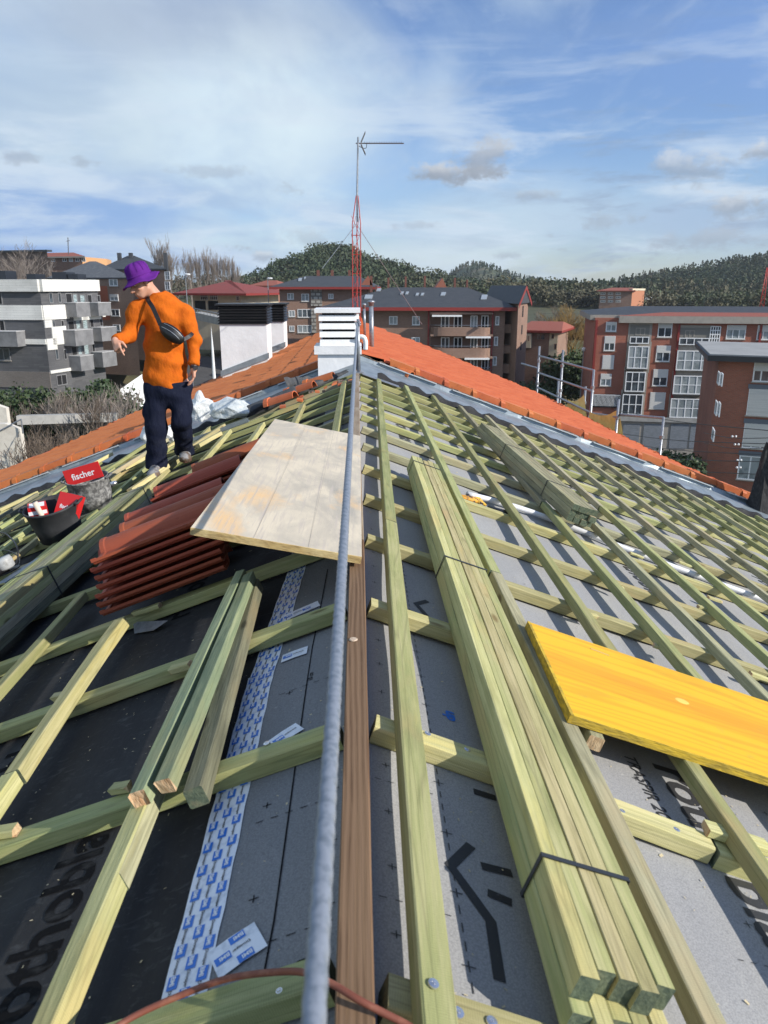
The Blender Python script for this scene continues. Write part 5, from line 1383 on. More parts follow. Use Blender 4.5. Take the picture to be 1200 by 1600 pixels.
def bbox_building(name, label, A, B, depth, zt, zb, wall, cat='building', group=None, along=None):
    """walls on a plan rectangle; A,B = left and right ends of the side towards us"""
    u = (B - A).normalized(); n = Vector((-u.y, u.x, 0)) * depth
    if along is not None: n = Vector((along.x, along.y, 0)).normalized() * depth
    e = empty(name, ((A.x + B.x) / 2, (A.y + B.y) / 2, zb), label, cat, group)
    mb = MB(); O = Vector((A.x, A.y, zb)); mb.obox(O, B - A, n, (0, 0, zt - zb)); mb.build('wall', wall, e)
    return e, Facade(e, A, B), n
def hip_roof(e, A, B, n, ze, zr, over, mt, ins=None, trim=None, th=.3, name='roof'):
    u = (B - A).normalized(); nn = n.normalized(); D = n.length
    a, b_, c, d = A - u * over - nn * over, B + u * over - nn * over, B + u * over + n + nn * over, A - u * over + n + nn * over
    i = ins if ins is not None else D / 2
    r0, r1 = A + u * (i if not isinstance(i, tuple) else i[0]) + n * .5, B - u * (i if not isinstance(i, tuple) else i[1]) + n * .5
    mb = MB(); P = [Vector((q.x, q.y, ze)) for q in (a, b_, c, d)] + [Vector((q.x, q.y, zr)) for q in (r0, r1)]
    mb.raw(P, [(0, 1, 5, 4), (1, 2, 5), (2, 3, 4, 5), (3, 0, 4), (3, 2, 1, 0)])
    r = mb.build(name, mt, e)
    mb = MB(); O = Vector((a.x, a.y, ze - th)); mb.obox(O, (b_ - a), (d - a), (0, 0, th - .004)); mb.build('eaves', trim or M_stone, e)
    return r, P

# --- right: long red brick block
A, B = plan(930, 88), plan(1262, 83.5)
zt = zat(497, 1000, 87); zb = -19.5
e, F, n = bbox_building('apartment_block', 'long red brick apartment block with grey bay galleries on the right', A, B, 14, zt, zb, M_bred)
Fb = F
mb = MB(); u = F.u
# orange tiled pitched roof from its left bay on, slate roof behind
A2 = plan(979, 86.2); A2 = A + u * (A2 - A).dot(u)
hip_roof(e, A2, B, n * .55, zt + .25, zat(487, 1060, 90), .7, M_rfold, ins=(5.5, 0), trim=M_stone, th=.75)
nu = n.normalized()
hip_roof(e, A + nu * 1.2, B + nu * 1.2, n * 1.1, zt + .30, zat(478, 1000, 96), .5, M_slate, ins=(5, 0), trim=M_stone, th=.6, name='slate_roof')
for px, c, sh in (((946.7, 503, 963.3, 518), 2, .35), ((944, 525, 961, 548), 2, .5), ((941, 555, 959, 576), 2, .97), ((938, 584, 955, 603), 2, .45),
               ((1028, 505, 1050, 527), 2, .35), ((1025, 540, 1047, 565), 2, .45), ((1020, 577, 1043, 603), 2, .5), ((1015, 613, 1039, 639), 2, .97),
               ((1135, 508, 1165, 530), 3, .35), ((1183, 508, 1212, 531), 3, .45), ((1133, 540, 1162, 565), 3, .4)):
    w_ = F.window(px, c, sh)
for px, c, r_ in (((981, 541, 1013, 576), 3, 2), ((977, 581, 1008, 612), 3, 2), ((972, 616, 1004, 648), 3, 2), ((1057, 548, 1122, 579), 5, 2), ((1052, 587, 1100, 616), 4, 2), ((1047, 623, 1094, 653), 4, 2)):
    F.rect('bay_surround', (px[0] - 3, px[1] - 7, px[2] + 3, px[3] + 6), 0, .06, M_stone)
    u0, u1, z0, z1 = F.uz(*px); G = Facade(e, F.A + F.n * .5, F.B + F.n * .5); 
    mb = MB(); F.slab(mb, u0 - .05, u1 + .05, z0 - .05, z1 + .05, .06, .5); bay = mb.build('bay', M_stone, e); G.e = e
    w_ = G.window(px, c, 0, rows=r_, fw=.10, glass=M_glass if rnd.random() < .5 else M_glass2, sill=False)
for px, (ra, rb) in (((984, 508, 1014, 538), (984, 526)), ((1061, 512, 1108, 540), (1061, 527))):
    F.rect('bay_surround', (px[0] - 3, px[1] - 4, px[2] + 4, px[3] + 6), 0, .05, M_stone)
    F.rect('recess', px, .0, .07, mat('recess_render', (.20, .19, .17), .9))
    F.window((px[0] + 9, px[1] + 4, px[0] + 24, px[1] + 16), 2, 0, frame=M_stone, sill=False).location += F.n * .04
    G = Facade(e, F.A + F.n * .35, F.B + F.n * .35); G.window((px[0], px[3] - 12, px[2], px[3] - 1), 3 if px[2] < 1020 else 4, 0, glass=M_glass, sill=False)
for px in ((1109, 510, 1124, 541), (1101, 586, 1112, 617), (1095, 622, 1106, 653)):
    u0, u1, z0, z1 = F.uz(*px); mb = MB()
    for i in range(5): c = u0 + (u1 - u0) * i / 4; F.slab(mb, c - .05, c + .05, z0, z1, .07, .16)
    for i in range(6): c = z0 + (z1 - z0) * i / 5; F.slab(mb, u0, u1, c - .05, c + .05, .07, .15)
    F.rect('lattice_back', px, 0, .065, M_dark); mb.build('lattice', M_wframe, e)
for x0, x1, y0, y1 in ((931, 925, 500, 650), (1060, 1043, 506, 655), (1188, 1170, 506, 600)):
    a, b_ = hit(x0, y0, F.A, F.B), hit((x0 + x1) / 2, y1, F.A, F.B); uu = (a - F.A).dot(F.u); mb = MB(); F.slab(mb, uu, uu + .22, zb, a.z, 0, .2); mb.build('downpipe', M_rfred, e)
u0, u1, z0, z1 = F.uz(925, 656, 1200, 700)
mb = MB(); F.slab(mb, 0, F.L, zb, zat(655, 1000, 87), 0, .25); mb.build('ground_storey', M_stone, e)
mb = MB(); F.slab(mb, 0, F.L, zat(657, 1000, 87), zat(650, 1000, 87), .25, .55); mb.build('string_course', M_conc, e)
for x0, x1 in ((972, 998), (1004, 1034), (1046, 1074), (1077, 1104)):
    w_ = F.rect('shop_front', (x0, 662, x1, 700), .25, .32, mat('grey_shop_shutter', (.20, .22, .25), .6, [(2, (1, 1, 8), (.15, .17, .19), .45, .6, 3)]))
# railings of the raised forecourt, left part
mb = MB(); G = F; u0, u1, z0, z1 = F.uz(926, 617, 968, 634)
for i in range(22): c = u0 + (u1 - u0) * i / 21; F.slab(mb, c, c + .05, z0, z1, .28, .33)
F.slab(mb, u0, u1, z1, z1 + .06, .27, .34); F.rect('opening', (926, 616, 968, 636), .0, .27, M_dark); mb.build('railing', M_wframe, e)

# --- right, nearer: red brick block with a flat grey roof
C0, C1, C2 = plan(1131, 60), plan(1290, 57), plan(1107, 73)
zt = zat(563, 1131, 60); e = empty('apartment_block', (C0.x + 8, 66, -19), 'nearer red brick block with a flat overhanging grey roof at the right edge', 'building')
dR = C1 - C0; dL = C2 - C0
mb = MB(); mb.obox(Vector((C0.x, C0.y, -19.5)), dR, dL, (0, 0, zt + 19.5)); mb.build('wall', M_bred2, e)
ur, ul = dR.normalized(), dL.normalized()
O = C0 - ur * .9 - ul * .9
mb = MB(); mb.obox(Vector((O.x, O.y, zt)), dR + ur * 1, dL + ul * 1.8, (0, 0, .42)); mb.build('fascia', mat('dark_fascia', (.03, .032, .036), .5), e)
mb = MB(); mb.obox(Vector((O.x, O.y, zt + .422)) + ur * .15 + ul * .15, dR, dL + ul * 1.4, (0, 0, .10)); mb.build('roof', mat('pale_sheet_roof', (.34, .34, .33), .8, [(.5, (1, 1, 1), (.27, .27, .26), .4, .7, 6)]), e)
F = Facade(e, C0, C1)
for px, c, sh in (((1177, 566, 1216, 597), 3, .45), ((1168, 608, 1212, 650), 3, .99), ((1161, 662, 1205, 701), 3, .92), ((1153, 712, 1190, 750), 2, .0)):
    F.window(px, c, sh, fw=.10); F.rect('shutter_box', (px[0] + 1, px[1] - 7, px[2], px[1]), 0, .10, mat('blue_grey_panel', (.12, .14, .17), .6))
F2 = Facade(e, C2, C0)
for px in ((1122, 580, 1125.5, 602), (1118, 625, 1121.5, 650), (1113, 668, 1117, 690), (1127, 582, 1130, 604), (1123, 627, 1126, 652)):
    F2.window(px, 1, 0, fw=.12, glass=M_glass2, sill=False)

# --- middle: dark roofed block with curved brick balconies
A, B = plan(520, 101), plan(789, 99)
zt = zat(485, 700, 100); zb = -18.5
e, F, n = bbox_building('apartment_block', 'brown brick block with a dark slate roof, red eaves and long balconies behind the mast', A, B, 15, zt, zb, M_bbrn)
rf, P = hip_roof(e, A, B, n, zt + .42, zat(449, 640, 107.5), 1.5, M_slate, ins=(7, 4.5), trim=M_rfred, th=.42)
for px, c in (((608, 494, 621, 507), 2), ((644, 494, 656, 508), 2), ((643, 527, 656, 536), 2), ((774, 494, 780, 508), 1), ((772, 526, 778, 540), 1), ((770, 557, 776, 571), 1)):
    F.window(px, c, 0, glass=M_glass2)
for (y0, y1, y2) in ((490, 511, 524), (524, 543, 558), (558, 576, 590)):
    F.rect('balcony_recess', (673, y0, 766, y1 + 2), .0, .03, mat('shaded_recess_brick', (.13, .078, .058), .85))  # slab on the wall face, the recess shade is put into its darker brick
    for (x0, x1, m_) in ((689, 702, M_glass), (709, 722, M_dark), (735, 746, M_glass2 if y0 < 520 else M_glass), (752, 763, M_dark)):
        G = Facade(e, F.A + F.n * .03, F.B + F.n * .03); G.window((x0, y0 + 3, x1, y1 + 2), 2, 0, glass=m_, sill=False)
    # curved parapet
    u0, u1, z0, z1 = F.uz(672, y1, 768, y2); mb = MB(); N_ = 16; ring = []
    for i in range(N_ + 1):
        t = i / N_; d = 1.5 * (1 - abs(2 * t - 1) ** 6) ** .5 if 0 < t < 1 else 0; ring.append(F.A + F.u * (u0 + (u1 - u0) * t) + F.n * (.05 + d))
    poly = [Vector((q.x, q.y, z0)) for q in ring]; mb.prism(poly, (0, 0, z1 - z0)); mb.build('balcony', M_bbrn, e)
    mb = MB(); mb.tube([Vector((q.x, q.y, z1 + .28)) for q in ring], .035, 5); mb.build('rail', M_galv, e)
    mb = MB(); F.slab(mb, u0, u1, hit(700, y0, F.A, F.B).z - .05, hit(700, y0, F.A, F.B).z + .18, .03, 1.2); mb.build('balcony_slab', M_bbrn, e)
for px in ((675, 491.5, 721, 494), (727, 524.5, 765, 527), (725, 557.5, 763, 560)):
    u0, u1, z0, z1 = F.uz(*px); mb = MB(); F.slab(mb, u0, u1, z0, z1, 1.2, 1.9); mb.build('awning', M_wframe, e)
for x in (669, 768): u0, u1, z0, z1 = F.uz(x - 1.2, 487, x + 1.2, 600); mb = MB(); F.slab(mb, u0, u1, zb, zt, 0, .25); mb.build('downpipe', M_rfred, e)
# side balconies to the right
for (y1, y2) in ((507, 521), (540, 553), (570, 584)):
    u0, u1, z0, z1 = F.uz(787, y1, 800, y2); mb = MB(); O = F.B + F.n * (-3.2); mb.obox(Vector((O.x, O.y, z0)), F.u * 1.25, F.n * 2.6, (0, 0, z1 - z0)); mb.build('side_balcony', M_bbrn, e)
def on_roof(px, py, P):   # front slope of a hip roof
    a, b_, c = P[0], P[1], P[4]; n_ = (b_ - a).cross(c - a); d = ray(px, py); k = (a - CP).dot(n_) / d.dot(n_); return CP + d * k, n_.normalized()
for px in ((569, 462, 583, 468), (588, 452, 596, 456), (625, 457, 631, 461), (633, 457, 639, 461), (649, 459, 655, 463), (657, 459, 663, 463), (688, 458, 697, 463), (751, 462, 762, 469)):
    q = [on_roof(x, y, P)[0] for x, y in ((px[0], px[3]), (px[2] - 2, px[3]), (px[2], px[1]), (px[0] + 2, px[1]))]; nn = on_roof(px[0], px[1], P)[1]
    if nn.z < 0: nn = -nn
    mb = MB(); mb.prism([v + nn * .02 for v in q], nn * .12); w_ = mb.build('skylight', mat('skylight_frame', (.30, .33, .36), .25), e)
for k, (x, yb_, w, y0) in enumerate(((580, 443, 6, 431), (607, 447, 5, 434), (634, 447, 5, 432), (664, 447, 5, 431), (711, 449, 5, 434), (730, 452, 5, 437), (588, 452, 5, 446))):
    Yc = 109; a, b_ = atY(x - w / 2 + 1, yb_ + 4, Yc), atY(x + w / 2 - 1, y0, Yc); mb = MB(); mb.box((a.x, Yc, a.z - .8), (b_.x, Yc + .8, b_.z)); mb.build('chimney_stack', mat('chimney_brick', (.15, .06, .045), .85), e)
for (x, y) in ((573, 437), (689, 441)):
    c = atY(x, y, 109); mb = MB(); mb.prism([c + Vector((-.8, 0, -.7)), c + Vector((.8, 0, -.7)), c + Vector((.2, 0, .55))], (0, 2.5, 0)); mb.build('gablet', mat('orange_gablet', (.26, .09, .055), .7), e)

# --- left part behind: second dark roofed block
A, B = plan(438, 122), plan(575, 121)
zt = zat(452, 480, 121)
e, F, n = bbox_building('apartment_block', 'brown brick block with dark slate roof, left of the mast and farther back', A, B, 14, zt, -17, M_bbrn)
rf, P = hip_roof(e, A, B, n, zt + .35, zat(431, 480, 128), 1.3, M_slate, ins=(3.2, 2), trim=M_rfred, th=.35)
for px, c in (((449, 458, 459, 468), 2), ((451, 485, 461, 495), 2), ((452, 509, 460, 518), 2), ((471, 459, 483, 471), 2), ((465, 483, 487, 496), 3), ((465, 508, 487, 520), 3), ((513, 459, 521, 467), 2)):
    F.window(px, c, .0, glass=M_glass if px[0] > 460 and px[1] == 483 else M_glass2)
F.rect('stair_lattice', (486, 452, 503, 478), 0, .25, mat('pale_block', (.36, .35, .32), .9, extra=bricks((.40, .39, .36), (.34, .33, .30), (.14, .13, .12), w=.8, h=.55, ms=.12)))
F.rect('stair_lattice', (487, 482, 494, 520), 0, .25, MATS['pale_block'])
for k, (x, w) in enumerate(((497, 4), (519, 4), (546, 4))):
    Yc = 129; a, b_ = atY(x - w / 2, 434, Yc), atY(x + w / 2, 422, Yc); mb = MB(); mb.box((a.x, Yc, a.z - 1), (b_.x, Yc + .8, b_.z)); mb.build('chimney_stack', MATS['chimney_brick'], e)
for px in ((466, 436, 472, 440), (475, 434, 478, 437)):
    q = [on_roof(x, y, P)[0] for x, y in ((px[0], px[3]), (px[2] - 1, px[3]), (px[2], px[1]), (px[0] + 1, px[1]))]; mb = MB(); mb.prism([v + Vector((0, -.05, .05)) for v in q], (0, 0, .12)); mb.build('skylight', MATS['skylight_frame'], e)

# --- stair tower with a gable, right of the middle block
C0, CR, CL = plan(809, 97), plan(824, 104), plan(783, 104)
e = empty('brick_tower', (C0.x, 100, -18.5), 'tall narrow brown brick tower with a dark gabled roof right of the balconies', 'building')
zt = zat(473, 809, 97); mb = MB(); mb.obox(Vector((C0.x, C0.y, -18.5)), CR - C0, CL - C0, (0, 0, zt + 18.5)); mb.build('wall', M_bbrn, e)
dr, dl = (CR - C0), (CL - C0); ap_ = zat(446, 825, 101)
o = C0 - dr.normalized() * 1.2 - dl.normalized() * .8; L1 = dr + dr.normalized() * 2.4; L2 = dl + dl.normalized() * 9
q = [Vector((o.x, o.y, zt - .1)), Vector((o.x, o.y, zt - .1)) + L1, Vector((o.x, o.y, zt)) + L1 * .5]; q[2].z = ap_
mb = MB(); mb.prism(q, L2); mb.build('roof', M_slate, e)
mb = MB()
for a, b_ in ((q[0], q[2]), (q[2], q[1])): mb.prism([a - dl.normalized() * .05, b_ - dl.normalized() * .05, b_ - dl.normalized() * .05 - Vector((0, 0, .5)), a - dl.normalized() * .05 - Vector((0, 0, .5))], dl.normalized() * -.12)
mb.build('gable_trim', M_rfred, e)
gm = MB(); gm.prism([Vector((C0.x, C0.y, zt)), Vector((CR.x, CR.y, zt)), Vector(((C0.x + CR.x) / 2, (C0.y + CR.y) / 2, ap_ - .7))], dl * .1); gm.build('gable_wall', M_bbrn, e)
F = Facade(e, C0, CR)
for px in ((816, 478, 817.6, 495), (814.5, 508, 816, 522), (813, 535, 814.5, 547)): F.rect('slit_window', px, 0, .04, M_dark)

# --- small house with an old red roof, right of the tower
A, B = plan(819, 118), plan(871, 116)
e, F, n = bbox_building('house', 'low brick and cream house with an old red gabled roof right of the tower', A, B, 11, zat(517, 840, 117), -17.5, M_bbrn)
hip_roof(e, A, B, n, zat(516, 840, 117), zat(502, 850, 122), .9, M_rfold, ins=(0, 0), trim=M_rfred, th=.3)
F.rect('cream_wall', (858, 518, 871, 556), 0, .05, M_cream); F.rect('cream_wall', (819, 521, 831, 543), 0, .8, M_cream)
for px in ((838, 521, 852, 531), (862, 522, 866, 529), (866, 537, 870, 546), (822, 524, 825, 533), (827, 524, 829, 532)): F.window(px, 2 if px[0] < 860 else 1, 0, frame=M_bbrn, glass=M_glass, sill=False).location += F.n * (.85 if px[0] < 832 else .05)

# --- left: white and grey modern block
Cn, CRt, CLf = plan(68, 84), plan(157, 93), plan(-75, 86)
zb, zt = -12.6, zat(437, 68, 84)
e = empty('apartment_block', (Cn.x, 90, zb), 'modern white and grey banded apartment block with box balconies at the left edge', 'building')
mb = MB(); poly = [Vector((q.x, q.y, zb)) for q in (CLf, Cn, CRt, CRt + Vector((-6, 14, 0)), CLf + Vector((0, 16, 0)))]; mb.prism(poly, (0, 0, zt - zb)); mb.build('wall', M_bgry, e)
FL, FR = Facade(e, CLf, Cn), Facade(e, Cn, CRt)
def band(Fq, y0, y1, xr, mt, d=.12, u0=None, u1=None, nm='band'):
    z1 = hit(xr, y0, Fq.A, Fq.B).z; z0 = hit(xr, y1, Fq.A, Fq.B).z; mb = MB(); Fq.slab(mb, 0 if u0 is None else u0, Fq.L if u1 is None else u1, z0, z1, 0, d); return mb.build(nm, mt, e)
for Fq in (FL, FR): band(Fq, 436.5, 455.5, 68, M_bwht, .35 if Fq is FL else .36)
band(FL, 477, 500, 68, M_bwht, .14); band(FL, 530, 538, 68, M_bwht, .14); band(FL, 581, 606, 68, mat('brown_base_brick', (.17, .14, .125), .85, extra=bricks((.19, .155, .135), (.14, .12, .105), (.20, .19, .18))), .10)
band(FR, 477, 500, 68, M_bwht, .13, u1=FR.L * .42); band(FR, 511, 540, 75, M_bwht, .12, FR.L * .10, FR.L * .34); band(FR, 500, 512, 75, M_bwht, .125, 0, FR.L * .12); band(FR, 530, 548, 68, M_bwht, .12, 0, FR.L * .16); band(FR, 578, 583, 85, M_bwht, .14, u1=FR.L * .42); band(FR, 493, 500, 130, M_bwht, .13, FR.L * .5, FR.L)
for px in ((128, 486, 135, 500), (133, 516, 141, 535), (158, 478, 163, 495)): FR.rect('white_panel', px, 0, .13, M_bwht)
for px in ((76, 457, 82, 474), (90, 457, 95, 473), (82, 500, 86, 520), (95, 500, 100, 518), (86, 545, 91, 562), (99, 545, 104, 562)): FR.window(px, 1, 0, frame=M_bgry2, glass=M_dark if px[0] % 2 else M_glass, sill=False)
for (x0, x1, y0, y1) in ((102, 112, 458, 474), (114, 121, 459, 484), (125, 133, 460, 485), (136, 143, 460, 474), (151, 156, 461, 472), (106, 116, 501, 520), (118, 125, 499, 516), (129, 137, 498, 522), (140, 146, 498, 512), (155, 160, 498, 510),
                         (111, 120, 541, 556), (121, 128, 538, 558), (131, 139, 537, 560), (143, 148, 536, 550)):
    lit = (int(x0) in (114, 125, 118, 129, 121, 131)); FR.window((x0, y0, x1, y1), 1, 0, fw=.08, frame=M_bgry2, glass=mat('louvre_glass', (.34, .42, .43), .4, [(2, (1, 1, 9), (.12, .15, .16), .45, .6, 2)]) if lit else M_dark, sill=False)
for px, dd in (((101, 473, 124, 495), 1.5), ((136, 473, 158, 493), 1.5), ((98, 515, 128, 539), 1.6), ((141, 511, 167, 532), 1.5), ((108, 555, 130, 578), 1.5), ((143, 549, 167, 572), 1.5)):
    u0, u1, z0, z1 = FR.uz(*px); mb = MB(); FR.slab(mb, u0, u1 * .98, z0, z1, .0, dd); b_ = mb.build('balcony', M_bgry2, e)
    mb = MB(); FR.slab(mb, u0 - .03, u1 * .98 + .03, z1, z1 + .06, -.0, dd + .04); mb.build('coping', mat('pale_coping', (.5, .5, .5), .6), b_)
u0, u1, z0, z1 = FL.uz(-8, 517, 40, 540); mb = MB(); FL.slab(mb, u0, u1, z0, z1, 0, 1.5); b_ = mb.build('balcony', M_bgry2, e); mb = MB(); FL.slab(mb, u0 - .03, u1 + .03, z1, z1 + .06, 0, 1.54); mb.build('coping', MATS['pale_coping'], b_)
FL.window((-10, 454.5, 3.5, 476), 1, 0, frame=M_bgry2, glass=M_dark, sill=False); FL.window((-8, 500, 8, 520), 2, 0, frame=M_bgry2, glass=M_dark, sill=False)
FL.window((-4, 544, 16, 563), 2, 0, frame=M_bgry2, glass=M_glass, sill=True); FL.window((-4, 587, 20, 603), 2, 0, frame=M_bgry2, glass=M_dark, sill=False)
FR.window((88, 585, 104, 602), 2, 0, frame=M_bgry2, glass=M_dark, sill=False)
for k, (x0, x1, y0) in enumerate(((83, 103, 425), (107, 121, 428), (43, 55, 428), (-6, 8, 423))):
    a, b_ = atY(x0, 446, 96), atY(x1, y0, 96); mb = MB(); mb.box((a.x, 96, zt - .5), (b_.x, 99, b_.z)); mb.build('roof_unit', mat('blue_black_panel', (.022, .026, .034), .4), e)

# --- left: older brick blocks behind
A, B = plan(122, 108), plan(212, 104)
e, F, n = bbox_building('apartment_block', 'brown brick block with a grey slate hipped roof behind the white block', A, B, 13, zat(434, 160, 106), -10.5, mat('pinkish_brick', (.26, .165, .125), .85, extra=bricks((.26, .165, .125), (.22, .14, .105), (.32, .25, .20), h=.1)), along=B)
Ae = plan(84, 110)
hip_roof(e, Ae, B, n, zat(434, 160, 106) + .02, zat(408, 157, 112), .4, M_slate2, ins=(7, 6.0), trim=M_slate, th=.15)
F.rect('red_strip', (158, 447, 170, 500), 0, .03, mat('red_strip_brick', (.36, .12, .07), .85))
for px, c in (((138, 436, 151, 443), 2), ((171, 436, 184, 447), 2), ((172, 460, 185, 470), 2), ((174, 483, 187, 494), 2), ((177, 507, 188, 517), 2)): F.window(px, c, .45 if px[1] == 460 else 0)
A, B = plan(165, 124), plan(262, 119)
e, F, n = bbox_building('apartment_block', 'brown brick block with a dark peaked roof just behind the worker\'s hat', A, B, 14, zat(420, 240, 120), -10, MATS['pinkish_brick'], along=B)
hip_roof(e, A, B, n, zat(420, 240, 120), zat(399, 204, 127), .5, M_slate, ins=(5, 5.5), trim=M_slate, th=.2)
u0, u1, z0, z1 = F.uz(262, 423, 272, 452)
F.window((263, 424, 271, 437), 2, 0, rows=2, frame=M_wframe, sill=False).location -= F.u * .6; F.window((263, 440, 271, 453), 2, 0, rows=2, frame=M_wframe, sill=False).location -= F.u * .6
for x in (186, 204, 258):
    a, b_ = atY(x - 2, 412, 127), atY(x + 2, 395, 127); mb = MB(); mb.box((a.x, 127, a.z - 2), (b_.x, 127.6, b_.z)); mb.build('chimney_stack', M_slate, e)
A, B = plan(6, 156), plan(86, 152)
e, F, n = bbox_building('apartment_block', 'dark brown flat-topped block behind the bare tree at far left', A, B, 14, zat(394, 40, 154), -9, mat('dull_brown_wall', (.13, .095, .08), .9, [(.3, (1, 1, 1), (.10, .075, .065), .4, .7, 4)]), along=B)
band_ = MB(); F.slab(band_, -.3, F.L + .3, zat(394, 40, 154), zat(394, 40, 154) + .35, -1, .3); band_.build('roof_edge', M_slate, e)
A, B = plan(64, 176), plan(138, 172)
e, F, n = bbox_building('apartment_block', 'brick block with a low tiled roof and an orange end wall on the left skyline', A, B, 16, zat(401, 110, 174), -9, M_bbrn, along=B)
hip_roof(e, A, B, n, zat(401, 110, 174), zat(395, 110, 182), .8, M_rfold, ins=(3, 2), trim=M_stone, th=.3)
u_ = (B - A).normalized(); C = plan(176, 186)
mb = MB(); mb.obox(Vector((B.x, B.y, -9)), C - B, Vector((-2, 10, 0)), (0, 0, zat(401, 138, 172) + 9)); mb.build('end_wall', mat('orange_end_wall', (.62, .34, .16), .85), e)
for x0 in (68, 80, 98, 108, 118, 128): F.window((x0, 403, x0 + 6, 409), 2, 0, glass=M_dark if x0 % 3 else M_glass2, sill=False)
mb = MB(); q0 = atY(107, 400, 176); mb.tube([q0, atY(106, 371, 176)], .10, 5); mb.tube([atY(103.5, 377, 176), atY(109, 376, 176)], .06, 5); tag(mb.build('roof_aerial', M_alu), 'thin roof aerial on the far left skyline', 'aerial')

# --- cream house with a red hipped roof
A, B = plan(303, 142), plan(379, 138)
e, F, n = bbox_building('house', 'cream house with a wide red hipped roof right of the worker', A, B, 13, zat(457, 340, 140), -10, M_cream)
hip_roof(e, A, B, n, zat(458, 340, 140), zat(438, 325, 146), 2.4, mat('bright_red_roof', (.24, .045, .035), .7, [(1, (1, 1, 1), (.19, .05, .04), .4, .7, 5)]), ins=(4, 7.5), trim=M_rfred, th=.35)
for x0 in (313, 328): F.window((x0, 457, x0 + 12, 469), 4, 0, rows=2, glass=M_dark, sill=False)
F.rect('porch', (305, 470, 341, 484), 0, .1, M_dark); F.rect('post', (323, 470, 326, 484), .1, .3, M_cream); F.window((369, 462, 374, 470), 1, 0)
A, B = plan(396, 210), plan(434, 208)
e, F, n = bbox_building('house', 'small brick house with a red roof left of the dark roofed block', A, B, 10, zat(446, 415, 209), -8, mat('warm_brick_wall', (.36, .19, .13), .85))
hip_roof(e, A, B, n, zat(446, 415, 209), zat(438, 415, 214), .7, M_rfold, ins=(2, 2), trim=M_rfold, th=.25)
for x0 in (399, 408, 417, 426): F.window((x0, 449, x0 + 5, 453), 1, 0, sill=False)
# --- houses beyond on the right
A, B = plan(890, 345), plan(928, 340)
e, F, n = bbox_building('house', 'pink house with an old red roof in front of the pine hill', A, B, 14, zat(464, 905, 342), -14, M_bbrn)
hip_roof(e, A, B, n, zat(464, 905, 342), zat(460.5, 905, 348), 1, M_rfold, ins=(3, 3), trim=M_rfold, th=.3); F.rect('pink_wall', (911, 464, 928, 482), 0, .2, M_pink)
F.window((896, 467, 903, 471), 2, 0, sill=False, fw=.2)
A, B = plan(934, 300), plan(984, 296)
e, F, n = bbox_building('apartment_block', 'long brick block with balconies and an orange end wall below the pine hill', A, B, 14, zat(454, 960, 298), -14, M_bbrn)
hip_roof(e, A, B, n, zat(454, 960, 298), zat(449.5, 965, 305), 1.2, M_rfold, ins=(4, 0), trim=M_rfold, th=.3)
C = plan(1003, 302); mb = MB(); mb.obox(Vector((B.x, B.y, -14)), C - B, Vector((0, 12, 0)), (0, 0, zat(454, 984, 296) + 14)); mb.build('end_wall', mat('orange_brick_wall', (.42, .18, .10), .85), e)
mb = MB(); mb.obox(Vector((B.x, B.y - .3, zat(454, 984, 296))), (C - B) * 1.03, Vector((0, 13, 0)), (0, 0, .7)); mb.build('pale_cornice', M_cream, e)
for x0 in (938, 950, 962): 
    for y0 in (457, 463, 469): F.window((x0, y0, x0 + 8, y0 + 3.5), 3, 0, sill=False, fw=.2, frame=M_shut, glass=M_dark)
for k, (x0, x1, y0, yr, y1, Y, lab) in enumerate(((841, 855, 466, 463.5, 474, 420, 'tiny white house with a red roof at the foot of the far hill'), (1003, 1026, 467, 465, 478, 330, 'low white house under the pine hill, above the slate roof'))):
    A, B = plan(x0, Y), plan(x1, Y)
    e, F, n = bbox_building('house', lab, A, B, 10, zat(y0 + .5, x0, Y), -16, M_plas); hip_roof(e, A, B, n, zat(y0 + .5, x0, Y), zat(yr, x0, Y + 5), .5, M_rfold if k == 0 else M_plas, ins=(1, 1), trim=M_plas, th=.2)
    F.window((x0 + 3, y0 + 2, x0 + 6, y0 + 4.5), 1, 0, sill=False, fw=.2)

# ---------------------------------------------------------------- streets
def patch(name, pts, mt, lift, kind='structure'):
    P = [Vector(p) for p in pts]; c = sum(P, Vector()) / len(P)
    # fan over a subdivided quad so that it follows the ground
    a, b_, c_, d = P; v, f = [], []; N_ = 14
    for j in range(N_ + 1):
        for i in range(N_ + 1):
            q = a.lerp(b_, i / N_).lerp(d.lerp(c_, i / N_), j / N_); v.append((q.x, q.y, gz(q.x, q.y) + lift))
    f = [(j * (N_ + 1) + i, j * (N_ + 1) + i + 1, (j + 1) * (N_ + 1) + i + 1, (j + 1) * (N_ + 1) + i) for j in range(N_) for i in range(N_)]
    return tag(add(name, v, f, mt), kind='structure')
patch('road', [(8, 62, 0), (60, 58, 0), (62, 82, 0), (14, 96, 0)], M_asph, .15)
patch('road', [(12, 92, 0), (30, 84, 0), (32, 130, 0), (20, 135, 0)], M_asph, .19)
patch('pavement', [(24, 98, 0), (60, 90, 0), (60, 96, 0), (24, 104, 0)], M_conc, .25)
patch('road', [(-26, 96, 0), (-9, 96, 0), (-14, 140, 0), (-30, 140, 0)], M_asph, .15)
patch('lawn', [(-40, 88, 0), (-24, 84, 0), (-22, 98, 0), (-40, 100, 0)], mat('green_lawn', (.07, .13, .025), .95, [(1, (1, 1, 1), (.10, .17, .035), .4, .7, 6)], [(4, (1, 1, 1), .6, .05)]), .15)
patch('path', [(-46, 51, 0), (-16, 56, 0), (-16, 58.6, 0), (-46, 54, 0)], mat('pale_gravel_path', (.30, .28, .23), .95, [(1, (1, 1, 1), (.22, .20, .16), .4, .7, 5)]), .15)

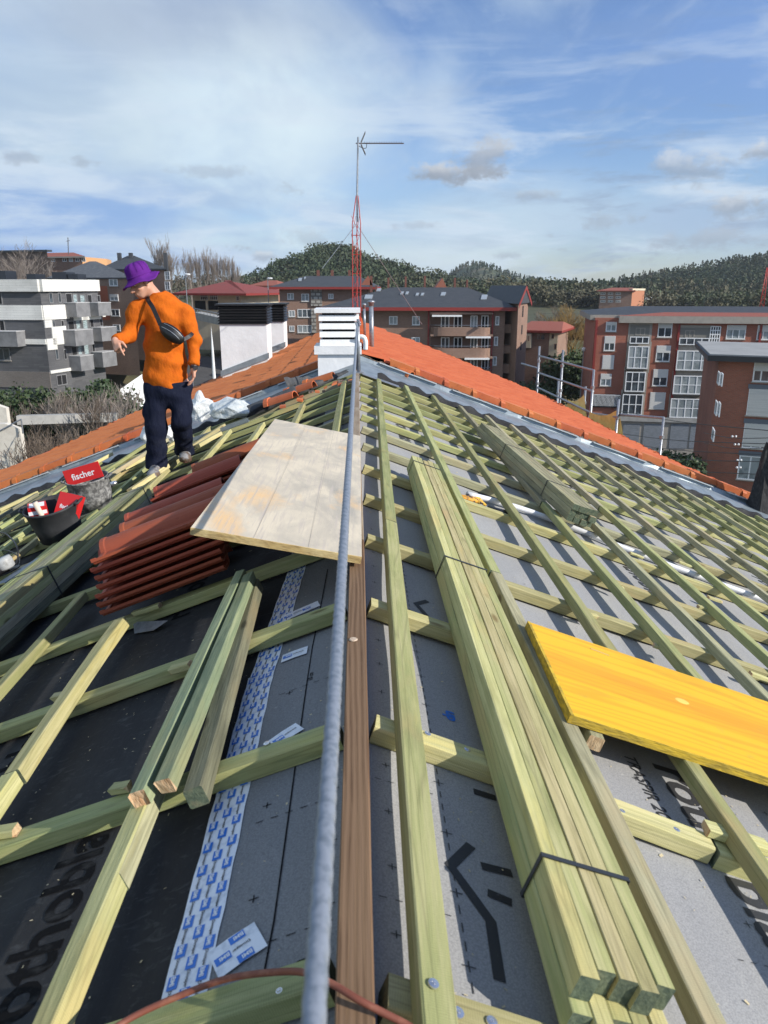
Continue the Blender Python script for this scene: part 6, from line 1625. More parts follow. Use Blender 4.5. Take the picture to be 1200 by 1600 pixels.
# ---------------------------------------------------------------- parked cars
def car(X, Y, rot, colm, label, van=False):
    z = gz(X, Y) + .2
    e = empty('parked_car', (X, Y, z), label, 'car', 'cars parked in the street', rotz=R(rot)); M = WM[e.name]
    L, W, H = (4.3, 1.75, 1.45) if not van else (4.6, 1.9, 1.95)
    def sec(x, w, zb_, zt_): return [(x, -w / 2, zb_), (x, w / 2, zb_), (x, w / 2, zt_ * .92), (x, w / 2 * .92, zt_), (x, -w / 2 * .92, zt_), (x, -w / 2, zt_ * .92)]
    mb = MB(); S_ = [sec(-L / 2, W * .86, .35, .70), sec(-L / 2 + .15, W * .96, .25, .88), sec(-L * .28, W, .22, .95), sec(L * .2, W, .22, .95), sec(L * .42, W * .96, .22, .82), sec(L / 2, W * .84, .32, .62)]
    v = [q for s_ in S_ for q in s_]; f = [(i * 6 + k, i * 6 + (k + 1) % 6, (i + 1) * 6 + (k + 1) % 6, (i + 1) * 6 + k) for i in range(5) for k in range(6)] + [tuple(range(6))[::-1], tuple(30 + k for k in range(6))]
    add('body', v, f, colm, e, M)
    c0 = [(-L * .42, .95), (-L * .34, H), (L * .02, H), (L * .22, .95)]
    v = [(x, y * (W / 2 * (.97 if z_ < 1 else .80)), z_) for x, z_ in c0 for y in (-1, 1)]
    add('windows', v, [(0, 2, 4, 6), (1, 7, 5, 3), (0, 1, 3, 2), (4, 5, 7, 6)], M_glass, e, M)
    add('car_roof', [(-L * .345, -W * .41, H - .01), (-L * .345, W * .41, H - .01), (L * .03, W * .41, H - .01), (L * .03, -W * .41, H - .01), (-L * .33, -W * .38, H + .04), (-L * .33, W * .38, H + .04), (L * .01, W * .38, H + .04), (L * .01, -W * .38, H + .04)],
        [(4, 7, 6, 5), (0, 4, 5, 1), (1, 5, 6, 2), (2, 6, 7, 3), (3, 7, 4, 0)], colm, e, M)
    for x in (-L * .32, L * .32):
        for y in (-W / 2, W / 2 - .2):
            mb = MB(); mb.tube([(x, y, .31), (x, y + .2, .31)], .31, 14); add('wheel', mb.v, mb.f, M_black, e, M)
    for y in (-W * .33, W * .33):
        mb = MB(); mb.box((L / 2 - .12, y - .16, .55), (L / 2 - .02, y + .16, .68)); add('headlight', mb.v, mb.f, M_wframe, e, M)
def paint(n, c): return mat(n, c, .3, spec=.7)
cars = [(884, 604, 80, 'silver_paint', (.45, .47, .48), 'silver car parked behind the left scaffold posts'), (868, 612, 78, 'pale_blue_paint', (.30, .38, .45), 'pale blue car behind the lowest scaffold rail'),
        (902, 622, 70, 'black_paint', (.02, .02, .025), 'black car behind the yellow cloth'), (876, 589, 92, 'grey_paint', (.10, .11, .12), 'dark grey car on the road above the scaffold'),
        (325, 545, 96, 'dark_blue_paint', (.015, .02, .035), 'dark car parked left of the white chimneys'), (322, 572, 84, 'black_gloss_paint', (.012, .012, .014), 'black car just above the orange tiles left of the chimneys')]
for (px, py, Y, pn, pc_, lb) in cars:
    p = atY(px, py, Y); car(p.x, Y, rnd.choice((12, 170, 100)), paint(pn, pc_), lb)
# recycling bins beside the road
for k in range(4):
    p = atY(890 + k * 9, 597, 92); z = gz(p.x, 92) + .25
    e = empty('waste_container', (p.x, 92, z), 'pale lidded waste container in the row beside the street', 'container', 'row of waste containers'); mb = MB()
    mb.prism([(p.x - .55, 92, z), (p.x + .55, 92, z), (p.x + .62, 92, z + 1.1), (p.x - .62, 92, z + 1.1)], (0, .9, 0)); mb.build('bin', mat('container_green', (.05, .09, .07), .5), e)
    mb = MB(); mb.prism([(p.x - .66, 91.95, z + 1.1), (p.x + .66, 91.95, z + 1.1), (p.x + .6, 91.95, z + 1.3), (p.x - .6, 91.95, z + 1.3)], (0, 1, 0)); mb.build('lid', M_shut, e)
# street lamps
for k, (px, y0, y1, Y, lab) in enumerate(((292, 430, 480, 112, 'street lamp standing right of the worker\'s shoulder'), (419, 436, 480, 125, 'street lamp above the second white chimney'), (908, 549, 590, 98, 'globe street lamp by the dark bushes'))):
    a, b_ = atY(px + 1, y1, Y), atY(px, y0, Y); e = empty('street_lamp', (a.x, Y, gz(a.x, Y)), lab, 'street lamp', 'street lamps')
    mb = MB(); mb.tube([(a.x, Y, gz(a.x, Y)), (a.x, Y, b_.z)], [.10, .06], 8); mb.build('pole', M_galv, e)
    mb = MB()
    if k < 2: mb.tube([(a.x - .1, Y, b_.z + .02), (a.x + .1, Y - .1, b_.z + .08), (a.x + .75, Y - .4, b_.z + .10)], [.07, .16, .10], 8)
    else: mb.lathe([(.001, -.28), (.2, -.2), (.28, 0), (.2, .2), (.001, .28)], (a.x, Y, b_.z + .25), 12)
    mb.build('lamp_head', M_wframe, e, smooth=True)
# viaduct rail and retaining wall left
mb = MB(); a, b_ = atY(304, 488, 104), atY(345, 497, 98); 
e = empty('bridge_parapet', a, 'grey concrete bridge parapet with a rail left of the white chimneys', 'parapet')
mb.prism([a, b_, b_ - Vector((0, 0, .9)), a - Vector((0, 0, .9))], (.3, 3, 0)); mb.build('parapet', M_conc, e)
mb = MB(); mb.tube([a + Vector((0, 0, .5)), b_ + Vector((0, 0, .5))], .05, 6)
for i in range(9): c = a.lerp(b_, i / 8); mb.tube([c, c + Vector((0, 0, .5))], .035, 5)
mb.build('rail', M_galv, e)
c = atY(331, 530, 92); e = empty('traffic_cone', c, 'tall red and white traffic cone beside the dark cars', 'traffic cone'); c.z = gz(c.x, 92) + .1; top = atY(331, 508, 92).z
mb = MB(); mb.lathe([(.45, 0), (.45, .06), (.26, .08), (.20, (top - c.z) * .4)], c, 12); mb.build('base', mat('cone_red', (.55, .06, .04), .6), e)
mb = MB(); mb.lathe([(.20, (top - c.z) * .4), (.13, (top - c.z) * .75), (.001, (top - c.z))], c, 12); mb.build('white_top', M_wframe, e)
# white sloping ramp wall and low walls in the garden
a, b_ = atY(188, 608, 70), atY(226, 582, 74); mb = MB(); mb.prism([a, b_, Vector((b_.x, b_.y, -14)), Vector((a.x, a.y, -14))], (0, .4, 0)); tag(mb.build('ramp_wall', M_plas), 'white sloping ramp wall left of the worker\'s trousers', 'wall')
a, b_ = atY(25, 650, 51.5), atY(182, 646, 56); mb = MB(); mb.prism([a, b_, Vector((b_.x, b_.y, b_.z - .6)), Vector((a.x, a.y, a.z - .6))], (0, .5, 0)); tag(mb.build('garden_wall', M_conc), 'long low concrete garden wall below the hedge', 'wall')
for k, (x0, y0, x1, y1, Y) in enumerate(((-30, 630, 8, 662, 46), (-30, 662, 30, 688, 43))):
    a, b_ = atY(x0, y1, Y), atY(x1, y0, Y); mb = MB(); mb.prism([(a.x, Y, a.z - 2), (b_.x, Y, a.z - 2), (b_.x, Y, b_.z - .3), (b_.x - .8, Y, b_.z), (a.x, Y, b_.z)], (0, .4, 0)); tag(mb.build('garden_terrace', mat('pale_render', (.66, .62, .54), .9, [(1.5, (1, 1, 1), (.5, .46, .4), .45, .7, 5)])), ['white rendered terrace wall at the far left edge', 'lower white terrace wall with a rail at the left edge'][k], 'wall')
mb = MB(); a, b_ = atY(-6, 676, 42.8), atY(33, 655, 42.8); mb.tube([a, b_], .04, 6); mb.tube([b_, b_ - Vector((0, 0, .8))], .04, 6); tag(mb.build('hand_rail', M_galv), 'thin grey hand rail on the lower terrace wall', 'rail')

# ================================================================== TREES, SHRUBS, GRASS
def bare_tree(name, px, Y, top_py, spread, label, barkm, group=None, upright=.6, levels=5, seed=1, base_py=None, leaf=None, r0=.16, n0=5, cat='tree'):
    """a leafless tree: trunk and limbs; crown = fine twigs"""
    r = random.Random(seed); b = atY(px, 500, Y); zb_ = gz(b.x, Y); top = atY(px, top_py, Y).z; H = top - zb_
    e = empty(name, (b.x, Y, zb_), label, cat, group)
    tr, cr = MB(), MB()
    def grow(p, d, L, rad, lv):
        q = p + d * L
        mid = p.lerp(q, .5) + Vector((r.uniform(-1, 1), r.uniform(-1, 1), 0)) * L * .05
        m = tr if lv <= 1 else cr
        m.tube([p, mid, q], [rad, rad * .82, rad * .62], 5 if lv < 2 else 3, cap=False)
        if lv >= levels: return
        n = 3 if lv < levels - 1 else 4
        for k in range(n):
            a = r.uniform(0, 6.28); sp = spread * r.uniform(.6, 1.3)
            nd = (d + Vector((math.cos(a) * sp, math.sin(a) * sp, upright * r.uniform(.2, 1)))).normalized()
            st = p.lerp(q, r.uniform(.45, 1.0))
            grow(st, nd, L * r.uniform(.58, .82), max(rad * .52, .018), lv + 1)
    trunkL = H * .30
    p0 = Vector((b.x, Y, zb_)); tr.tube([p0, p0 + Vector((.05, 0, trunkL))], [r0 * 1.3, r0], 7)
    for k in range(n0):
        a = 6.28 * k / n0 + r.uniform(-.4, .4); sp = spread * .8
        d = Vector((math.cos(a) * sp, math.sin(a) * sp, 1)).normalized() if k else Vector((0, 0, 1))
        grow(p0 + Vector((0, 0, trunkL * r.uniform(.6, 1.0))), d, H * .26, r0 * .55, 1)
    tr.build('trunk', barkm, e); c = cr.build('crown', barkm, e)
    zmax = max(v.z for v in cr.v)
    k = (top - zb_) / (zmax - zb_)
    for o in e.children:
        for v in o.data.vertices: v.co.z = zb_ + (v.co.z - zb_) * k
        o.data.update()
    return e
def bush(name, px, py, Y, w, h, mt, label, n=900, size=.12, cat='shrub', group=None, seed=1, stems=True, zb=None):
    r = np.random.default_rng(seed); c = atY(px, py, Y); zb_ = gz(c.x, Y) if zb is None else zb; hh = max(h, c.z - zb_)
    e = empty(name, (c.x, Y, zb_), label, cat, group)
    arrs = []
    for k in range(max(3, int(w * 2))):
        ox, oy = r.uniform(-w / 2, w / 2) * .7, r.uniform(-w / 2, w / 2) * .5; s = r.uniform(.45, .8)
        arrs.append(clump(r, (c.x + ox, Y + oy, zb_ + hh * (.9 - s) * r.uniform(.2, 1)), w * .5 * s, hh * .5 * s, int(n / max(3, int(w * 2))), size))
    leafmesh('crown', np.concatenate(arrs), mt, e)
    mb = MB(); mb.tube([(c.x, Y, zb_ - .1), (c.x + .1, Y, zb_ + hh * .6)], [.09, .04], 6); mb.build('trunk', M_bark, e)
    return e
# skyline trees left
bare_tree('bare_tree', 40, 120, 366, .62, 'rounded leafless tree in front of the dark flat block at far left', M_barkp, levels=6, seed=2, n0=7, r0=.22, upright=.25)
bare_tree('poplar_tree', 270, 168, 364, .36, 'tall leafless poplar standing alone right of the worker\'s hat', M_barkp, seed=5, levels=6, upright=.8, r0=.24, n0=6)
for k, (px, tp) in enumerate(((302, 386), (314, 384), (326, 383), (338, 386), (350, 391), (361, 397), (371, 406))):
    bare_tree('poplar_tree', px, 205 + k, tp, .26, ['leafless poplar at the left end of the row behind the red roof', 'second leafless poplar of the row behind the red roof', 'third leafless poplar, among the tallest of the row', 'middle leafless poplar of the row', 'fifth leafless poplar of the row, a little shorter', 'sixth leafless poplar, shorter, near the wooded rise', 'shortest leafless poplar at the right end of the row'][k],
              M_barkp, 'row of poplars on the left skyline', seed=20 + k, levels=5, upright=.9, r0=.20, n0=6)
# trees in the gap on the right
bare_tree('bare_tree', 893, 128, 474, .6, 'broad leafless tree with yellowish twigs between the small house and the red block', M_leafy, levels=6, seed=9, n0=7, r0=.25, upright=.3)
bare_tree('bare_tree', 868, 150, 476, .6, 'grey leafless tree behind the yellowish one', M_bark, levels=6, seed=12, n0=7, r0=.2, upright=.3)
for k, (px, py, Y, w, h, mt, lb) in enumerate(((905, 522, 112, 7, 7, M_leaf, 'dark evergreen tree beside the end of the red brick block'), (885, 538, 110, 6, 4.5, M_leaf, 'dark round bush left of the evergreen by the street'),
        (846, 590, 96, 5, 3, M_leaf, 'dark hedge bush behind the left scaffold post'), (822, 580, 94, 6, 3.5, M_leaf, 'green bush at the foot of the brown tower'), (1035, 690, 62, 7, 5, M_leaf, 'dark evergreen bush below the grey shop fronts'),
        (1055, 700, 58, 5, 4, M_leaf, 'smaller dark bush right of the evergreen by the shop fronts'), (150, 580, 78, 3.5, 3.2, M_leaf, 'rounded green shrub below the right balconies of the white block'),
        (400, 450, 190, 10, 5, M_leafb, 'brownish tree group beside the small red roofed house'), (385, 470, 150, 12, 5, M_leaf, 'green shrubbery left of the dark roofed block'), (458, 528, 100, 6, 4, M_leaf, 'dark bush under the second dark roofed block'))):
    bush('evergreen_bush', px, py, Y, w, h, mt, lb, n=2600, size=.16 if Y < 100 else .24, seed=40 + k)
# hedge below the white block, with winter twigs in front
hr = np.random.default_rng(11); arr = []
for i in range(240):
    t = hr.random(); p = atY(-30 + 245 * t, 620, 62 + hr.uniform(-1.5, 1.5)); z = gz(p.x, p.y)
    top = atY(100, 600 + 5 * math.sin(i), 62).z
    arr.append(clump(hr, (p.x, p.y, z - .3), 1.3, max(.6, (top - z) / 2 * hr.uniform(.8, 1.05)), 130, .15))
h_ = leafmesh('hedge', np.concatenate(arr), M_leaf, label='long dark green hedge below the white apartment block', cat='hedge')
for k in range(15):
    px = rnd.uniform(-10, 215); Y = rnd.uniform(54, 60)
    bare_tree('bare_shrub', px, Y, rnd.uniform(590, 622) + (12 if px < 60 else 0), rnd.uniform(.5, .8), 'leafless pale shrub in front of the dark hedge', M_barkp if k % 3 else M_bark, 'leafless shrubs in front of the hedge', seed=100 + k, levels=4, upright=.7, r0=.045, n0=4, cat='shrub')
# dry grass and brambles on the slope below
gr = np.random.default_rng(4); arr = []
n = 52000
xx = gr.uniform(-48, -14, n); yy = gr.uniform(31, 56, n); zz = np.array([gz(x, y) for x, y in zip(xx, yy)])
hh = gr.uniform(.25, 1.0, n) * (.6 + .5 * np.sin(xx * .7 + yy * .4)) ; lean = gr.normal(0, .22, (n, 2)); w = gr.uniform(.02, .05, n); th = gr.uniform(0, 3.14, n)
dx, dy = np.cos(th) * w, np.sin(th) * w
P = np.stack([np.stack([xx - dx, yy - dy, zz], 1), np.stack([xx + dx, yy + dy, zz], 1), np.stack([xx + lean[:, 0] + dx * .3, yy + lean[:, 1] + dy * .3, zz + np.abs(hh)], 1), np.stack([xx + lean[:, 0] - dx * .3, yy + lean[:, 1] - dy * .3, zz + np.abs(hh)], 1)], 1).reshape(-1, 3)
leafmesh('dry_grass', P, mat('dry_grass', (.21, .17, .095), .9, [(.25, (1, 1, 1), (.12, .135, .05), .42, .6, 5), (1.2, (1, 1, 1), (.13, .10, .06), .5, .66, 4)]), label='dry winter grass and brambles on the slope at the left', cat='grass', kind='stuff')
for k in range(12):
    bare_tree('bare_shrub', rnd.uniform(-5, 130), rnd.uniform(40, 50), rnd.uniform(655, 690), .75, 'brown leafless bramble clump in the dry grass', M_bark, 'bramble clumps in the dry grass', seed=160 + k, levels=4, upright=.4, r0=.04, n0=7, cat='shrub')

# ================================================================== SCAFFOLD, WIRES AND NET AT THE RIGHT EDGE OF THE ROOF
e = empty('scaffold', atY(880, 640, 17.5), 'grey tubular scaffold rising beyond the right edge of the orange tiles', 'scaffold')
SY = 17.0
def tubeL(nm, pts, r, mt=M_galv, par=None): mb = MB(); mb.tube(pts, r, 8); return mb.build(nm, mt, par or e, smooth=True)
SP = {}
for k, (x0, y0, x1, y1, Y) in enumerate(((843, 541, 836, 660, 19), (880, 547, 873, 665, 17.5), (928, 578, 921, 690, 15.6), (873, 592, 871, 670, 18.2), (915, 604, 912, 680, 16.6), (967, 624, 962, 700, 14.6), (1037, 652, 1031, 740, 13.2))):
    a = atY(x0, y0, Y); b_ = Vector((a.x, a.y, a.z - 3.0)); tubeL('upright', [a, b_], .026 if k != 6 else .024)
    SP[k] = a
    for dz in (.35, .9): 
        mb = MB(); mb.lathe([(.0261, -.03), (.042, -.028), (.042, .028), (.0261, .03)], (a.x, a.y, a.z - dz), 10); mb.build('coupler', M_galv, e)
for (x0, y0, Y0, x1, y1, Y1) in ((842, 556, 19, 928, 579, 15.6), (840, 582, 19, 927, 612, 15.6), (839, 605, 19, 925, 646, 15.6), (815, 568, 20, 842, 576, 19), (926, 646, 15.6, 967, 652, 14.6), (968, 648, 14.6, 1037, 653, 13.2), (925, 586, 15.6, 1000, 600, 15.6)):
    if x1 == 1000: continue
    tubeL('ledger', [atY(x0, y0, Y0), atY(x1, y1, Y1)], .024)
def cloth(nm, C, label, seed, mt=M_yel, n=18, sag=.1, amp=.06):
    r = random.Random(seed); vs = []
    A_, B_, C_, D_ = C
    for j in range(n + 1):
        for i in range(n + 1):
            s_, t = i / n, j / n; p = A_.lerp(B_, s_).lerp(D_.lerp(C_, s_), t)
            p = p + Vector((0, math.sin(s_ * 19 + t * 3 + seed) * amp * (.3 + t), -math.sin(math.pi * s_) * sag * (1 - t))); vs.append(p)
    mb = MB(); mb.raw(vs, [(j * (n + 1) + i, j * (n + 1) + i + 1, (j + 1) * (n + 1) + i + 1, (j + 1) * (n + 1) + i) for j in range(n) for i in range(n)])
    return tag(mb.build(nm, mt, smooth=True), label, 'tarpaulin', 'yellow cloths on the scaffold')
cloth('tarpaulin', [atY(888, 624, 17), atY(913, 615, 16.6), atY(922, 690, 15.8), atY(882, 670, 17)], 'yellow cloth bunched between the two left scaffold bays', 1)
cloth('tarpaulin', [atY(921, 643, 15.5), atY(966, 640, 14.6), atY(977, 700, 14.6), atY(915, 690, 15.5)], 'larger yellow cloth hanging from the right scaffold bay', 4)
# overhead service wires with white insulators
for k, (y0, y1, yl) in enumerate(((662, 674, 640), (684, 694, 676), (699, 711, 690), (713, 722, 706), (727, 742, 722), (672, 684, 655), (688, 700, 668))):
    a, b_ = atY(960 if k < 5 else 1100, yl if k < 5 else y0 + 4, 34), atY(1215, y1, 20)
    m = a.lerp(b_, .5) - Vector((0, 0, .12)); tag((lambda mb: (mb.tube(smoothp([a, m, b_], 6), .012, 5), mb.build('service_wire', M_black))[1])(MB()), 'black overhead wire strung in front of the nearer red brick block', 'wire', 'overhead wires in front of the red brick')
for k, (x, y) in enumerate(((1147, 682), (1151, 694.5), (1155, 719), (1154, 730.5))):
    c = atY(x, y, 22.5); mb = MB(); 
    for dx in (-.055, .055): mb.tube([c + Vector((dx - .03, 0, 0)), c + Vector((dx - .01, 0, 0)), c + Vector((dx + .02, 0, 0)), c + Vector((dx + .03, 0, 0))], [.012, .035, .030, .012], 8)
    tag(mb.build('insulator', M_wframe, smooth=True), ['topmost white insulator on the overhead wires', 'second white insulator from the top', 'third white insulator from the top', 'lowest white insulator on the overhead wires'][k], 'insulator', 'white insulators on the wires')
# dark net and red tiles at the right end of the flashing
q = [onR(1172, 785, .15), onR(1230, 810, .15)]
a = onR(1176, 783, .10); e = empty('safety_net', a, 'black safety net draped over a post at the right end of the orange tiles', 'net')
mb = MB(); vs = []
tp2 = atY(1203, 692, a.y - .4)
for i in range(13):
    an_ = 2 * math.pi * i / 12
    for j in range(9):
        t = j / 8; c = tp2.lerp(Vector((tp2.x, tp2.y, a.z - .3)), t); rr = .03 + .20 * t ** .8 + .02 * math.sin(i * 2.7 + j); vs.append(c + Vector((math.cos(an_) * rr, math.sin(an_) * rr, .02 * math.sin(i * 3 + j))))
mb.raw(vs, [(i * 9 + j, (i + 1) * 9 + j, (i + 1) * 9 + j + 1, i * 9 + j + 1) for i in range(12) for j in range(8)]); mb.build('net', mat('black_net', (.018, .018, .02), .8, [(60, (1, 1, .3), (.04, .04, .042), .5, .6, 3)], [(50, (1, 1, .2), .6, .01)]), e)
tubeL('post', [tp2 + Vector((0, 0, .06)), Vector((tp2.x, tp2.y, a.z - .4))], .025, par=e)
mb = MB(); mb.tube([tp2 + Vector((.0, -.05, -.05)), tp2 + Vector((0, -.05, .10))], .035, 10); mb.build('red_cap', mat('red_plastic', (.60, .10, .06), .5), e)
mb = MB()
for k in range(6):
    x = 6.75 + .12 * k; mb.obox((x, 9.2, -T * x + .06), (.13, 0, -T * .13), (0, 1.0, 0), (0, 0, .03 + .015 * (k % 2)))
tag(mb.build('tile_pile', M_tiled), 'small heap of dark red tiles at the lower right end of the flashing', 'tiles')
# far red mast on the right
a, b_ = atY(1189, 487, 95), atY(1199, 418, 95); e = empty('lattice_mast', a, 'red lattice mast standing on the far right roof', 'mast')
for s_ in (-.28, .28): tubeL('leg', [a + Vector((s_, 0, 0)), b_ + Vector((s_ * .2, 0, 0))], .05, M_red, e)
mb = MB(); N_ = 9
for i in range(N_):
    t0, t1 = i / N_, (i + 1) / N_; w0, w1 = .28 * (1 - .8 * t0), .28 * (1 - .8 * t1); sg = 1 if i % 2 else -1
    mb.tube([a.lerp(b_, t0) + Vector((w0 * sg, 0, 0)), a.lerp(b_, t1) - Vector((w1 * sg, 0, 0))], .03, 5)
mb.build('bracing', M_red, e)

# ================================================================== THE WORKER
YM = 6.80
def wp(px, py, dy=0.0): return np.array(atY(px, py, YM + dy))
class SDF:
    def __init__(s, lo, hi, h):
        s.lo, s.h = np.array(lo, float), h; s.n = np.ceil((np.array(hi) - s.lo) / h).astype(int) + 1
        s.F = np.full(tuple(s.n), 1.0, 'f')
        s.ax = [s.lo[i] + h * np.arange(s.n[i]) for i in range(3)]
    def _apply(s, lo, hi, fn, k, sub=False):
        i0 = np.maximum(np.floor((np.array(lo) - s.lo) / s.h).astype(int), 0); i1 = np.minimum(np.ceil((np.array(hi) - s.lo) / s.h).astype(int) + 1, s.n)
        if (i1 <= i0).any(): return
        X, Y, Z = np.meshgrid(*[s.ax[i][i0[i]:i1[i]] for i in range(3)], indexing='ij')
        d = fn(X, Y, Z).astype('f'); sl = tuple(slice(a, b) for a, b in zip(i0, i1)); a = s.F[sl]
        if sub: d = -d; h = np.clip(.5 - .5 * (a - d) / k, 0, 1); s.F[sl] = a * (1 - h) + d * h + k * h * (1 - h); return
        h = np.clip(.5 + .5 * (a - d) / k, 0, 1); s.F[sl] = a * (1 - h) + d * h - k * h * (1 - h)
    def cone(s, a, b, ra, rb, k=.02, flat=None):
        a, b = np.array(a, float), np.array(b, float); pad = max(ra, rb) + k * 1.5 + .01
        def fn(X, Y, Z):
            P = np.stack([X - a[0], Y - a[1], Z - a[2]], -1); ab = b - a; t = np.clip(P @ ab / (ab @ ab), 0, 1)
            D = P - t[..., None] * ab
            if flat is not None:
                fd, fk = flat; fd = np.array(fd) / np.linalg.norm(fd); c = D @ fd; D = D + (c * (fk - 1))[..., None] * fd
            return np.linalg.norm(D, axis=-1) - (ra + (rb - ra) * t)
        s._apply(np.minimum(a, b) - pad, np.maximum(a, b) + pad, fn, k); return s
    def ell(s, c, r, ax=None, k=.02, sub=False):
        c, r = np.array(c, float), np.array(r, float); A = np.eye(3) if ax is None else np.array(ax); pad = r.max() + k * 1.5 + .01
        def fn(X, Y, Z):
            P = np.stack([X - c[0], Y - c[1], Z - c[2]], -1) @ A.T; q = P / r; l = np.linalg.norm(q, axis=-1); g = np.linalg.norm(P / (r * r), axis=-1) + 1e-9
            return l * (l - 1) / g
        s._apply(c - pad, c + pad, fn, k, sub); return s
    def wrinkle(s, amp, fs, seed=0):
        r = np.random.default_rng(seed); X, Y, Z = np.meshgrid(*s.ax, indexing='ij'); w = np.zeros(s.F.shape, 'f')
        for f in fs:
            for _ in range(3):
                d = r.normal(size=3); d[2] *= 1.5; d /= np.linalg.norm(d); ph = r.uniform(0, 6, 3)
                w += (np.sin((X * d[0] + Y * d[1] + Z * d[2]) * f + ph[0] + 1.5 * np.sin(X * f * .31 + Z * f * .23 + ph[1]))).astype('f') / len(fs) / 3
        s.F += amp * w; return s
    def mesh(s):
        F = s.F; I = F < 0; n = s.n - 1
        c = np.zeros(tuple(n), int); cs = [(i, j, k) for i in (0, 1) for j in (0, 1) for k in (0, 1)]
        for (i, j, k) in cs: c += I[i:i + n[0], j:j + n[1], k:k + n[2]]
        act = (c > 0) & (c < 8); idx = np.argwhere(act); vid = -np.ones(tuple(n), int); vid[act] = np.arange(len(idx))
        acc = np.zeros((len(idx), 3)); cnt = np.zeros(len(idx))
        for a in cs:
            for ax in range(3):
                if a[ax]: continue
                b = list(a); b[ax] = 1
                fa = F[idx[:, 0] + a[0], idx[:, 1] + a[1], idx[:, 2] + a[2]]; fb = F[idx[:, 0] + b[0], idx[:, 1] + b[1], idx[:, 2] + b[2]]
                m = (fa < 0) != (fb < 0); t = np.where(m, fa / (fa - fb + 1e-12), 0); p = np.tile(np.array(a, float), (len(idx), 1)); p[:, ax] = t
                acc[m] += p[m]; cnt[m] += 1
        V = s.lo + s.h * (idx + acc / np.maximum(cnt, 1)[:, None]); quads = []
        for ax in range(3):
            o1, o2 = (ax + 1) % 3, (ax + 2) % 3
            sl0 = [slice(None)] * 3; sl1 = [slice(None)] * 3; sl0[ax] = slice(0, -1); sl1[ax] = slice(1, None)
            E_ = np.argwhere(I[tuple(sl0)] != I[tuple(sl1)]); E_ = E_[(E_[:, o1] > 0) & (E_[:, o2] > 0) & (E_[:, o1] < n[o1]) & (E_[:, o2] < n[o2])]
            q = []
            for (u, v) in ((-1, -1), (0, -1), (0, 0), (-1, 0)):
                e_ = E_.copy(); e_[:, o1] += u; e_[:, o2] += v; q.append(vid[e_[:, 0], e_[:, 1], e_[:, 2]])
            q = np.stack(q, 1); inside = I[E_[:, 0], E_[:, 1], E_[:, 2]]; q[~inside] = q[~inside][:, ::-1]; quads.append(q)
        return V, np.concatenate(quads)
def sdf_obj(name, s, mt, parent, relax=2):
    V, Q = s.mesh(); base = V.mean(0); ok = (Q >= 0).all(1); Q = Q[ok]
    for _ in range(relax):
        A_ = np.zeros_like(V); c_ = np.zeros(len(V))
        for i in range(4):
            a, b = Q[:, i], Q[:, (i + 1) % 4]; np.add.at(A_, a, V[b]); np.add.at(c_, a, 1); np.add.at(A_, b, V[a]); np.add.at(c_, b, 1)
        V = V * .5 + .5 * A_ / np.maximum(c_, 1)[:, None]
    M = Matrix.Translation(Vector(base.tolist()))
    return add(name, (V - base).tolist(), Q.tolist(), mt, parent, M, smooth=True)

feetR0, feetR1 = np.array(onL(246, 737, .06)), np.array(onL(233, 755, .045))     # his right foot: heel, toe
feetL0, feetL1 = np.array(onL(290, 714, .06)), np.array(onL(288, 733, .045))
man = empty('person', onL(266, 728, .05), 'worker in an orange sweater, navy trousers and purple bucket hat, looking down at his hand', 'person')
hipR, hipL = wp(243, 601, .0), wp(281, 601, .02)
kneR, kneL = wp(244, 662, -.05), wp(283, 655, -.03)
ankR, ankL = feetR0 + np.array([.0, .0, .075]), feetL0 + np.array([.0, .0, .075])
pel = (hipR + hipL) / 2; waist = wp(259, 572, .02); chest = wp(254, 515, .03); upch = wp(254, 487, .03); neck = wp(247, 463, .03)
shR, shL = wp(214, 485, .0), wp(289, 491, .04)
elR, elL = wp(202, 524, -.06), wp(304, 532, .03)
wrR, wrL = wp(180, 532, -.26), wp(303, 572, -.06)
# head frame: f looks down to the left, u = up of the skull
f_ = np.array([-.74, -.56, -.34]); f_ /= np.linalg.norm(f_); u_ = np.array([-.28, -.10, .95]); u_ -= f_ * (u_ @ f_); u_ /= np.linalg.norm(u_); r_h = np.cross(f_, u_)
HA = np.stack([r_h, f_, u_])
hc = wp(221, 441, -.03)
def hp(r, f, u): return hc + r_h * r + f_ * f + u_ * u
lo = np.array([min(wrR[0], hc[0]) - .25, YM - .55, min(feetR1[2], feetL1[2]) - .06]); hi = np.array([shL[0] + .25, YM + .35, hc[2] + .25])
body = SDF(lo, hi, .0065)
body.ell(hc + u_ * .035 - f_ * .01, (.074, .095, .088), HA, .02)          # cranium
body.ell(hp(0, .035, -.035), (.056, .062, .075), HA, .02)                  # face
body.ell(hp(0, .052, -.095), (.030, .030, .022), HA, .018)                 # chin
body.cone(hp(.045, -.005, -.055), hp(.02, .05, -.095), .024, .020, .02); body.cone(hp(-.045, -.005, -.055), hp(-.02, .05, -.095), .024, .020, .02)   # jaw
body.cone(hp(0, .085, -.005), hp(0, .112, -.042), .010, .015, .010)        # nose
body.cone(hp(-.012, .098, -.045), hp(.012, .098, -.045), .010, .010, .006)
body.cone(hp(-.018, .084, -.073), hp(.018, .084, -.073), .0085, .0085, .006); body.cone(hp(-.016, .080, -.084), hp(.016, .080, -.084), .009, .009, .006)   # lips
body.cone(hp(-.045, .074, .016), hp(.045, .074, .016), .012, .012, .012)   # brow
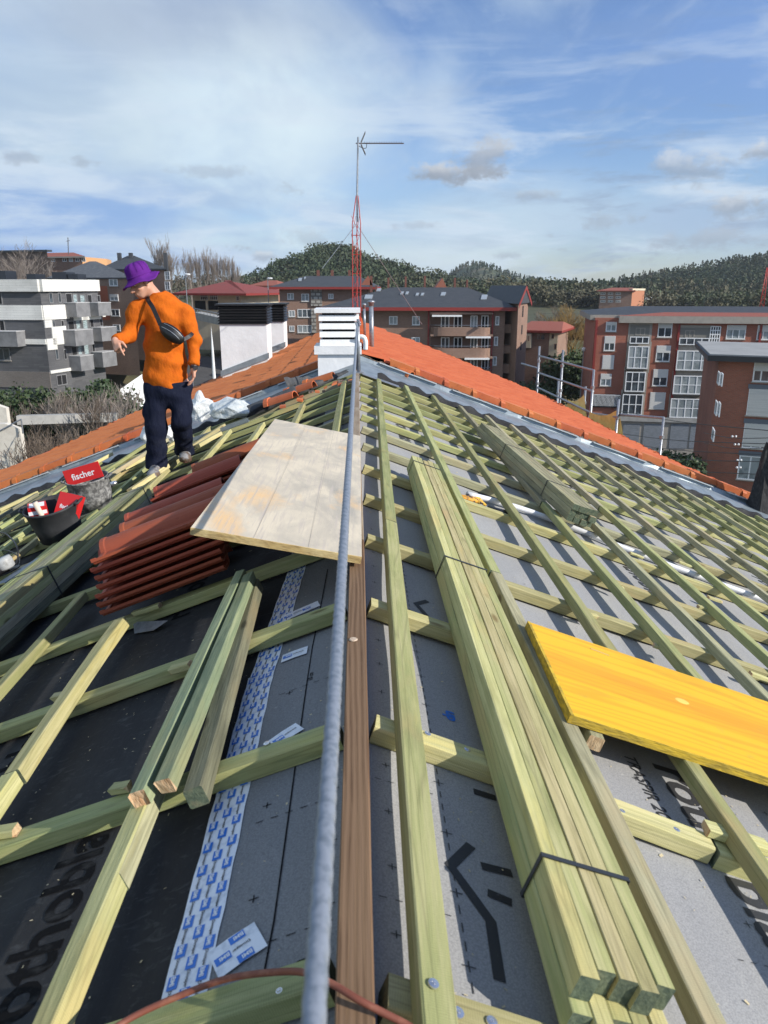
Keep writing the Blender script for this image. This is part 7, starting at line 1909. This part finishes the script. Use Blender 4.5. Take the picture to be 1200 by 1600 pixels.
for s_ in (1, -1):
    body.ell(hp(.032 * s_, .086, -.004), (.017, .010, .012), HA, .006, sub=True)
    body.ell(hp(.074 * s_, -.008, -.010), (.008, .019, .031), HA, .006)     # ear
    body.ell(hp(.045 * s_, .055, -.035), (.020, .022, .018), HA, .015)
body.cone(neck + np.array([0, .02, -.05]), hp(0, -.03, -.055), .066, .056, .03)
body.cone(upch, waist, .11, .12, .05, flat=((0, 1, 0), 1.4)); body.cone(waist, pel, .13, .13, .04, flat=((0, 1, 0), 1.2))
for a, b_ in ((upch, shR), (upch, shL)): body.cone(a, b_, .08, .055, .04)
for a, b_, c in ((shR, elR, wrR), (shL, elL, wrL)): body.cone(a, b_, .052, .040, .03); body.cone(b_, c, .040, .026, .02)
for a, b_, c in ((hipR, kneR, ankR), (hipL, kneL, ankL)): body.cone(a, b_, .085, .055, .03); body.cone(b_, c, .052, .036, .03)
for a, b_ in ((feetR0, feetR1), (feetL0, feetL1)): body.cone(a + [0, 0, .04], a + (b_ - a) / np.linalg.norm(b_ - a) * .06 + [0, 0, .035], .024, .02, .02)
def hand(W, d, n_, curl, spread, sc_=1.0, point=False, thumb=1):
    """W wrist, d direction of the palm, n_ the palm normal (side to which the fingers curl)"""
    d = d / np.linalg.norm(d); n_ = n_ - d * (n_ @ d); n_ /= np.linalg.norm(n_); w = np.cross(d, n_)
    body.cone(W, W + d * .03, .026 * sc_, .028 * sc_, .015)
    for q in (-1, -.33, .33, 1): body.cone(W + d * .03 + w * q * .020, W + d * .088 + w * q * .027, .0145, .0135, .010)
    Ls = [(.040, .026, .020), (.045, .029, .021), (.042, .027, .020), (.033, .021, .018)]
    for i, q in enumerate((1, .34, -.34, -1)):
        p = W + d * .088 + w * q * .027; dd = d + w * q * spread; ang = 0
        for j, L_ in enumerate(Ls[i]):
            ang += curl[i][j] if not (point and i == 0) else .12
            e_ = dd * math.cos(ang) + n_ * math.sin(ang); e_ /= np.linalg.norm(e_); p2 = p + e_ * L_ * sc_
            body.cone(p, p2, .0095 - .0008 * j, .0088 - .0009 * j, .0025); p = p2
    t0 = W + d * .030 + w * .024 * thumb; t1 = t0 + (d * .6 + w * .7 * thumb + n_ * .35) * .040; t2 = t1 + (d * .85 + w * .15 * thumb + n_ * .5) * .030; t3 = t2 + (d * .8 - w * .1 * thumb + n_ * .6) * .022
    body.cone(t0, t1, .0155, .0120, .008); body.cone(t1, t2, .0115, .0100, .003); body.cone(t2, t3, .0100, .0082, .003)
c_hang = [(.25, .35, .25), (.28, .38, .28), (.32, .42, .3), (.38, .45, .3)]
c_curl = [(.3, .5, .4), (1.1, 1.25, .7), (1.2, 1.3, .8), (1.3, 1.3, .8)]
hand(wrL, np.array([-.06, -.12, -1.0]), np.array([-.9, -.3, .0]), c_hang, .06, point=False, thumb=1)
hand(wrR, np.array([.30, -.55, -.62]), np.array([.5, .2, -.6]), c_curl, .04, point=True, thumb=1)
sdf_obj('body', body, M_skin, man, 1)

# sweater
sw = SDF([lo[0], lo[1], wp(255, 625)[2]], [hi[0] + .03, hi[1] + .05, hc[2]], .0085)
sw.cone(upch + [0, .01, .02], waist + [0, 0, .03], .155, .178, .06, flat=((0, 1, 0), 1.25)); sw.cone(waist, wp(259, 600, .02), .182, .176, .03, flat=((0, 1, 0), 1.18))
sw.cone(upch + [-.02, 0, .0], shR + [.03, .01, .0], .125, .098, .05); sw.cone(upch + [.02, 0, .0], shL + [-.02, .01, .0], .125, .10, .05)
sw.cone(shR + [.01, 0, -.005], elR, .080, .062, .03); sw.cone(elR, wrR + (elR - wrR) * .10, .060, .044, .025)
sw.cone(shL + [-.015, 0, 0], elL, .080, .060, .03); sw.cone(elL, wrL + (elL - wrL) * .06, .058, .048, .025)
sw.cone(upch + [0, 0, .05], neck + [-.005, 0, -.01], .105, .076, .03)
sw.wrinkle(.022, (20, 42), 4)
zc = wp(259, 605)[2]; Zg = sw.ax[2][None, None, :]; Xg = sw.ax[0][:, None, None]
sw.F = np.maximum(sw.F, (zc + .02 * np.sin((Xg - shR[0]) * 14)) - Zg)                 # hem
cl = hc - np.array([0, 0, 0])                                                          # neck opening
nk = SDF(sw.lo, sw.lo + sw.h * (sw.n - 1), sw.h); nk.n = sw.n; nk.F = np.full(tuple(sw.n), 1.0, 'f'); nk.ax = sw.ax
nk.cone(neck + [-.005, 0, .012], neck + [-.03, -.01, .12], .064, .068, .005)
sw.F = np.maximum(sw.F, -nk.F)
for W_, e_ in ((wrR, elR), (wrL, elL)):
    d = (e_ - W_) / np.linalg.norm(e_ - W_); X, Y, Z = np.meshgrid(*sw.ax, indexing='ij'); q = (W_[0] + d[0] * .012 - X) * d[0] + (W_[1] + d[1] * .012 - Y) * d[1] + (W_[2] + d[2] * .012 - Z) * d[2]
    near = ((X - W_[0]) ** 2 + (Y - W_[1]) ** 2 + (Z - W_[2]) ** 2) < .11 ** 2
    sw.F = np.where(near, np.maximum(sw.F, q), sw.F)
sweater = sdf_obj('sweater', sw, M_orange, man, 2)
cf = MB()
for W_, e_, rr in ((wrR, elR, .047), (wrL, elL, .049)):
    d = (e_ - W_) / np.linalg.norm(e_ - W_); cf.tube([Vector((W_ + d * t).tolist()) for t in (.004, .012, .045, .055)], [rr * .80, rr * .98, rr, rr * .9], 20)
cf.build('cuff', M_orange, man, smooth=True)
nb = MB(); ring = []
for i in range(25):
    a = 2 * math.pi * i / 24; p = neck + np.array([-.006 + .071 * math.cos(a), .071 * math.sin(a), .016 + .012 * math.cos(a)]); ring.append(Vector(p.tolist()))
nb.tube(ring, .012, 8); nb.build('collar', M_orange, man, smooth=True)
# trousers
tr_ = SDF([hipR[0] - .22, YM - .5, ankR[2] - .20], [hipL[0] + .25, YM + .35, wp(259, 590)[2]], .0085)
tr_.cone(wp(259, 597, .02), pel + [0, 0, -.02], .168, .178, .03, flat=((0, 1, 0), 1.2))
tr_.cone(hipR + [0, 0, -.02], kneR, .108, .086, .04); tr_.cone(kneR, ankR + [0, 0, -.03], .086, .084, .04)
tr_.cone(hipL + [0, 0, -.02], kneL, .108, .086, .04); tr_.cone(kneL, ankL + [0, 0, -.03], .086, .084, .04)
tr_.ell(kneR + (hipR - kneR) * .35 + [-.095, 0, 0], (.022, .045, .075), None, .02); tr_.ell(kneL + (hipL - kneL) * .35 + [.085, -.01, 0], (.022, .045, .075), None, .02)
for A_ in (ankR, ankL): tr_.cone(A_ + [-.01, -.01, .05], A_ + [0, -.02, -.03], .083, .088, .02)
tr_.wrinkle(.020, (17, 38), 9)
Zg = tr_.ax[2][None, None, :]; tr_.F = np.maximum(tr_.F, Zg - wp(259, 596)[2])
Xg = tr_.ax[0][:, None, None]; mid_x = (ankR[0] + ankL[0]) / 2
tr_.F = np.maximum(tr_.F, np.where(Xg < mid_x, ankR[2] - .035, ankL[2] - .045) - Zg)
sdf_obj('trousers', tr_, M_navy, man, 2)
# shoes
for k, (h0, t0) in enumerate(((feetR0, feetR1), (feetL0, feetL1))):
    d = t0 - h0; d[2] = -T * 0 + d[2]; L_ = np.linalg.norm(d); d /= L_; t1 = h0 + d * .19; h1 = h0 - d * .05
    sh = SDF(np.minimum(h1, t1) - .09, np.maximum(h1, t1) + .16, .006)
    sh.cone(h1 + [0, 0, .035], t1 + [0, 0, .022], .050, .046, .02); sh.cone(h0 + [0, 0, .08], h0 + d * .12 + [0, 0, .035], .042, .040, .03); sh.ell(t1 + [0, 0, .025], (.056, .056, .038), None, .02)
    so = sdf_obj('shoe', sh, M_shoe, man, 1)
    mb = MB(); w = np.cross(d, [0, 0, 1.0]); w /= np.linalg.norm(w); poly = []
    for i in range(20):
        a = 2 * math.pi * i / 20; c = (h1 + t1) / 2 + [0, 0, -.014]; ll = np.linalg.norm(t1 - h1) / 2 + .045; poly.append(Vector((c + d * math.cos(a) * ll + w * math.sin(a) * .056 * (1 + .1 * math.cos(a))).tolist()))
    mb.prism(poly, (0, 0, .022)); mb.build('sole', M_shoer, so)
    mb = MB()
    for j in range(4):
        c = h0 + d * (.05 + j * .028) + [0, 0, .093 - j * .013]; mb.tube([Vector((c + w * q).tolist()) + Vector((0, 0, z + .006)) for q, z in ((-.040, -.016), (-.012, .006), (.012, .006), (.040, -.016))], .0075, 6)
    mb.build('lace', M_shoeo, so)
# hat: crown and drooping brim around the skull axis
MH = Matrix((Vector(r_h.tolist()), Vector(f_.tolist()), Vector(u_.tolist()))).transposed().to_4x4()
ub = 0.036; MH.translation = Vector((hc + u_ * ub + f_ * -.005).tolist())
mb = MB(); seg = 48; prof = [(.001, .128), (.030, .127), (.060, .120), (.080, .104), (.090, .075), (.094, .040), (.096, .012), (.100, .004), (.122, -.010), (.144, -.022), (.156, -.027), (.154, -.033), (.140, -.028), (.118, -.018), (.096, -.004), (.090, .010)]
mb.lathe(prof, seg=seg)
vs = []
for v in mb.v:
    a = math.atan2(v.y, v.x); rr = math.hypot(v.x, v.y); k = 1.0
    if rr > .10: v = Vector((v.x, v.y, v.z + .010 * math.sin(a * 3 + 1.0) + .008 * math.sin(a * 5) - (.004 if v.y > 0 else -.006)))
    if rr < .097 and v.z > .07: v = Vector((v.x * (1 + .02 * math.sin(a * 9)), v.y * (1 + .02 * math.sin(a * 9)), v.z + .003 * math.sin(a * 9)))
    vs.append(Vector((v.x * 1.0, v.y * 1.10, v.z)))
hat = add('bucket_hat', vs, mb.f, M_hat, man, MH, smooth=True)
mb = MB()
for i in range(12):
    a = 2 * math.pi * i / 12 + .2; mb.tube([Vector((math.cos(a) * r_ * 1.01, math.sin(a) * r_ * 1.11, z_ + .001)) for r_, z_ in ((.062, .118), (.080, .104), (.090, .075), (.0945, .052))], .0016, 5)
add('hat_pleat', mb.v, mb.f, mat('dark_purple_felt', (.10, .010, .20), .95), hat, MH)
mb = MB(); mb.lathe([(.0945, .016), (.098, .018), (.0985, .028), (.0945, .030)], seg=36); add('hat_band', [(v.x, v.y * 1.1, v.z) for v in mb.v], mb.f, M_hat, hat, MH, smooth=True)
# short dark hair under the hat at the back, eyebrows
hs = SDF(hc - .16, hc + .16, .006); hs.ell(hc + u_ * .022 - f_ * .022, (.079, .090, .070), HA, .01)
X, Y, Z = np.meshgrid(*hs.ax, indexing='ij'); fr = (X - hc[0]) * f_[0] + (Y - hc[1]) * f_[1] + (Z - hc[2]) * f_[2]; hs.F = np.maximum(hs.F, fr - .012)
sdf_obj('hair', hs, M_hair, man, 1)
mb = MB()
for s_ in (1, -1): mb.tube([Vector(hp(.016 * s_, .091, .017).tolist()), Vector(hp(.034 * s_, .088, .022).tolist()), Vector(hp(.052 * s_, .072, .016).tolist())], .0045, 6)
mb.build('eyebrow', M_hair, man)
mb = MB()
for s_ in (1, -1): mb.lathe([(.001, .0105), (.007, .008), (.0105, 0), (.007, -.008), (.001, -.0105)], hp(.031 * s_, .074, -.003), 12)
mb.build('eye', mat('eye_white', (.55, .50, .46), .3), man, smooth=True)
# cross-body bag with its strap
bc = wp(268, 521, -.165)
ax1 = wp(286, 533, -.16) - wp(252, 508, -.18); ax1 /= np.linalg.norm(ax1); ax3 = np.array([-.1, -1, .15]); ax3 -= ax1 * (ax3 @ ax1); ax3 /= np.linalg.norm(ax3); ax2 = np.cross(ax3, ax1)
bg_ = SDF(bc - .16, bc + .16, .006); bg_.ell(bc + ax2 * .005, (.118, .058, .036), np.stack([ax1, ax2, ax3]), .01); bg_.ell(bc - ax2 * .018 + ax1 * .01, (.098, .045, .044), np.stack([ax1, ax2, ax3]), .02)
bag = sdf_obj('crossbody_bag', bg_, M_leather, man, 1)
mb = MB()
for off, dz_ in ((.030, .030), (-.004, .044)):
    mb.tube([Vector((bc + ax1 * t * .1 + ax2 * (off + .018 * (1 - t * t)) + ax3 * (dz_ * (1 - .55 * t * t))).tolist()) for t in np.linspace(-.92, .92, 13)], .0028, 6)
mb.build('zip', M_galv, bag)
mb = MB(); pts = [wp(251, 508, -.165), wp(245, 494, -.16), wp(238, 479, -.145), wp(232, 470, -.10), wp(231, 464, -.02)]
def ribbon(mb, pts, w, nrm, t=.004):
    P = smoothp([Vector(p.tolist()) for p in pts], 4); n = len(P); nr = Vector(nrm).normalized(); vs = []
    for i in range(n):
        d = (P[min(i + 1, n - 1)] - P[max(i - 1, 0)]).normalized(); s_ = d.cross(nr).normalized() * w / 2
        vs += [P[i] - s_, P[i] + s_, P[i] + s_ + nr * t, P[i] - s_ + nr * t]
    mb.raw(vs, [(i * 4 + k, i * 4 + (k + 1) % 4, (i + 1) * 4 + (k + 1) % 4, (i + 1) * 4 + k) for i in range(n - 1) for k in range(4)] + [(3, 2, 1, 0), tuple((n - 1) * 4 + k for k in range(4))])
ribbon(mb, pts, .036, (-.1, -1, .25)); ribbon(mb, [wp(285, 531, -.15), wp(292, 528, -.11), wp(300, 522, -.05), wp(302, 515, .05)], .03, (.5, -.8, .3))
mb.build('bag_strap', M_black, bag)
mb = MB(); d = Vector((wrL - elL).tolist()).normalized(); W_ = Vector(wrL.tolist()) + d * .012
mb.tube([W_ - d * .011, W_ + d * .011], .0325, 18); wt = mb.build('wrist_watch', M_black, man, smooth=False)
mb = MB(); c = W_ + Vector((.018, -.028, 0)); mb.tube([c, c + Vector((.005, -.010, 0))], .020, 16); mb.build('watch_case', mat('watch_case', (.03, .03, .035), .3), wt)

# ================================================================== SAWDUST AND CHIPS ON THE ROOF
cr_ = np.random.default_rng(8); arr = []
for k in range(1700):
    side = 1 if cr_.random() < .5 else -1; x = cr_.uniform(.03, 1.9); y = cr_.uniform(.7, 5.5) if k % 3 else cr_.uniform(.7, 2.6)
    z = -T * x + WOB(x, y) - (.0545 if side > 0 else .058)
    L_ = cr_.uniform(.0012, .0036) * (2.2 if cr_.random() < .06 else 1); a = cr_.uniform(0, 6.28); w = L_ * cr_.uniform(.25, .6)
    d = np.array([math.cos(a) * L_, math.sin(a) * L_, cr_.uniform(-.3, .3) * L_]); q = np.array([-math.sin(a) * w, math.cos(a) * w, .2 * w]); c = np.array([side * x, y, z])
    d[2] -= T * side * d[0]; q[2] -= T * side * q[0]
    arr.append(np.stack([c - d - q, c + d - q, c + d + q, c - d + q]))
leafmesh('sawdust', np.concatenate(arr), mat('sawdust', (.55, .47, .30), .9), label='pale sawdust and tiny wood chips scattered over the membrane', cat='sawdust', kind='stuff')

# ================================================================== AIR
hm = bpy.data.materials.new('air'); hm.use_nodes = True; hn = hm.node_tree; hn.nodes.clear()
pv = hn.nodes.new('ShaderNodeVolumePrincipled'); ho = hn.nodes.new('ShaderNodeOutputMaterial')
pv.inputs['Color'].default_value = (.80, .90, 1.0, 1); pv.inputs['Density'].default_value = .00011
hn.links.new(pv.outputs[0], ho.inputs['Volume'])
hb = MB(); hb.box((-1650, -260, -40), (1650, 2300, 150)); hz = hb.build('haze', hm)
tag(hz, 'thin blue winter air between the roof and the hills', 'haze', kind='stuff')
